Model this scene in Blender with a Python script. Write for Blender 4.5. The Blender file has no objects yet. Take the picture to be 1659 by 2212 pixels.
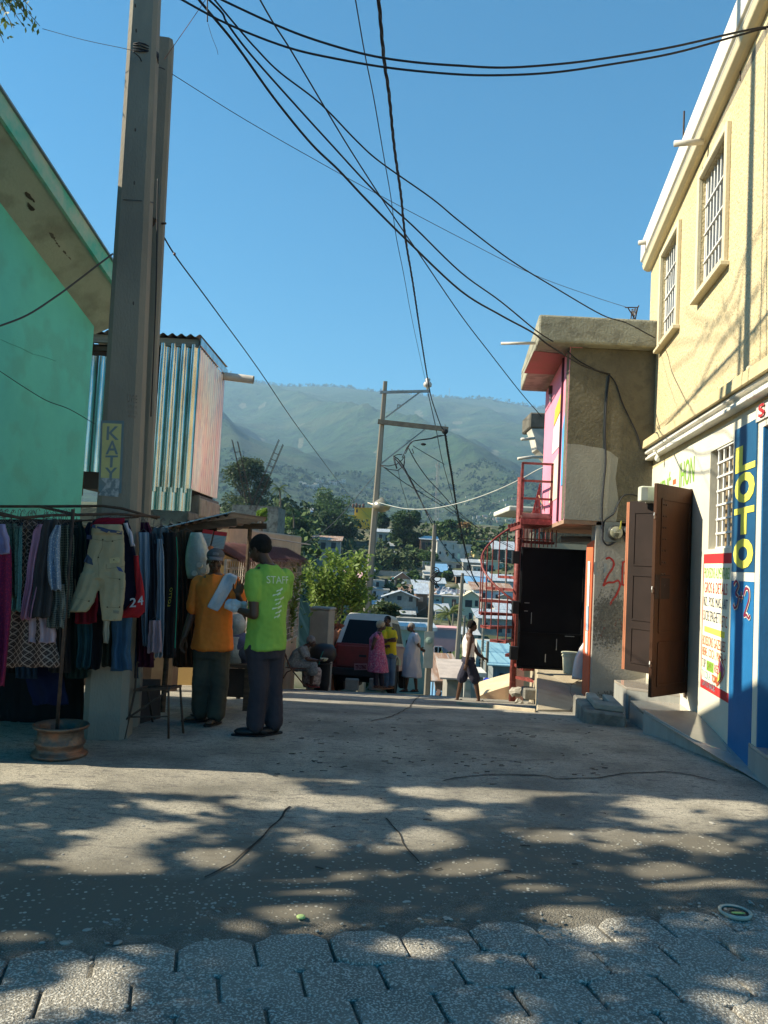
import bpy, bmesh, math, random
from mathutils import Vector, Matrix, noise
Vec = Vector
from mathutils.bvhtree import BVHTree
random.seed(7)
D2R = math.radians
scene = bpy.context.scene
COL = scene.collection
FPX, PITCH, ROLL, CAMH = 1736.0, 3.4, 2.9, 1.62
cam_data = bpy.data.cameras.new('camera')
cam = bpy.data.objects.new('camera', cam_data); COL.objects.link(cam)
CAMR = Matrix.Rotation(D2R(90 + PITCH), 3, 'X') @ Matrix.Rotation(D2R(ROLL), 3, 'Z')
cam.location = (0, 0, CAMH)
cam.rotation_euler = CAMR.to_euler()
cam_data.sensor_fit = 'VERTICAL'; cam_data.sensor_height = 36.0; cam_data.sensor_width = 27.0
cam_data.lens = 36.0 * FPX / 2212.0
cam_data.clip_start = 0.05; cam_data.clip_end = 20000
scene.camera = cam
SUN_EL = 36.0
SUN_AZ = 92.5
world = bpy.data.worlds.new('World'); scene.world = world; world.use_nodes = True
wn = world.node_tree; wn.nodes.clear()
wo = wn.nodes.new('ShaderNodeOutputWorld'); wb = wn.nodes.new('ShaderNodeBackground')
sk = wn.nodes.new('ShaderNodeTexSky'); sk.sky_type = 'NISHITA'; sk.sun_disc = False
sk.sun_elevation = D2R(SUN_EL); sk.sun_rotation = D2R(-SUN_AZ)
sk.altitude = 0; sk.air_density = 1.0; sk.dust_density = 0.35; sk.ozone_density = 2.2
wb.inputs['Strength'].default_value = 0.07
hs = wn.nodes.new('ShaderNodeHueSaturation'); hs.inputs['Saturation'].default_value = 1.8; hs.inputs['Hue'].default_value = .488; wn.links.new(sk.outputs[0], hs.inputs['Color']); wn.links.new(hs.outputs[0], wb.inputs['Color']); wn.links.new(wb.outputs[0], wo.inputs['Surface'])
sun_data = bpy.data.lights.new('sun', 'SUN'); sun_data.energy = 5.0; sun_data.angle = D2R(0.53)
sun_data.color = (1.0, 0.90, 0.70)
sun = bpy.data.objects.new('sun', sun_data); COL.objects.link(sun)
SUNV = Vec((-math.sin(D2R(SUN_AZ)) * math.cos(D2R(SUN_EL)), math.cos(D2R(SUN_AZ)) * math.cos(D2R(SUN_EL)), math.sin(D2R(SUN_EL))))
sun.rotation_euler = SUNV.to_track_quat('Z', 'Y').to_euler()
scene.view_settings.view_transform = 'Standard'; scene.view_settings.look = 'None'
scene.view_settings.exposure = 1.32; scene.view_settings.gamma = 1.0
scene.render.resolution_x = 768; scene.render.resolution_y = 1024
CV = Vec((0, 0, CAMH))
def ray(u, v): return CAMR @ Vec(((u - 829.5) / FPX, -(v - 1106) / FPX, -1.0))
def at(u, v, Y):
 d = ray(u, v); return CV + d * (Y / d.y)
def atz(u, v, z):
 d = ray(u, v); return CV + d * ((z - CAMH) / d.z)
def onw(u, v, P, D):
 d = ray(u, v); n = (D[1], -D[0]); t = (n[0] * (P[0]) + n[1] * (P[1])) / (n[0] * d.x + n[1] * d.y); return CV + d * t
ROADP = [(-60, 0), (8, 0), (10, -.16), (12, -.42), (13.5, -.64), (15, -.85), (17.6, -1.27), (19.7, -1.60), (22, -1.98), (30, -3.35), (50, -6.7),
         (66, -8.3), (78, -8.4), (90, -7.3), (100, -6.2), (122, -4.6), (135, -3.0), (150, -.9), (160, 1.4), (175, 4), (190, 7.6), (230, 12.5), (320, 15.5), (420, 14), (520, 9), (700, 9), (900, 26)]
def gz(y):
 for (a, za), (b, zb) in zip(ROADP, ROADP[1:]):
  if y <= b:
   t = max(0, (y - a) / (b - a)); return za + (zb - za) * t
 return ROADP[-1][1]
def atg(u, v):
 d = ray(u, v); t = 1.0
 while t < 60:
  p = CV + d * t
  if p.z <= gz(p.y): return p
  t += .01
 return p
def tag(o, label=None, cat=None, group=None, kind=None):
 if label: o['label'] = label
 if cat: o['category'] = cat
 if group: o['group'] = group
 if kind: o['kind'] = kind
 return o
def thing(name, label, cat, loc=(0, 0, 0), group=None, kind=None):
 o = bpy.data.objects.new(name, None); COL.objects.link(o); o.location = loc
 o.empty_display_size = .1
 return tag(o, label, cat, group, kind)
class MB:
 def __init__(s): s.v = []; s.f = []; s.m = []; s.cm = 0
 def add(s, vs, fs):
  n = len(s.v); s.v += [Vector(p) for p in vs]; s.f += [tuple(i + n for i in f) for f in fs]; s.m += [s.cm] * len(fs); return s
 def box(s, x0, x1, y0, y1, z0, z1, M=None):
  vs = [Vec((x, y, z)) for x in (x0, x1) for y in (y0, y1) for z in (z0, z1)]
  if M is not None: vs = [M @ p for p in vs]
  return s.add(vs, [(0, 1, 3, 2), (4, 6, 7, 5), (0, 4, 5, 1), (2, 3, 7, 6), (0, 2, 6, 4), (1, 5, 7, 3)])
 def beam(s, a, b, w, h, up=(0, 0, 1)):
  a = Vector(a); b = Vector(b); d = (b - a).normalized(); u = Vector(up); sd = d.cross(u)
  if sd.length < 1e-4: sd = d.cross(Vec((1, 0, 0)))
  sd.normalize(); u = sd.cross(d)
  vs = [p + sd * (i * w / 2) + u * (j * h / 2) for p in (a, b) for i, j in ((-1, -1), (1, -1), (1, 1), (-1, 1))]
  return s.add(vs, [(3, 2, 1, 0), (4, 5, 6, 7), (0, 1, 5, 4), (1, 2, 6, 5), (2, 3, 7, 6), (3, 0, 4, 7)])
 def quad(s, a, b, c, d): return s.add([a, b, c, d], [(0, 1, 2, 3)])
 def slab(s, pts, n):
  k = len(pts); n = Vector(n); vs = [Vector(p) for p in pts] + [Vector(p) + n for p in pts]
  fs = [tuple(range(k - 1, -1, -1)), tuple(range(k, 2 * k))] + [(i, (i + 1) % k, k + (i + 1) % k, k + i) for i in range(k)]
  return s.add(vs, fs)
 def rings(s, rs, caps=True, closed=True):
  k = len(rs[0]); vs = [p for r in rs for p in r]; fs = []
  for i in range(len(rs) - 1):
   for j in range(k if closed else k - 1):
    a = i * k + j; b = i * k + (j + 1) % k; fs.append((a, b, b + k, a + k))
  if caps and closed: fs += [tuple(range(k - 1, -1, -1)), tuple(range((len(rs) - 1) * k, len(rs) * k))]
  return s.add(vs, fs)
 def tube(s, pts, r, seg=8, caps=True, sq=None):
  pts = [Vector(p) for p in pts]; n = len(pts); rs = []
  rr = r if isinstance(r, (list, tuple)) else [r] * n
  d0 = (pts[1] - pts[0]).normalized(); u = d0.cross(Vec((0, 0, 1)))
  if u.length < 1e-3: u = d0.cross(Vec((1, 0, 0)))
  u.normalize()
  for i in range(n):
   d = (pts[min(i + 1, n - 1)] - pts[max(i - 1, 0)]).normalized()
   u = (u - d * u.dot(d)).normalized(); w = d.cross(u)
   a, b = (rr[i], rr[i]) if sq is None else (rr[i], rr[i] * sq)
   rs.append([pts[i] + u * (math.cos(t) * a) + w * (math.sin(t) * b) for t in [2 * math.pi * (j + .5) / seg for j in range(seg)]])
  return s.rings(rs, caps)
 def lathe(s, prof, seg=20, M=None, caps=True):
  rs = [[Vec((r * math.cos(2 * math.pi * j / seg), r * math.sin(2 * math.pi * j / seg), z)) for j in range(seg)] for r, z in prof]
  if M is not None: rs = [[M @ p for p in r] for r in rs]
  return s.rings(rs, caps)
 def ball(s, c, r, seg=12, n=8, M=None):
  c = Vector(c); r = (r, r, r) if not isinstance(r, (tuple, list)) else r; rs = []
  for i in range(n + 1):
   a = -math.pi / 2 + math.pi * (i + .001) / (n + .002)
   ring = [Vec((math.cos(a) * math.cos(2 * math.pi * j / seg) * r[0], math.cos(a) * math.sin(2 * math.pi * j / seg) * r[1], math.sin(a) * r[2])) for j in range(seg)]
   rs.append([c + (M @ p if M is not None else p) for p in ring])
  return s.rings(rs)
 def mesh(s, name='m', org=(0, 0, 0)):
  me = bpy.data.meshes.new(name); o = Vector(org); me.from_pydata([p - o for p in s.v], [], s.f)
  return me
 def build(s, name, mat, parent=None, smooth=False, org=None, bevel=0, bseg=1, weld=False):
  if org is None: org = parent_loc(parent) if parent is not None else (s.v[0] if s.v else (0, 0, 0))
  me = s.mesh(name, org)
  mats = mat if isinstance(mat, (list, tuple)) else [mat]
  for m in mats: me.materials.append(m)
  if len(mats) > 1:
   for p, i in zip(me.polygons, s.m): p.material_index = i
  if weld or bevel:
   bm = bmesh.new(); bm.from_mesh(me)
   if weld: bmesh.ops.remove_doubles(bm, verts=bm.verts, dist=1e-5)
   bmesh.ops.recalc_face_normals(bm, faces=bm.faces)
   if bevel: bmesh.ops.bevel(bm, geom=[e for e in bm.edges if len(e.link_faces) == 2 and e.calc_face_angle(0) > .5], offset=bevel, segments=bseg, affect='EDGES', profile=.5)
   bm.to_mesh(me); bm.free()
  if smooth:
   for p in me.polygons: p.use_smooth = True
  o = bpy.data.objects.new(name, me); COL.objects.link(o)
  if parent is not None: o.parent = parent
  else: o.location = org
  return o
def parent_loc(p):
 v = Vec((0, 0, 0))
 while p is not None: v = v + p.location; p = p.parent
 return v
def solo(mb, name, mat, label, cat, group=None, kind=None, org=None, **k):
 return tag(mb.build(name, mat, None, org=org, **k), label, cat, group, kind)
_M = {}
def mat(name, col, col2=None, scale=2.0, rough=.85, bump=0.0, bscale=30.0, metal=0.0, spec=.35, stretch=(1, 1, 1), contrast=.5,
  speck=None, speckscale=60, speckamt=.5, trans=0, alpha=1, emit=None):
 if name in _M: return _M[name]
 m = bpy.data.materials.new(name); m.use_nodes = True; n = m.node_tree; N = n.nodes; L = n.links
 b = N['Principled BSDF']; b.inputs['Roughness'].default_value = rough; b.inputs['Metallic'].default_value = metal
 b.inputs['Specular IOR Level'].default_value = spec
 c = (*col, 1)
 tc = N.new('ShaderNodeTexCoord'); mp = N.new('ShaderNodeMapping'); mp.inputs['Scale'].default_value = stretch
 L.new(tc.outputs['Object'], mp.inputs[0])
 if col2 is None: col2 = tuple(x * .72 for x in col)
 nz = N.new('ShaderNodeTexNoise'); nz.inputs['Scale'].default_value = scale; nz.inputs['Detail'].default_value = 7; nz.inputs['Roughness'].default_value = .62
 L.new(mp.outputs[0], nz.inputs['Vector'])
 rp = N.new('ShaderNodeValToRGB'); w = .5 * (1 - contrast) + .02
 rp.color_ramp.elements[0].position = .5 - w * .6; rp.color_ramp.elements[1].position = .5 + w * .6
 rp.color_ramp.elements[0].color = (*col2, 1); rp.color_ramp.elements[1].color = c
 L.new(nz.outputs['Fac'], rp.inputs[0]); out = rp.outputs[0]
 if speck is not None:
  nz2 = N.new('ShaderNodeTexNoise'); nz2.inputs['Scale'].default_value = speckscale; nz2.inputs['Detail'].default_value = 3
  L.new(mp.outputs[0], nz2.inputs['Vector'])
  r2 = N.new('ShaderNodeValToRGB'); r2.color_ramp.elements[0].position = .5; r2.color_ramp.elements[1].position = .62
  L.new(nz2.outputs['Fac'], r2.inputs[0])
  mx = N.new('ShaderNodeMixRGB'); mu = N.new('ShaderNodeMath'); mu.operation = 'MULTIPLY'; mu.inputs[1].default_value = speckamt
  L.new(r2.outputs[0], mu.inputs[0]); L.new(mu.outputs[0], mx.inputs[0]); L.new(out, mx.inputs[1]); mx.inputs[2].default_value = (*speck, 1); out = mx.outputs[0]
 L.new(out, b.inputs['Base Color'])
 if bump:
  nb = N.new('ShaderNodeTexNoise'); nb.inputs['Scale'].default_value = bscale; nb.inputs['Detail'].default_value = 5
  L.new(mp.outputs[0], nb.inputs['Vector'])
  bp = N.new('ShaderNodeBump'); bp.inputs['Strength'].default_value = bump; bp.inputs['Distance'].default_value = .02
  L.new(nb.outputs['Fac'], bp.inputs['Height']); L.new(bp.outputs[0], b.inputs['Normal'])
 if trans:
  b.inputs['Transmission Weight'].default_value = trans
 if alpha < 1: b.inputs['Alpha'].default_value = alpha
 _M[name] = m; return m
def leafmat(name, c1, c2, scale=.8, tr=.35):
 if name in _M: return _M[name]
 m = mat(name, c1, c2, scale=scale, rough=.55, spec=.3); n = m.node_tree; N = n.nodes; L = n.links
 b = N['Principled BSDF']; out = N['Material Output']; t = N.new('ShaderNodeBsdfTranslucent'); mx = N.new('ShaderNodeMixShader')
 src = b.inputs['Base Color'].links[0].from_socket
 L.new(src, t.inputs['Color']); mx.inputs[0].default_value = tr
 L.new(b.outputs[0], mx.inputs[1]); L.new(t.outputs[0], mx.inputs[2]); L.new(mx.outputs[0], out.inputs['Surface']); return m
def P(name, r, g, b, **k): return mat(name, (r, g, b), **k)
def textmesh(s, seg=3, shear=0.0):
 cu = bpy.data.curves.new('t', 'FONT'); cu.body = s; cu.size = 1; cu.resolution_u = seg; cu.shear = shear
 o = bpy.data.objects.new('t', cu); COL.objects.link(o)
 me = bpy.data.meshes.new_from_object(o.evaluated_get(bpy.context.evaluated_depsgraph_get()))
 bpy.data.objects.remove(o); bpy.data.curves.remove(cu); return me
def lettering(s, bl, br, tl, mat_, parent, name='lettering', lift=.004, bold=0.0, wobble=0.0, shear=0.0, label=None, thick=.0015):
 """text filling the parallelogram bottom-left, bottom-right, top-left"""
 me = textmesh(s, shear=shear); bl = Vector(bl); X = Vector(br) - bl; Y = Vector(tl) - bl; n = X.cross(Y).normalized()
 if bold:
  bm = bmesh.new(); bm.from_mesh(me); bmesh.ops.remove_doubles(bm, verts=bm.verts, dist=1e-4)
  mv = {}
  for v in bm.verts:
   d = Vec((0, 0, 0))
   for e in v.link_edges:
    if len(e.link_faces) == 1:
     f = e.link_faces[0]; t = (e.verts[1].co - e.verts[0].co).normalized(); nn = Vec((t.y, -t.x, 0))
     mid = (e.verts[0].co + e.verts[1].co) / 2
     if nn.dot(mid - f.calc_center_median()) < 0: nn = -nn
     d += nn
   if d.length > 1e-4: mv[v] = d.normalized() * bold
  for v, d in mv.items(): v.co += d
  bm.to_mesh(me); bm.free()
 xs = [v.co.x for v in me.vertices]; ys = [v.co.y for v in me.vertices]; x0, x1, y0, y1 = min(xs), max(xs), min(ys), max(ys)
 org = parent_loc(parent)
 for v in me.vertices:
  a = (v.co.x - x0) / (x1 - x0); b = (v.co.y - y0) / (y1 - y0)
  if wobble:
   k = noise.noise_vector(Vec((a * 9, b * 2, len(s)))); a += k.x * wobble * .3; b += k.y * wobble
  v.co = bl + X * a + Y * b + n * lift - org
 me.materials.clear(); me.materials.append(mat_)
 o = bpy.data.objects.new(name, me); COL.objects.link(o); o.parent = parent
 if label: o['label'] = label
 return o
def strokes(lines, bl, X, Y, w, mat_, parent, name='lettering', lift=.005):
 """hand painted strokes: polylines in 0..1 box coordinates drawn as flat ribbons"""
 bl = Vector(bl); X = Vector(X); Y = Vector(Y); n = X.cross(Y).normalized(); m = MB()
 for k, ln in enumerate(lines):
  pts = []
  for i in range(len(ln) - 1):
   p0 = ln[max(i - 1, 0)]; p1 = ln[i]; p2 = ln[i + 1]; p3 = ln[min(i + 2, len(ln) - 1)]
   for q in range(6):
    t = q / 6; pts.append(tuple(.5 * (2 * p1[a] + (p2[a] - p0[a]) * t + (2 * p0[a] - 5 * p1[a] + 4 * p2[a] - p3[a]) * t * t + (3 * p1[a] - p0[a] - 3 * p2[a] + p3[a]) * t ** 3) for a in (0, 1)))
  pts.append(ln[-1]); w3 = [bl + X * a + Y * b + n * (lift + k * .0006) for a, b in pts]
  L_ = []; R_ = []
  for i, p in enumerate(w3):
   d = (w3[min(i + 1, len(w3) - 1)] - w3[max(i - 1, 0)]).normalized(); s_ = n.cross(d) * (w / 2) * (.8 + .3 * noise.noise(p * 20))
   L_.append(p + s_); R_.append(p - s_)
  m.rings([[a, b] for a, b in zip(L_, R_)], caps=False, closed=False)
 return m.build(name, mat_, parent)
def fuse(mb, voxel=.01, smooth=2, org=(0, 0, 0), disp=None):
 me = mb.mesh('raw'); bm = bmesh.new(); bm.from_mesh(me); bmesh.ops.recalc_face_normals(bm, faces=bm.faces); bm.to_mesh(me); bm.free()
 o = bpy.data.objects.new('raw', me); COL.objects.link(o)
 r = o.modifiers.new('r', 'REMESH'); r.mode = 'VOXEL'; r.voxel_size = voxel
 if smooth:
  s = o.modifiers.new('s', 'SMOOTH'); s.iterations = smooth; s.factor = .5
 out = bpy.data.meshes.new_from_object(o.evaluated_get(bpy.context.evaluated_depsgraph_get()))
 bpy.data.objects.remove(o)
 if disp:
  nn = [v.normal.copy() for v in out.vertices]
  for v, n in zip(out.vertices, nn): v.co += n * disp(v.co, n)
 for p in out.polygons: p.use_smooth = True
 return out
def meshobj(me, name, mat_, parent=None, loc=(0, 0, 0), M=None):
 me.materials.clear(); me.materials.append(mat_); me.name = name
 if M is not None: me.transform(M)
 o = bpy.data.objects.new(name, me); COL.objects.link(o)
 if parent is not None: o.parent = parent
 else: o.location = loc
 return o
def copy_tree(o, loc=None, label=None, parent=None):
 c = o.copy(); COL.objects.link(c)
 if parent is not None: c.parent = parent
 if loc is not None: c.location = loc
 if label: c['label'] = label
 for ch in [x for x in bpy.data.objects if x.parent == o]: copy_tree(ch, parent=c)
 return c
def jit(a): return random.uniform(-a, a)
# ================================================================== GROUND
def road_material():
 m = bpy.data.materials.new('worn_concrete_road'); m.use_nodes = True; N = m.node_tree.nodes; L = m.node_tree.links; b = N['Principled BSDF']
 b.inputs['Roughness'].default_value = .88; b.inputs['Specular IOR Level'].default_value = .3
 tc = N.new('ShaderNodeTexCoord')
 def nz(sc, det=6, stretch=(1, 1, 1), rough=.6):
  mp = N.new('ShaderNodeMapping'); mp.inputs['Scale'].default_value = stretch; L.new(tc.outputs['Object'], mp.inputs[0])
  n = N.new('ShaderNodeTexNoise'); n.inputs['Scale'].default_value = sc; n.inputs['Detail'].default_value = det; n.inputs['Roughness'].default_value = rough
  L.new(mp.outputs[0], n.inputs['Vector']); return n.outputs['Fac']
 def ramp(src, p0, p1, c0, c1):
  r = N.new('ShaderNodeValToRGB'); r.color_ramp.elements[0].position = p0; r.color_ramp.elements[1].position = p1
  r.color_ramp.elements[0].color = (*c0, 1); r.color_ramp.elements[1].color = (*c1, 1); L.new(src, r.inputs[0]); return r.outputs[0]
 def mix(f, a, bcol, typ='MIX'):
  x = N.new('ShaderNodeMixRGB'); x.blend_type = typ
  L.new(f, x.inputs[0]) if not isinstance(f, float) else setattr(x.inputs[0], 'default_value', f)
  L.new(a, x.inputs[1])
  if isinstance(bcol, tuple): x.inputs[2].default_value = (*bcol, 1)
  else: L.new(bcol, x.inputs[2])
  return x.outputs[0]
 base = ramp(nz(1.3), .35, .68, (.155, .145, .12), (.37, .34, .28))
 dust = ramp(nz(.55, 5), .48, .62, (0, 0, 0), (1, 1, 1)); base = mix(dust, base, (.37, .34, .275))
 sc = ramp(nz(7, 5, (1, 3.2, 1)), .55, .64, (0, 0, 0), (.8, .8, .8)); base = mix(sc, base, (.13, .12, .11))
 sc2 = ramp(nz(34, 4, (1, 2.2, 1)), .56, .62, (0, 0, 0), (.75, .75, .75)); base = mix(sc2, base, (.10, .095, .085))
 fine = ramp(nz(160, 3), .36, .64, (.6, .6, .6), (1.2, 1.2, 1.2)); base = mix(1.0, base, fine, 'MULTIPLY')
 vo = N.new('ShaderNodeTexVoronoi'); vo.inputs['Scale'].default_value = 46; L.new(tc.outputs['Object'], vo.inputs['Vector'])
 wn_ = N.new('ShaderNodeSeparateColor'); L.new(vo.outputs['Color'], wn_.inputs[0]); sz = N.new('ShaderNodeMath'); sz.operation = 'MULTIPLY_ADD'; L.new(wn_.outputs[2], sz.inputs[0]); sz.inputs[1].default_value = -.34; L.new(vo.outputs['Distance'], sz.inputs[2])
 peb = ramp(sz.outputs[0], .02, .09, (1, 1, 1), (0, 0, 0))
 pick = ramp(wn_.outputs[0], .45, .5, (0, 0, 0), (1, 1, 1)); pf = mix(1.0, peb, pick, 'MULTIPLY')
 sx = N.new('ShaderNodeSeparateXYZ'); L.new(tc.outputs['Object'], sx.inputs[0])
 ax = N.new('ShaderNodeMath'); ax.operation = 'MULTIPLY_ADD'; L.new(sx.outputs['X'], ax.inputs[0]); ax.inputs[1].default_value = -.24; L.new(sx.outputs['Y'], ax.inputs[2])
 ad = N.new('ShaderNodeMath'); ad.operation = 'MULTIPLY_ADD'; L.new(nz(1.1, 4), ad.inputs[0]); ad.inputs[1].default_value = -2.4; L.new(ax.outputs[0], ad.inputs[2])
 near = ramp(ad.outputs[0], 0, 1, (1, 1, 1), (0, 0, 0)); near.node.color_ramp.elements[0].position = 0
 mr = N.new('ShaderNodeMapRange'); L.new(ad.outputs[0], mr.inputs[0]); mr.inputs[1].default_value = 3.2; mr.inputs[2].default_value = 3.9; mr.inputs[3].default_value = 1; mr.inputs[4].default_value = 0
 worn = mix(mr.outputs[0], base, (.125, .112, .088)); fp = mix(1.0, pf, mr.outputs[0], 'MULTIPLY')
 pc = ramp(wn_.outputs[1], 0, 1, (.15, .14, .11), (.44, .41, .34)); col = mix(fp, worn, pc)
 L.new(col, b.inputs['Base Color'])
 h = mix(.5, nz(60, 5), nz(9, 5)); h2 = mix(.5, h, pf)
 bp = N.new('ShaderNodeBump'); bp.inputs['Strength'].default_value = .55; bp.inputs['Distance'].default_value = .02; L.new(h2, bp.inputs['Height']); L.new(bp.outputs[0], b.inputs['Normal'])
 return m
M_ROAD = road_material()
def paved_edge(x): return 3.62 + .245 * x
def build_road():
 m = MB(); ys = [-25, -15, -8, -3, 0]; y = 0
 while y < 24: y += .07 if y < 7 else .16; ys.append(y)
 xs = [-16, -12, -9, -7, -6]; x = -6
 while x < 6.2: x += .09; xs.append(x)
 xs += [7, 9, 12, 16]; W = len(xs)
 for yy in ys:
  for xx in xs:
   z = gz(yy)
   if -6.5 < xx < 6.5 and yy > 1:
    z += .012 * noise.noise(Vec((xx * .9, yy * .9, 0))) + .005 * noise.noise(Vec((xx * 4, yy * 4, 3)))
    d = yy - paved_edge(xx)
    if d < .08: z -= .05 + .0 * d
    elif d < 1.0: z += .014 * noise.noise(Vec((xx * 3, yy * 3, 7))) * (1 - d) - .012 * (1 - d)
   m.v.append(Vec((xx, yy, z)))
 for i in range(len(ys) - 1):
  for j in range(W - 1): m.f.append((i * W + j, i * W + j + 1, (i + 1) * W + j + 1, (i + 1) * W + j))
 m.m = [0] * len(m.f)
 return tag(m.build('road', M_ROAD, None, smooth=True, org=(0, 0, 0)), kind='structure')
road = build_road()
M_PAVER = mat('paver_stone', (.285, .26, .215), (.14, .13, .11), scale=2.2, rough=.9, bump=.8, bscale=110, speck=(.62, .59, .52), speckscale=105, speckamt=.8, contrast=.35)
M_DIRT = mat('joint_dirt', (.17, .15, .115), (.09, .08, .062), scale=9, rough=1, bump=.8, bscale=120, speck=(.33, .31, .27), speckscale=150, speckamt=.5)
def build_pavers():
 m = MB(); a = math.atan(.245); ux = Vec((math.cos(a), math.sin(a), 0)); vy = Vec((-math.sin(a), math.cos(a), 0)); rnd = random.Random(3)
 p, Ln, amp = .245, .315, .036; o = Vec((0, 3.60, 0))
 tri = lambda t: amp * (abs(((t % 1) + 1) % 1 - .5) * 4 - 1)
 for k in range(0, 13):
  off = (k % 2) * .5
  for i in range(-12, 14):
   cu_ = (i + off) * Ln; cvv = -(k + .5) * p; g = .0065; top = []; bot = []; nn = 9
   drop = rnd.uniform(-.006, .003); tx = rnd.uniform(-.03, .03); ty = rnd.uniform(-.025, .025)
   if k == 0 and i > 2: drop -= .012
   for q in range(nn):
    t = q / (nn - 1); uu = (t - .5) * (Ln - 2 * g)
    tt = uu / Ln; s_ = 1 if abs(tt) < .27 else 1 - (abs(tt) - .27) / .23 * 2
    top.append((uu, p / 2 + amp * s_ - .011)); bot.append((uu, -p / 2 - amp * s_ + .011))
   out = top + bot[::-1]
   out = [(x + .006 * noise.noise(Vec((x * 20 + i, y * 20, k))), y + .006 * noise.noise(Vec((x * 20, y * 20 + i, k + 9)))) for x, y in out]
   rs = []
   for ins, z in ((0, -.05), (0, -.007), (.003, -.0015), (.010, .001)):
    ring = []
    for x, y in out:
     l = math.hypot(x, y); f = (l - ins) / l; xx, yy = x * f, y * f
     w = o + ux * (cu_ + xx) + vy * (cvv + yy); ring.append(Vec((w.x, w.y, z + drop + tx * xx + ty * yy - .003)))
    rs.append(ring)
   m.rings(rs[::-1] if False else rs)
 return tag(m.build('paving', M_PAVER, None, org=(0, 3, 0), weld=True), kind='structure')
build_pavers()
m = MB(); ys = [0.6 + .05 * i for i in range(90)]; xs = [-3.6 + .06 * i for i in range(125)]
for yy in ys:
 for xx in xs:
  d = yy - paved_edge(xx)
  z = -.023 + .011 * noise.noise(Vec((xx * 2.2, yy * 2.2, 1))) + .006 * noise.noise(Vec((xx * 9, yy * 9, 2)))
  if d > -.05: z += .012 * min(1, (d + .05) / .1)
  z += max(0, .022 * (noise.noise(Vec((xx * .9 + 3, yy * 1.1, 5))) - .05)) + max(0, .02 * (xx - 2.0)) * .6 * max(0, 1 + d)
  if d > .35: z = -.06
  m.v.append(Vec((xx, yy, z)))
for i in range(len(ys) - 1):
 for j in range(len(xs) - 1): W = len(xs); m.f.append((i * W + j, i * W + j + 1, (i + 1) * W + j + 1, (i + 1) * W + j))
m.m = [0] * len(m.f); tag(m.build('dirt', M_DIRT, None, smooth=True, org=(0, 3, 0)), kind='structure')
M_PEB = mat('pebble', (.36, .34, .29), (.22, .21, .19), scale=14, rough=.8, contrast=.3)
m = MB(); rnd = random.Random(11)
for i in range(3300):
 x = rnd.uniform(-2.6, 3.6); yy = paved_edge(x) + (rnd.gauss(.46, .36) if rnd.random() < .85 else rnd.uniform(-2, 2.4))
 if yy < 1.8 or (yy > 5 and rnd.random() < .7): continue
 if noise.noise(Vec((x * 1.3, yy * 1.3, 4))) < -.12 and rnd.random() < .8: continue
 s_ = rnd.uniform(.0035, .010) * (1.8 if rnd.random() < .04 else 1); d = yy - paved_edge(x)
 z = (-.012 if d < .9 else 0) + .012 * noise.noise(Vec((x * .9, yy * .9, 0))) - s_ * .1
 if d < .08: z = -.002
 A = rnd.uniform(0, 3.14); ca, sa = math.cos(A), math.sin(A); rs = []
 for zz, f in ((-.3, .8), (.12, 1), (.42, .62)):
  ring = []
  for j in range(6):
   t = j * math.pi / 3 + .2; px, py = math.cos(t) * s_ * 1.5 * f, math.sin(t) * s_ * .95 * f; ring.append(Vec((x + px * ca - py * sa, yy + px * sa + py * ca, z + zz * s_)))
  rs.append(ring)
 m.rings(rs)
tag(m.build('gravel', M_PEB, None, org=(0, 4, 0)), 'pale pebbles and grit scattered where the concrete meets the pavers', 'gravel', kind='stuff')
M_CRACK = mat('crack_dark', (.035, .03, .025), rough=1)
def crack(pts, w, parent=road, name='crack', lift=.006, m_=M_CRACK, wob=.02, zoff=None):
 w3 = []
 for (a, b) in zip(pts, pts[1:]):
  A = atg(*a); B = atg(*b); n = max(3, int((B - A).length / .06))
  for q in range(n): w3.append(A.lerp(B, q / n))
 w3.append(atg(*pts[-1])); L_, R_ = [], []
 for i, p in enumerate(w3):
  d = (w3[min(i + 1, len(w3) - 1)] - w3[max(i - 1, 0)]); d.z = 0; d.normalize(); s_ = Vec((-d.y, d.x, 0)); j = noise.noise(p * 5) * wob
  ww = w * (.6 + .8 * abs(noise.noise(p * 7 + Vec((3, 0, 0)))))
  q = p + s_ * j; zz = gz(q.y) + .012 * noise.noise(Vec((q.x * .9, q.y * .9, 0))) + .005 * noise.noise(Vec((q.x * 4, q.y * 4, 3))) + lift
  L_.append(Vec((*(q + s_ * ww / 2).xy, zz))); R_.append(Vec((*(q - s_ * ww / 2).xy, zz)))
 mm = MB(); mm.rings([[a, b] for a, b in zip(R_, L_)], caps=False, closed=False); return mm.build(name, m_, parent)
crack([(628, 1742), (560, 1815), (508, 1868), (478, 1884), (440, 1900)], .016)
crack([(958, 1690), (985, 1683), (1050, 1676), (1110, 1675), (1180, 1678), (1200, 1684), (1290, 1682), (1350, 1672), (1440, 1668), (1490, 1676), (1545, 1690)], .020)
crack([(1060, 1645), (1130, 1643), (1200, 1641)], .010)
crack([(830, 1768), (860, 1800), (885, 1840), (905, 1866)], .012)
crack([(1140, 1792), (1210, 1790), (1300, 1796), (1340, 1788)], .008)
crack([(935, 1500), (885, 1528), (845, 1548), (800, 1560)], .02)
crack([(1240, 1465), (1245, 1490), (1232, 1510), (1238, 1534)], .008, lift=.0)
m = MB(); rnd = random.Random(5)
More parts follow.
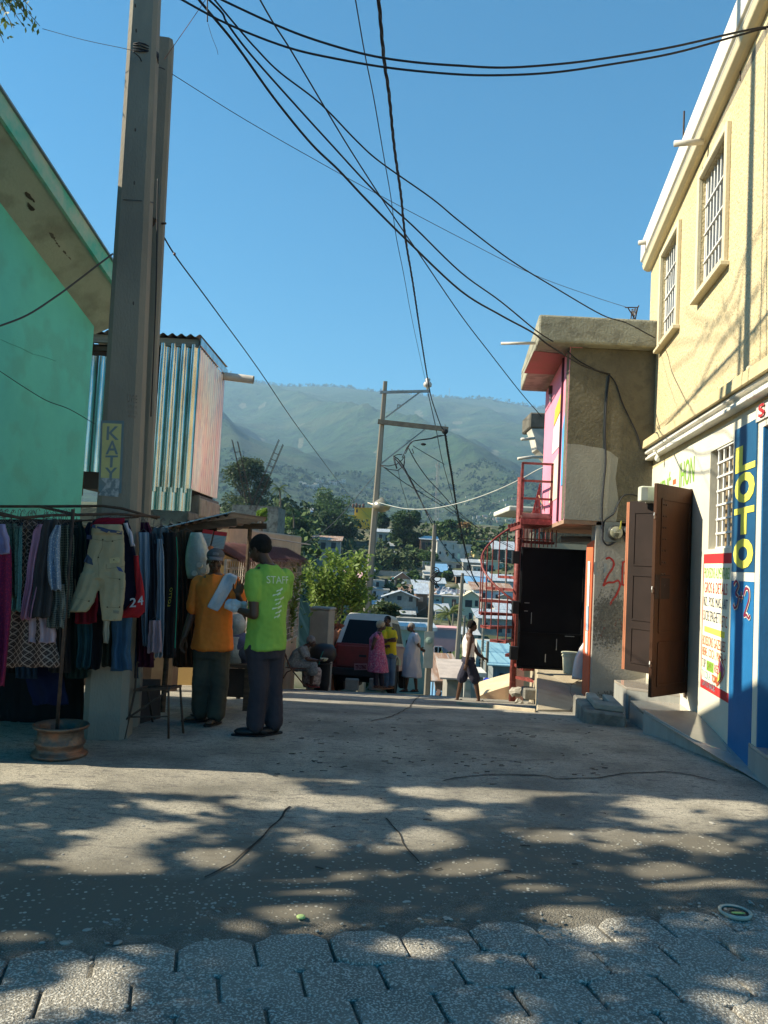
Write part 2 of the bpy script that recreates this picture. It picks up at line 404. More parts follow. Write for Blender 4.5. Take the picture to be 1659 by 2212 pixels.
for i in range(150):
 u = rnd.uniform(560, 1340); v = rnd.uniform(1550, 1680) if rnd.random() < .8 else rnd.uniform(1540, 1900); p = atg(u, v); A = rnd.gauss(0.1, .35); l = rnd.uniform(.015, .06)
 d = Vec((math.cos(A), math.sin(A), 0)) * l; q = p + Vec((0, 0, .008)); m.beam(q - d / 2, q + d / 2, rnd.uniform(.004, .012), .003)
tag(m.build('litter', mat('twig', (.05, .042, .035), rough=1), None, org=(0, 7, 0)), 'dark twigs and flecks of dirt strewn over the concrete road', 'litter', kind='stuff')
p = atg(1588, 1972); dr = thing('drain_ring', 'pale round plastic drain ring sunk in the dirt beside the pavers', 'drain ring', p)
m = MB(); m.lathe([(.062, -.01), (.074, -.005), (.078, .010), (.070, .014), (.062, .008)], 28, Matrix.Translation(p), caps=False); m.build('rim', mat('old_plastic', (.45, .44, .36), rough=.6), dr, smooth=True)
m = MB(); m.lathe([(.0, -.004), (.035, .004), (.06, .002)], 14, Matrix.Translation(p + Vec((0, 0, 0)))); m.build('bottom', M_DIRT, dr, smooth=True)
m = MB(); m.tube([p + Vec((x, -.028 + .02 * x * 20 * x, .012)) for x in (-.03, -.01, .015, .035)], [.006, .010, .009, .004], 7, sq=.5); m.build('peel', mat('lime_peel', (.62, .6, .16), rough=.5), dr, smooth=True)
p = atg(650, 2080 * 0 + 1982); m = MB(); m.lathe([(.012, -.004), (.02, 0), (.021, .006), (.012, .010)], 14, Matrix.Translation(p)); solo(m, 'fruit_slice', mat('lime_green', (.45, .60, .22), rough=.5), 'small pale green slice of fruit squashed on the dark grit', 'fruit', org=p, smooth=True)
M_LAND = mat('hillside_soil', (.085, .09, .04), (.025, .04, .016), scale=.06, rough=1, bump=0, speck=(.26, .22, .15), speckscale=.35, speckamt=.5)
def landz(x, y):
 z = gz(y)
 if y > 24: z += min(1, (y - 24) / 60) * (1.3 * noise.noise(Vec((x * .03, y * .03, 0))) + .6 * noise.noise(Vec((x * .1, y * .1, 2))))
 if 25 < y < 240:
  f = max(0, min(1, (-x / y - .045) / .06)); z += 9 * f * f * (3 - 2 * f) * min(1, (y - 25) / 40) * min(1, (240 - y) / 100)
 if y > 900: z = mountz(x, y) - 6
 return z
RIDGE = [(-200, 780), (300, 795), (485, 812), (520, 822), (560, 830), (600, 835), (660, 835), (740, 838), (790, 845), (850, 848), (900, 855), (950, 860), (1000, 862), (1040, 860), (1080, 868), (1130, 878), (1300, 900), (1900, 960)]
def land_hit(u, v, y0=420, st=6):
 d = ray(u, v); d = d / d.y; y = y0
 while y < 4100:
  p = CV + d * y
  if p.z <= max(landz(p.x, y), mountz(p.x, y) if y > 860 else -99): return p
  y += st
 return p
def ridge_z(a):
 u = 829.5 + FPX * a
 lo = RIDGE[0]
 for hi in RIDGE[1:]:
  if u <= hi[0] or hi is RIDGE[-1]: break
  lo = hi
 t = (u - lo[0]) / (hi[0] - lo[0]); v = lo[1] + (hi[1] - lo[1]) * t
 p = at(u + 20, v, 4200); return p.z
def mountz(x, y):
 a = max(-.9, min(.9, x / y)); R = ridge_z(a); t = (y - 860) / 3340
 if t < 0: t = 0
 if t <= 1: base = 22 + (R - 22) * (t ** 1.12)
 else: base = R - (y - 4200) * .35
 s = math.sin(math.pi * min(1, t)) ** .8
 q = Vec((x / 620 + y / 2600, y / 2100, 0)); rg = 1 - abs(noise.noise(q)) * 2.4
 q2 = Vec((x / 240 - y / 1500, y / 900, 4)); rg2 = 1 - abs(noise.noise(q2)) * 2.2
 return base + s * (85 * (rg - .45) + 40 * (rg2 - .4) + 16 * noise.noise(Vec((x / 70, y / 110, 2)))) * (1 - .0 * t)
m = MB(); ys = []; y = 21.5
while y < 4900: ys.append(y); y *= 1.035 if y < 1000 else 1.02
aa = [-1.6 + 3.2 * i / 130 for i in range(131)]
for yy in ys:
 for a in aa: m.v.append(Vec((a * yy, yy, landz(a * yy, yy) - (.25 if yy < 26 else 0))))
for i in range(len(ys) - 1):
 for j in range(130): m.f.append((i * 131 + j, i * 131 + j + 1, (i + 1) * 131 + j + 1, (i + 1) * 131 + j))
m.m = [0] * len(m.f); tag(m.build('terrain', M_LAND, None, smooth=True, org=(0, 100, 0)), kind='structure')
def mountain_material():
 m = mat('mountain_scrub', (.040, .090, .032), (.007, .026, .012), scale=.03, rough=1, speck=(.10, .11, .05), speckscale=.005, speckamt=.4, bump=0, contrast=.45); N = m.node_tree.nodes; L = m.node_tree.links
 b = N['Principled BSDF']; tc = [n for n in N if n.type == 'TEX_COORD'][0]; nb = N.new('ShaderNodeTexNoise'); nb.inputs['Scale'].default_value = .03; nb.inputs['Detail'].default_value = 8; nb.inputs['Roughness'].default_value = .7
 L.new(tc.outputs['Object'], nb.inputs['Vector']); bp = N.new('ShaderNodeBump'); bp.inputs['Strength'].default_value = 1; bp.inputs['Distance'].default_value = 26; L.new(nb.outputs['Fac'], bp.inputs['Height']); L.new(bp.outputs[0], b.inputs['Normal'])
 return m
m = MB(); ys = [860 + 26 * i for i in range(150)]; aa = [-.95 + 1.9 * i / 280 for i in range(281)]
for yy in ys:
 for a in aa: m.v.append(Vec((a * yy, yy, mountz(a * yy, yy))))
for i in range(len(ys) - 1):
 for j in range(280): m.f.append((i * 281 + j, i * 281 + j + 1, (i + 1) * 281 + j + 1, (i + 1) * 281 + j))
m.m = [0] * len(m.f); tag(m.build('mountain', mountain_material(), None, smooth=True, org=(0, 2000, 0)), kind='structure')
M_FARWOOD = mat('far_wood', (.045, .075, .026), (.014, .028, .012), scale=.05, rough=1)
def clump(m, c, r, n, rnd, h=1.0, leaf=.35):
 for i in range(n):
  t = rnd.uniform(0, 6.28); z = rnd.uniform(-1, 1); q = math.sqrt(1 - z * z); d = Vec((q * math.cos(t), q * math.sin(t), z * h)) * (r * rnd.uniform(.65, 1.05)); p = c + d
  s_ = r * leaf * rnd.uniform(.5, 1.2); a = Vec((rnd.gauss(0, 1), rnd.gauss(0, 1), rnd.gauss(0, 1))).normalized(); b = a.cross(Vec((rnd.gauss(0, 1), rnd.gauss(0, 1), rnd.gauss(0, 1)))).normalized()
  m.add([p + a * s_, p + b * s_ * .7, p - a * s_ * .9, p - b * s_ * .6], [(0, 1, 2, 3)])
m = MB(); rnd = random.Random(21)
for i in range(420):
 u = rnd.uniform(440, 1260); a = (u - 829.5) / FPX; Y = rnd.uniform(4120, 4230); x = a * Y; r = rnd.uniform(4, 10) * (1.35 if rnd.random() < .12 else 1)
 clump(m, Vec((x, Y, mountz(x, Y) + r * .6)), r, 12, rnd, 1.15, .6)
tag(m.build('skyline_wood', M_FARWOOD, None, org=(0, 4200, 900)), 'thin fringe of trees along the crest of the hazy mountain', 'wood', kind='stuff')
m = MB()
for i in range(3400):
 t = rnd.random(); Y = 440 + 1100 * t ** 1.3; a = rnd.uniform(-.28, .33); x = a * Y; r = rnd.uniform(2.5, 5.5) * (1 + Y / 1600)
 clump(m, Vec((x, Y, landz(x, Y) + r * .5)), r, 26 if Y < 1400 else 16, rnd, .8, .42)
tag(m.build('valley_wood', M_FARWOOD, None, org=(0, 900, 30)), 'dark scrub woodland between the far houses below the mountain', 'wood', kind='stuff')
m = MB(); rnd = random.Random(61)
for i in range(520):
 Y = 45 + 150 * rnd.random() ** .9; a = rnd.uniform(-.2, .2); x = a * Y; r = rnd.uniform(.8, 2.3) * (.6 + Y / 220)
 if noise.noise(Vec((x * .04, Y * .04, 1))) < -.15: continue
 clump(m, Vec((x, Y, landz(x, Y) + r * .45)), r, 44, rnd, .8, .26)
tag(m.build('undergrowth', mat('undergrowth_green', (.075, .11, .035), (.022, .042, .016), scale=.12, rough=1), None, org=(0, 150, 0)), 'tangled green undergrowth filling the gaps between the valley houses', 'undergrowth', kind='stuff')
# ================================================================== LEFT SIDE BUILDINGS
M_MINT = mat('mint_paint', (.15, .66, .52), (.12, .55, .44), scale=.9, rough=.75, bump=.15, bscale=60, speck=(.13, .40, .30), speckscale=2.5, speckamt=.35, spec=.3)
M_CONC = mat('weathered_concrete', (.42, .39, .32), (.24, .225, .19), scale=1.6, rough=.92, bump=.5, bscale=45, speck=(.15, .14, .12), speckscale=4, speckamt=.4)
M_CONC_D = mat('dark_concrete', (.26, .25, .215), (.13, .125, .11), scale=2.2, rough=.95, bump=.7, bscale=30, speck=(.07, .065, .055), speckscale=5, speckamt=.6)
M_SOFFIT = mat('soffit_cream', (.44, .47, .37), (.37, .40, .32), scale=1.2, rough=.9, bump=.3, speck=(.12, .11, .08), speckscale=2.2, speckamt=.35)
M_TIN = mat('corrugated_zinc', (.62, .64, .62), (.42, .45, .44), scale=3, rough=.2, metal=.95, bump=.12, bscale=14, speck=(.30, .20, .12), speckscale=7, speckamt=.35, stretch=(1, 1, .3))
M_TINROOF = mat('weathered_tin', (.36, .36, .35), (.20, .19, .18), scale=1.5, rough=.5, metal=.5, speck=(.28, .13, .07), speckscale=3, speckamt=.7)
M_WOODD = mat('dark_timber', (.11, .075, .05), (.05, .035, .025), scale=5, rough=.9, stretch=(1, 1, 6), bump=.3)
M_BLACK = mat('deep_black', (.012, .012, .014), (.008, .008, .009), rough=.95)
M_PVC = mat('pvc_white', (.62, .58, .50), (.45, .41, .34), scale=6, rough=.5)
M_RUST = mat('rusty_steel', (.10, .065, .045), (.045, .03, .025), scale=14, rough=.8, metal=.3, bump=.3)
GD = Vec((.142, 1, 0)).normalized(); GC = Vec((-3.585, 9.5, 0))
def gwall(Y, z, off=0): return Vec((GC.x - .142 * (9.5 - Y) + off, Y, z))
gh = thing('green_house', 'mint green rendered house with a deep sloping concrete eave at the left edge', 'house', gwall(8, 0))
wt = lambda Y: 4.21 + .335 * (9.5 - Y)
m = MB(); pts = [gwall(5.95, 0), gwall(9.5, -.15), gwall(9.5, wt(9.5) + .12), gwall(5.95, wt(5.95) + .12)]; m.slab(pts, (-.22, .03, 0))
m.slab([gwall(5.95, 0, -.22), gwall(5.95, 0, -4.5), gwall(5.95, wt(5.95) + .1, -4.5), gwall(5.95, wt(5.95) + .1, -.22)], (0, .2, 0))
m.slab([gwall(9.5, -.2, -.22), gwall(9.5, -.2, -4.5), gwall(9.5, wt(9.5) + .1, -4.5), gwall(9.5, wt(9.5) + .1, -.22)], (0, -.2, 0)); m.build('wall', M_MINT, gh)
ez = lambda Y: 4.50 + .325 * (9.3 - Y)
def eave(Y, z, off=0): return Vec((-3.19 - .142 * (9.3 - Y) + off, Y, z))
m = MB()
for Y0, Y1 in ((5.6, 9.62),):
 a, b = eave(Y0, ez(Y0)), eave(Y1, ez(Y1)); c, d = gwall(Y1, wt(Y1), -.05), gwall(Y0, wt(Y0), -.05)
 m.slab([a, b, c, d], (0, 0, .14)); m.slab([d + Vec((0, 0, .05)), c + Vec((0, 0, .05)), c + Vec((-4.6, 0, .4)), d + Vec((-4.6, 0, .4))], (0, 0, .14))
sl = m.build('roof', M_SOFFIT, gh)
m = MB(); a, b = eave(5.6, ez(5.6) - .015, .004), eave(9.62, ez(9.62) - .015, .004); m.slab([a, b, b + Vec((0, 0, .20)), a + Vec((0, 0, .20))], (.035, 0, 0)); m.build('fascia', mat('mint_fascia', (.10, .47, .34), (.38, .50, .38), scale=2.4, rough=.8, contrast=.7), gh)
m = MB(); m.slab([a + Vec((-.02, 0, .202)), b + Vec((-.02, 0, .202)), b + Vec((.06, 0, .202)), a + Vec((.06, 0, .202))], (0, 0, .02)); m.build('drip_edge', mat('grey_sheet', (.30, .32, .33), rough=.4, metal=.6), gh)
rnd = random.Random(4)
for u0, v0, u1, v1 in ((58, 420, 72, 432), (112, 508, 127, 531), (139, 545, 160, 574), (160, 574, 176, 602), (178, 618, 196, 645), (196, 645, 208, 672), (64, 445, 70, 451)):
 m = MB()
 for q in range(5):
  t = q / 4; u = u0 + (u1 - u0) * t; v = v0 + (v1 - v0) * t
  pa, pb, pc = eave(6, ez(6)), eave(9.6, ez(9.6)), gwall(6, wt(6), -.05); n = (pb - pa).cross(pc - pa).normalized(); d = ray(u, v); p = CV + d * ((pa - CV).dot(n) / d.dot(n)); nn = n if n.z < 0 else -n
  ss = rnd.uniform(.015, .05); ex = (pb - pa).normalized(); ey = n.cross(ex)
  m.slab([p + nn * .002 + ex * (math.cos(t_) * ss * rnd.uniform(.6, 1.4)) + ey * (math.sin(t_) * ss * .5 * rnd.uniform(.5, 1.3)) for t_ in [k * .9 for k in range(7)]], nn * .002)
 m.build('peeled_plaster', mat('peeled_patch', (.14, .125, .10), rough=1), gh)
def wallcrack(pts, w, P0, D, parent, mt, lift=.004, name='crack', nrm=None):
 w3 = []
 for (a, b) in zip(pts, pts[1:]):
  A = onw(*a, P0, D); B = onw(*b, P0, D)
  for q in range(4): w3.append(A.lerp(B, q / 4))
 w3.append(onw(*pts[-1], P0, D)); mm = MB(); mm.tube([p + nrm * lift for p in w3], w, 4); return mm.build(name, mt, parent)
GN = Vec((1, -.142, 0)).normalized()
wallcrack([(0, 733), (20, 742), (45, 752), (70, 765), (92, 770), (120, 780)], .0015, GC, GD, gh, mat('hair_crack', (.02, .20, .14)), nrm=GN)
def cable(label, pts, r=.008, group='power and telephone cables', m_=None, name='power_cable', twist=False, sag=3):
 """pts: (u, v, Y) sight lines with the distance at which the cable hangs"""
 P3 = [at(*p) for p in pts]; out = []
 for i in range(len(P3) - 1):
  p0 = P3[max(i - 1, 0)]; p1 = P3[i]; p2 = P3[i + 1]; p3 = P3[min(i + 2, len(P3) - 1)]
  for q in range(6):
   t = q / 6; out.append(.5 * (2 * p1 + (p2 - p0) * t + (2 * p0 - 5 * p1 + 4 * p2 - p3) * t * t + (3 * p1 - p0 - 3 * p2 + p3) * t ** 3))
 out.append(P3[-1]); mm = MB()
 if twist:
  fine = []
  for i in range(len(out) - 1):
   k = max(2, int((out[i + 1] - out[i]).length / .12))
   for q in range(k): fine.append(out[i].lerp(out[i + 1], q / k))
  L_ = 0
  for ph in (0, 2.1, 4.2):
   L_ = 0; pp = []
   for i, p in enumerate(fine):
    if i: L_ += (p - fine[i - 1]).length
    pp.append(p + Vec((math.cos(L_ * 9 + ph), math.sin(L_ * 9 + ph) * .3, math.sin(L_ * 9 + ph))) * r * 1.3)
   mm.tube(pp, r, 5)
 else: mm.tube(out, r, 6)
 return solo(mm, name, m_ or M_CABLE, label, 'cable', group, org=out[0], smooth=True)
M_CABLE = mat('black_cable', (.012, .013, .02), rough=.6)
M_CABLE_G = mat('grey_cable', (.09, .08, .08), rough=.6)
M_CABLE_W = mat('pale_cable', (.55, .56, .5), rough=.6)
cable('slack grey cable dropping from the near pole across the green wall to the left', [(-25, 712, 6.3), (0, 704, 6.4), (60, 680, 6.5), (122, 640, 6.6), (160, 612, 6.7), (212, 572, 6.75), (244, 548, 6.8)], .008, m_=M_CABLE_G)
cable('thin wire drooping low across the green wall to the painted pole', [(-20, 790, 6.5), (0, 802, 6.6), (50, 835, 6.7), (100, 865, 6.75), (150, 884, 6.8), (205, 916, 6.8)], .0035)
M_POLE = mat('pole_concrete', (.27, .24, .19), (.18, .165, .135), scale=.9, rough=.9, bump=.35, bscale=70, speck=(.12, .11, .10), speckscale=2.3, speckamt=.3, stretch=(1, 1, .35))
def concrete_pole(name, label, base, h, w0, w1, rot=0, lean=(0, 0), group='concrete utility poles', chamfer=.16, m_=None, z0=-.5, d=.85):
 t = thing(name, label, 'utility pole', base, group); m = MB(); rs = []
 for q in range(9):
  f = q / 8; z = z0 + (h - z0) * f; w = (w0 + (w1 - w0) * max(0, z / h)) / 2; c = Vector(base) + Vec((lean[0] * z, lean[1] * z, z)); k = w * (1 - chamfer * 2); dd = d
  ring = []
  for x, y in ((-w, -k * dd), (-k, -w * dd), (k, -w * dd), (w, -k * dd), (w, k * dd), (k, w * dd), (-k, w * dd), (-w, k * dd)):
   ring.append(c + Vec((x * math.cos(rot) - y * math.sin(rot), x * math.sin(rot) + y * math.cos(rot), 0)))
  rs.append(ring)
 m.rings(rs); m.build('shaft', m_ or M_POLE, t, bevel=0); return t
PB = atg(228, 1592); PB.y += .05
pole1 = concrete_pole('utility_pole', 'tall near concrete utility pole painted with KATY on a yellow panel', PB, 11.8, .375, .135, rot=D2R(6), chamfer=.15, lean=(-.018, 0))
PB2 = Vec((at(300, 1095, 7.45).x, 7.45, 0))
pole2 = concrete_pole('utility_pole', 'shorter concrete utility pole with a blunt top just behind the near pole', PB2, at(338, 90, 7.45).z, .27, .20, rot=D2R(8), chamfer=.15, lean=(-.012, 0))
def pole_face(u, v):
 a = D2R(6 - 90); n = Vec((math.cos(a), math.sin(a), 0)); z = at(u, v, PB.y).z; w = (.375 + (.135 - .375) * max(0, z / 11.8)) / 2 * .85
 p0 = Vector(PB) + n * (w + .003) + Vec((-.018 * z, 0, 0)); d = ray(u, v); return CV + d * ((p0 - CV).dot(n) / d.dot(n)), n
def face_panel(corners, mt, name, lift=.002, thick=.003, parent=pole1):
 m = MB(); ps = [pole_face(*c) for c in corners]; m.slab([p + n * lift for p, n in ps], ps[0][1] * thick); return m.build(name, mt, parent)
M_SIGNBLUE = mat('pole_blue', (.085, .16, .20), (.15, .19, .20), scale=4, rough=.8, contrast=.7)
M_SIGNYEL = mat('pole_yellow', (.46, .44, .19), (.36, .35, .17), scale=6, rough=.85)
face_panel([(213, 1062), (262, 1066), (268, 909), (218, 908)], M_SIGNBLUE, 'painted_panel', .0005, .002)
face_panel([(218, 1032), (258, 1034), (263, 916), (222, 914)], M_SIGNYEL, 'painted_panel', .003, .002)
face_panel([(212, 1070), (256, 1074), (259, 1034), (216, 1032), (230, 1046)], mat('torn_poster', (.34, .36, .37), (.14, .18, .2), scale=22, rough=.9, contrast=.8), 'torn_poster', .0055, .001)
for ch, v0, v1 in (('K', 921, 951), ('A', 952, 982), ('T', 984, 1010), ('Y', 1010, 1036)):
 dx = (v0 - 921) * -.05; bl, n = pole_face(230 + dx, v1); br, _ = pole_face(257 + dx, v1); tl, _ = pole_face(231.5 + dx, v0)
 lettering(ch, bl, br, tl, M_SIGNBLUE, pole1, lift=.0068, bold=.02)
def side_face(u, v):
 a = D2R(6); n = Vec((math.cos(a), math.sin(a), 0)); z = at(u, v, PB.y).z; w = (.375 + (.135 - .375) * max(0, z / 11.8)) / 2
 p0 = Vector(PB) + n * (w + .004) + Vec((-.018 * z, 0, 0)); d = ray(u, v); return CV + d * ((p0 - CV).dot(n) / d.dot(n)), n
M_INK = mat('faded_ink', (.06, .055, .05), (.10, .09, .08), scale=9, rough=1)
for s, u0, u1, v0, v1 in (('LIVRE', 275, 296, 853, 870), ('ETUDE', 276, 296, 876, 882), ('KREYOL', 276, 297, 888, 894), ('8:00', 276, 292, 898, 903)):
 bl, _ = side_face(u0, v1 - 2); br, _ = side_face(u1, v1 + 1); tl, _ = side_face(u0, v0 - 2); lettering(s, bl, br, tl, M_INK, pole1, lift=.001)
m = MB()
for k in range(4):
 z = at(290, 112, PB.y).z - k * .018; w = .135
 m.tube([Vector(PB) + Vec((-.018 * z + w * math.cos(t), w * .9 * math.sin(t), z + .012 * math.sin(3 * t + k))) for t in [2 * math.pi * q / 16 for q in range(17)]], .006, 5)
tie = m.build('wire_tie', M_CABLE, pole1, smooth=True)
m = MB(); z = at(290, 435, PB.y).z; w = .155; m.tube([Vector(PB) + Vec((-.018 * z + w * math.cos(t), w * .9 * math.sin(t), z + .05 * math.sin(t))) for t in [2 * math.pi * q / 16 for q in range(17)]], .003, 5); m.build('wire_tie', M_CABLE, pole1, smooth=True)
m = MB(); p = at(334, 484, 7.4); m.beam(p + Vec((-.03, -.03, -.03)), p + Vec((.0, -.03, .04)), .06, .07); m.beam(p, p + Vec((.115, -.02, .004)), .010, .016); m.build('bracket', M_RUST, pole2)
for u, v in ((292, 12), (294, 66), (292, 280), (290, 395), (288, 655)):
 m = MB(); p, n = side_face(u, v); m.tube([p - n * .002, p + n * .004], .014, 8); m.build('bolt_hole', mat('hole_dark', (.03, .028, .025)), pole1)
m = MB()
P4 = [side_face(302, 868), side_face(311, 872), side_face(309, 962), side_face(298, 958)]
m = MB(); pl = [at(303, 868, 7.28), at(311, 872, 7.33), at(308, 964, 7.33), at(297, 958, 7.28)]; m.slab(pl, (.002, -.004, 0)); m.build('painted_panel', mat('maroon_paint', (.06, .045, .055), rough=.9), pole2)
for i, ch in enumerate('BREDOI'):
 v0 = 876 + i * 13; bl = at(302.5 - i * .6, v0 + 8, 7.272); br = at(308 - i * .6, v0 + 9, 7.28); tl = at(303 - i * .6, v0, 7.272); lettering(ch, bl, br, tl, mat('chalk_white', (.5, .48, .45)), pole2, lift=.001)
def corrugated(m, o, X, Z, pitch=.095, amp=.018, n=None, thick=.0, seg=6, jag=0):
 """sheet from o spanned by X (across the corrugations) and Z (along them)"""
 X = Vector(X); Z = Vector(Z); L_ = X.length; k = max(2, int(L_ / pitch * seg)); nn = n or X.cross(Z).normalized(); rs = [[], []]
 for i in range(k + 1):
  t = i / k; a = amp * math.sin(2 * math.pi * t * L_ / pitch)
  for r, f in ((0, 0), (1, 1)):
   rs[r].append(Vector(o) + X * t + Z * (f + (jag * noise.noise(Vec((t * 6, r * 3, L_))) if jag else 0)) + nn * a)
 m.rings(rs, caps=False, closed=False)
SY = 10.5; sN = at(421, 746, SY); sT, sB = sN.z, at(419, 1066, SY).z; sF = Vec((-2.13, 12.3, 0)); xR = at(420, 900, SY).x
xR = (sN.x + at(419, 1066, SY).x) / 2; sF.x = (at(484, 811, 12.2).x + at(468, 1052, 12.2).x) / 2; YB = 12.2
sh = thing('tin_room', 'shiny corrugated zinc upper room resting on a rough concrete slab', 'shack', (xR, SY, sB - .3))
xm = at(338, 900, SY).x; xl = at(180, 900, SY).x
m = MB(); corrugated(m, (xm, SY - .03, sB), (xR - xm + .02, 0, 0), (0, 0, sT - sB), pitch=.135, amp=.030); m.build('front_sheet', M_TIN, sh, smooth=True)
m = MB(); corrugated(m, (xl, SY + .02, sB + .22), (xm - xl - .12, 0, 0), (0, 0, sT - sB - .42), pitch=.135, amp=.02); m.build('front_sheet', M_TIN, sh, smooth=True)
m = MB(); corrugated(m, (xm - .05, SY - .045, sB - .02 - .22), (xR - xm + .09, 0, 0), (0, 0, .3), pitch=.135, amp=.02); m.build('lower_sheet', M_TIN, sh, smooth=True)
dS = Vec((sF.x - xR, YB - SY, 0))
m = MB(); corrugated(m, (xR, SY, sB + .06), dS, (0, 0, sT - sB - .08), pitch=.125, amp=.028)
M_TINPINK = mat('painted_zinc', (.66, .76, .74), (.70, .56, .56), scale=1.1, rough=.3, metal=.85, stretch=(.6, 3.5, .8), contrast=.6, speck=(.3, .36, .5), speckscale=5, speckamt=.3)
m.build('side_sheet', M_TINPINK, sh, smooth=True)
m = MB(); m.beam((xl, SY, sT + .02), (xR, SY, sT + .02), .08, .10); m.build('beam', mat('pale_timber', (.34, .32, .27), (.16, .14, .12), scale=3, stretch=(.4, 1, 6)), sh)
m = MB(); m.beam((xl, SY + .05, sT - .10), (xR - .2, SY + .05, sT - .10), .05, .06); m.beam((xm - .07, SY + .02, sB - .1), (xm - .07, SY + .02, sT), .06, .06); m.beam((xl + .02, SY + .02, sB - .1), (xl + .02, SY + .02, sT), .06, .06); m.build('timber_frame', M_WOODD, sh)
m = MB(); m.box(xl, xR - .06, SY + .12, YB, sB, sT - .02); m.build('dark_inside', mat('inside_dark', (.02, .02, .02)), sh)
m = MB(); corrugated(m, (xl - .1, SY - .12, sT + .10), (xR - xl + .14, 0, 0), Vec((dS.x, YB - SY + .2, .03)), pitch=.12, amp=.018); rf = m.build('roof', M_TINROOF, sh, smooth=True)
m = MB(); m.slab([Vec((xR + .035, SY - .1, sT - .02)), Vec((xR + .035 + dS.x, YB + .04, sT - .02)), Vec((xR + .035 + dS.x, YB + .04, sT + .09)), Vec((xR + .035, SY - .1, sT + .08))], (.012, 0, 0)); m.build('edge_flashing', M_TIN, sh)
p = Vec((xR + dS.x, YB - .05, sT - .06)); m = MB(); m.tube([p + Vec((-.1, -.05, .03)), p + Vec((.48, -.08, -.02))], .062, 14, caps=False); m.tube([p + Vec((-.1, -.05, .03)), p + Vec((.475, -.08, -.02))], .054, 14, caps=False); pv = m.build('drain_pipe', M_PVC, sh, smooth=True)
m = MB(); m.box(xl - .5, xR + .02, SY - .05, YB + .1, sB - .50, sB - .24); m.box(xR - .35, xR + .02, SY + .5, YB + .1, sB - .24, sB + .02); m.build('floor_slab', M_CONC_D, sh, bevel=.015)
m = MB()
for i in range(4):
 y0 = SY + .50 + i * .33
 m.slab([Vec((xR + .0 + dS.x * (y0 - SY) / dS.y, y0, sB - .28)), Vec((xR + dS.x * (y0 + .3 - SY) / dS.y, y0 + .30, sB - .28)), Vec((xR + dS.x * (y0 + .3 - SY) / dS.y, y0 + .30, sB - .02)), Vec((xR + dS.x * (y0 - SY) / dS.y, y0, sB - .02))], (.05, 0, 0))
m.build('block_course', mat('block_pale', (.42, .36, .29), (.3, .25, .2), scale=6, rough=.95, bump=.5), sh, bevel=.02)
m = MB(); m.box(at(355, 1100, 10.9).x, at(400, 1100, 10.9).x, 10.8, 11.1, -.4, sB - .5); m.build('column', mat('brown_plaster', (.20, .14, .09), (.12, .08, .055), scale=2.5, rough=.95), sh)
m = MB(); m.box(xl - .5, xR - .55, 11.3, 11.4, -.6, sB - .5); m.build('ground_floor_wall', mat('brown_wall', (.10, .065, .045), (.05, .035, .03), scale=2, rough=.95), sh)
M_PEACH = mat('peach_plaster', (.58, .42, .27), (.48, .34, .21), scale=1.4, rough=.88, bump=.25, speck=(.34, .26, .19), speckscale=3, speckamt=.3)
M_PEACHY = mat('yellow_plaster', (.55, .36, .13), (.48, .32, .13), scale=1.4, rough=.88, bump=.2)
ph = thing('peach_house', 'low peach house with a flat parapet roof and louvre windows behind the men', 'house', (-2.7, 14, -.7))
def pw(Y, z, o=0): return Vec((-2.72 + .105 * (Y - 14) + o, Y, z))
m = MB(); m.slab([pw(14, -1.2), pw(20, -1.9), pw(20, 1.75), pw(14, 1.75)], (-.2, 0, 0)); m.slab([pw(14, -1.2, -.2), pw(14, -1.2, -3), pw(14, 1.75, -3), pw(14, 1.75, -.2)], (0, .2, 0)); m.slab([pw(14, 1.7, -.2), pw(20, 1.7, -.2), pw(20, 1.7, -3), pw(14, 1.7, -3)], (0, 0, .1))
m.build('wall', M_PEACHY, ph)
m = MB(); m.slab([pw(13.9, 1.62, .08), pw(15.2, 1.62, .08), pw(20, 1.62, .08), pw(20, 2.10, .08), pw(17.5, 2.08, .08), pw(15.5, 2.06, .08), pw(15.0, 2.14, .08), pw(13.9, 2.16, .08)], (-.3, 0, 0)); m.slab([pw(13.9, 1.62, -.22), pw(13.9, 1.62, -3), pw(13.9, 2.16, -3), pw(13.9, 2.16, -.22)], (0, .2, 0))
m.build('parapet', M_PEACH, ph, bevel=.03)
for Y0, Y1 in ((14.25, 15.2), (16.2, 17.2)):
 f = MB()
 for za, zb, ya, yb in ((-.1, -.04, Y0, Y1), (1.3, 1.36, Y0, Y1), (-.1, 1.36, Y0 - .06, Y0), (-.1, 1.36, Y1, Y1 + .06)):
  f.slab([pw(ya, za, .03), pw(yb, za, .03), pw(yb, zb, .03), pw(ya, zb, .03)], (.03, 0, 0))
 fr = f.build('window', mat('white_frame', (.55, .5, .4), rough=.7), ph)
 f = MB(); f.slab([pw(Y0, -.04, .002), pw(Y1, -.04, .002), pw(Y1, 1.3, .002), pw(Y0, 1.3, .002)], (.01, 0, 0)); f.build('pane', mat('window_dark', (.05, .05, .05), rough=.15, spec=.6), fr)
 f = MB()
 for q in range(12): z = -.02 + q * .11; f.slab([pw(Y0, z, .02), pw(Y1, z, .02), pw(Y1, z + .05, .045), pw(Y0, z + .05, .045)], (.006, 0, .0))
 f.build('louvre', mat('louvre_grey', (.25, .24, .2), rough=.5), fr)
GA = Vec((-2.24, 11.6, 0)); GB = Vec((-1.74, 17.45, 0)); gd = (GB - GA).normalized()
def gr(t, z, o=0): p = GA.lerp(GB, t); return Vec((p.x + o, p.y, z))
pl = thing('grille_wall', 'low peach plinth wall topped by a tall white wire grille along the lane', 'wall', gr(0, -.3))
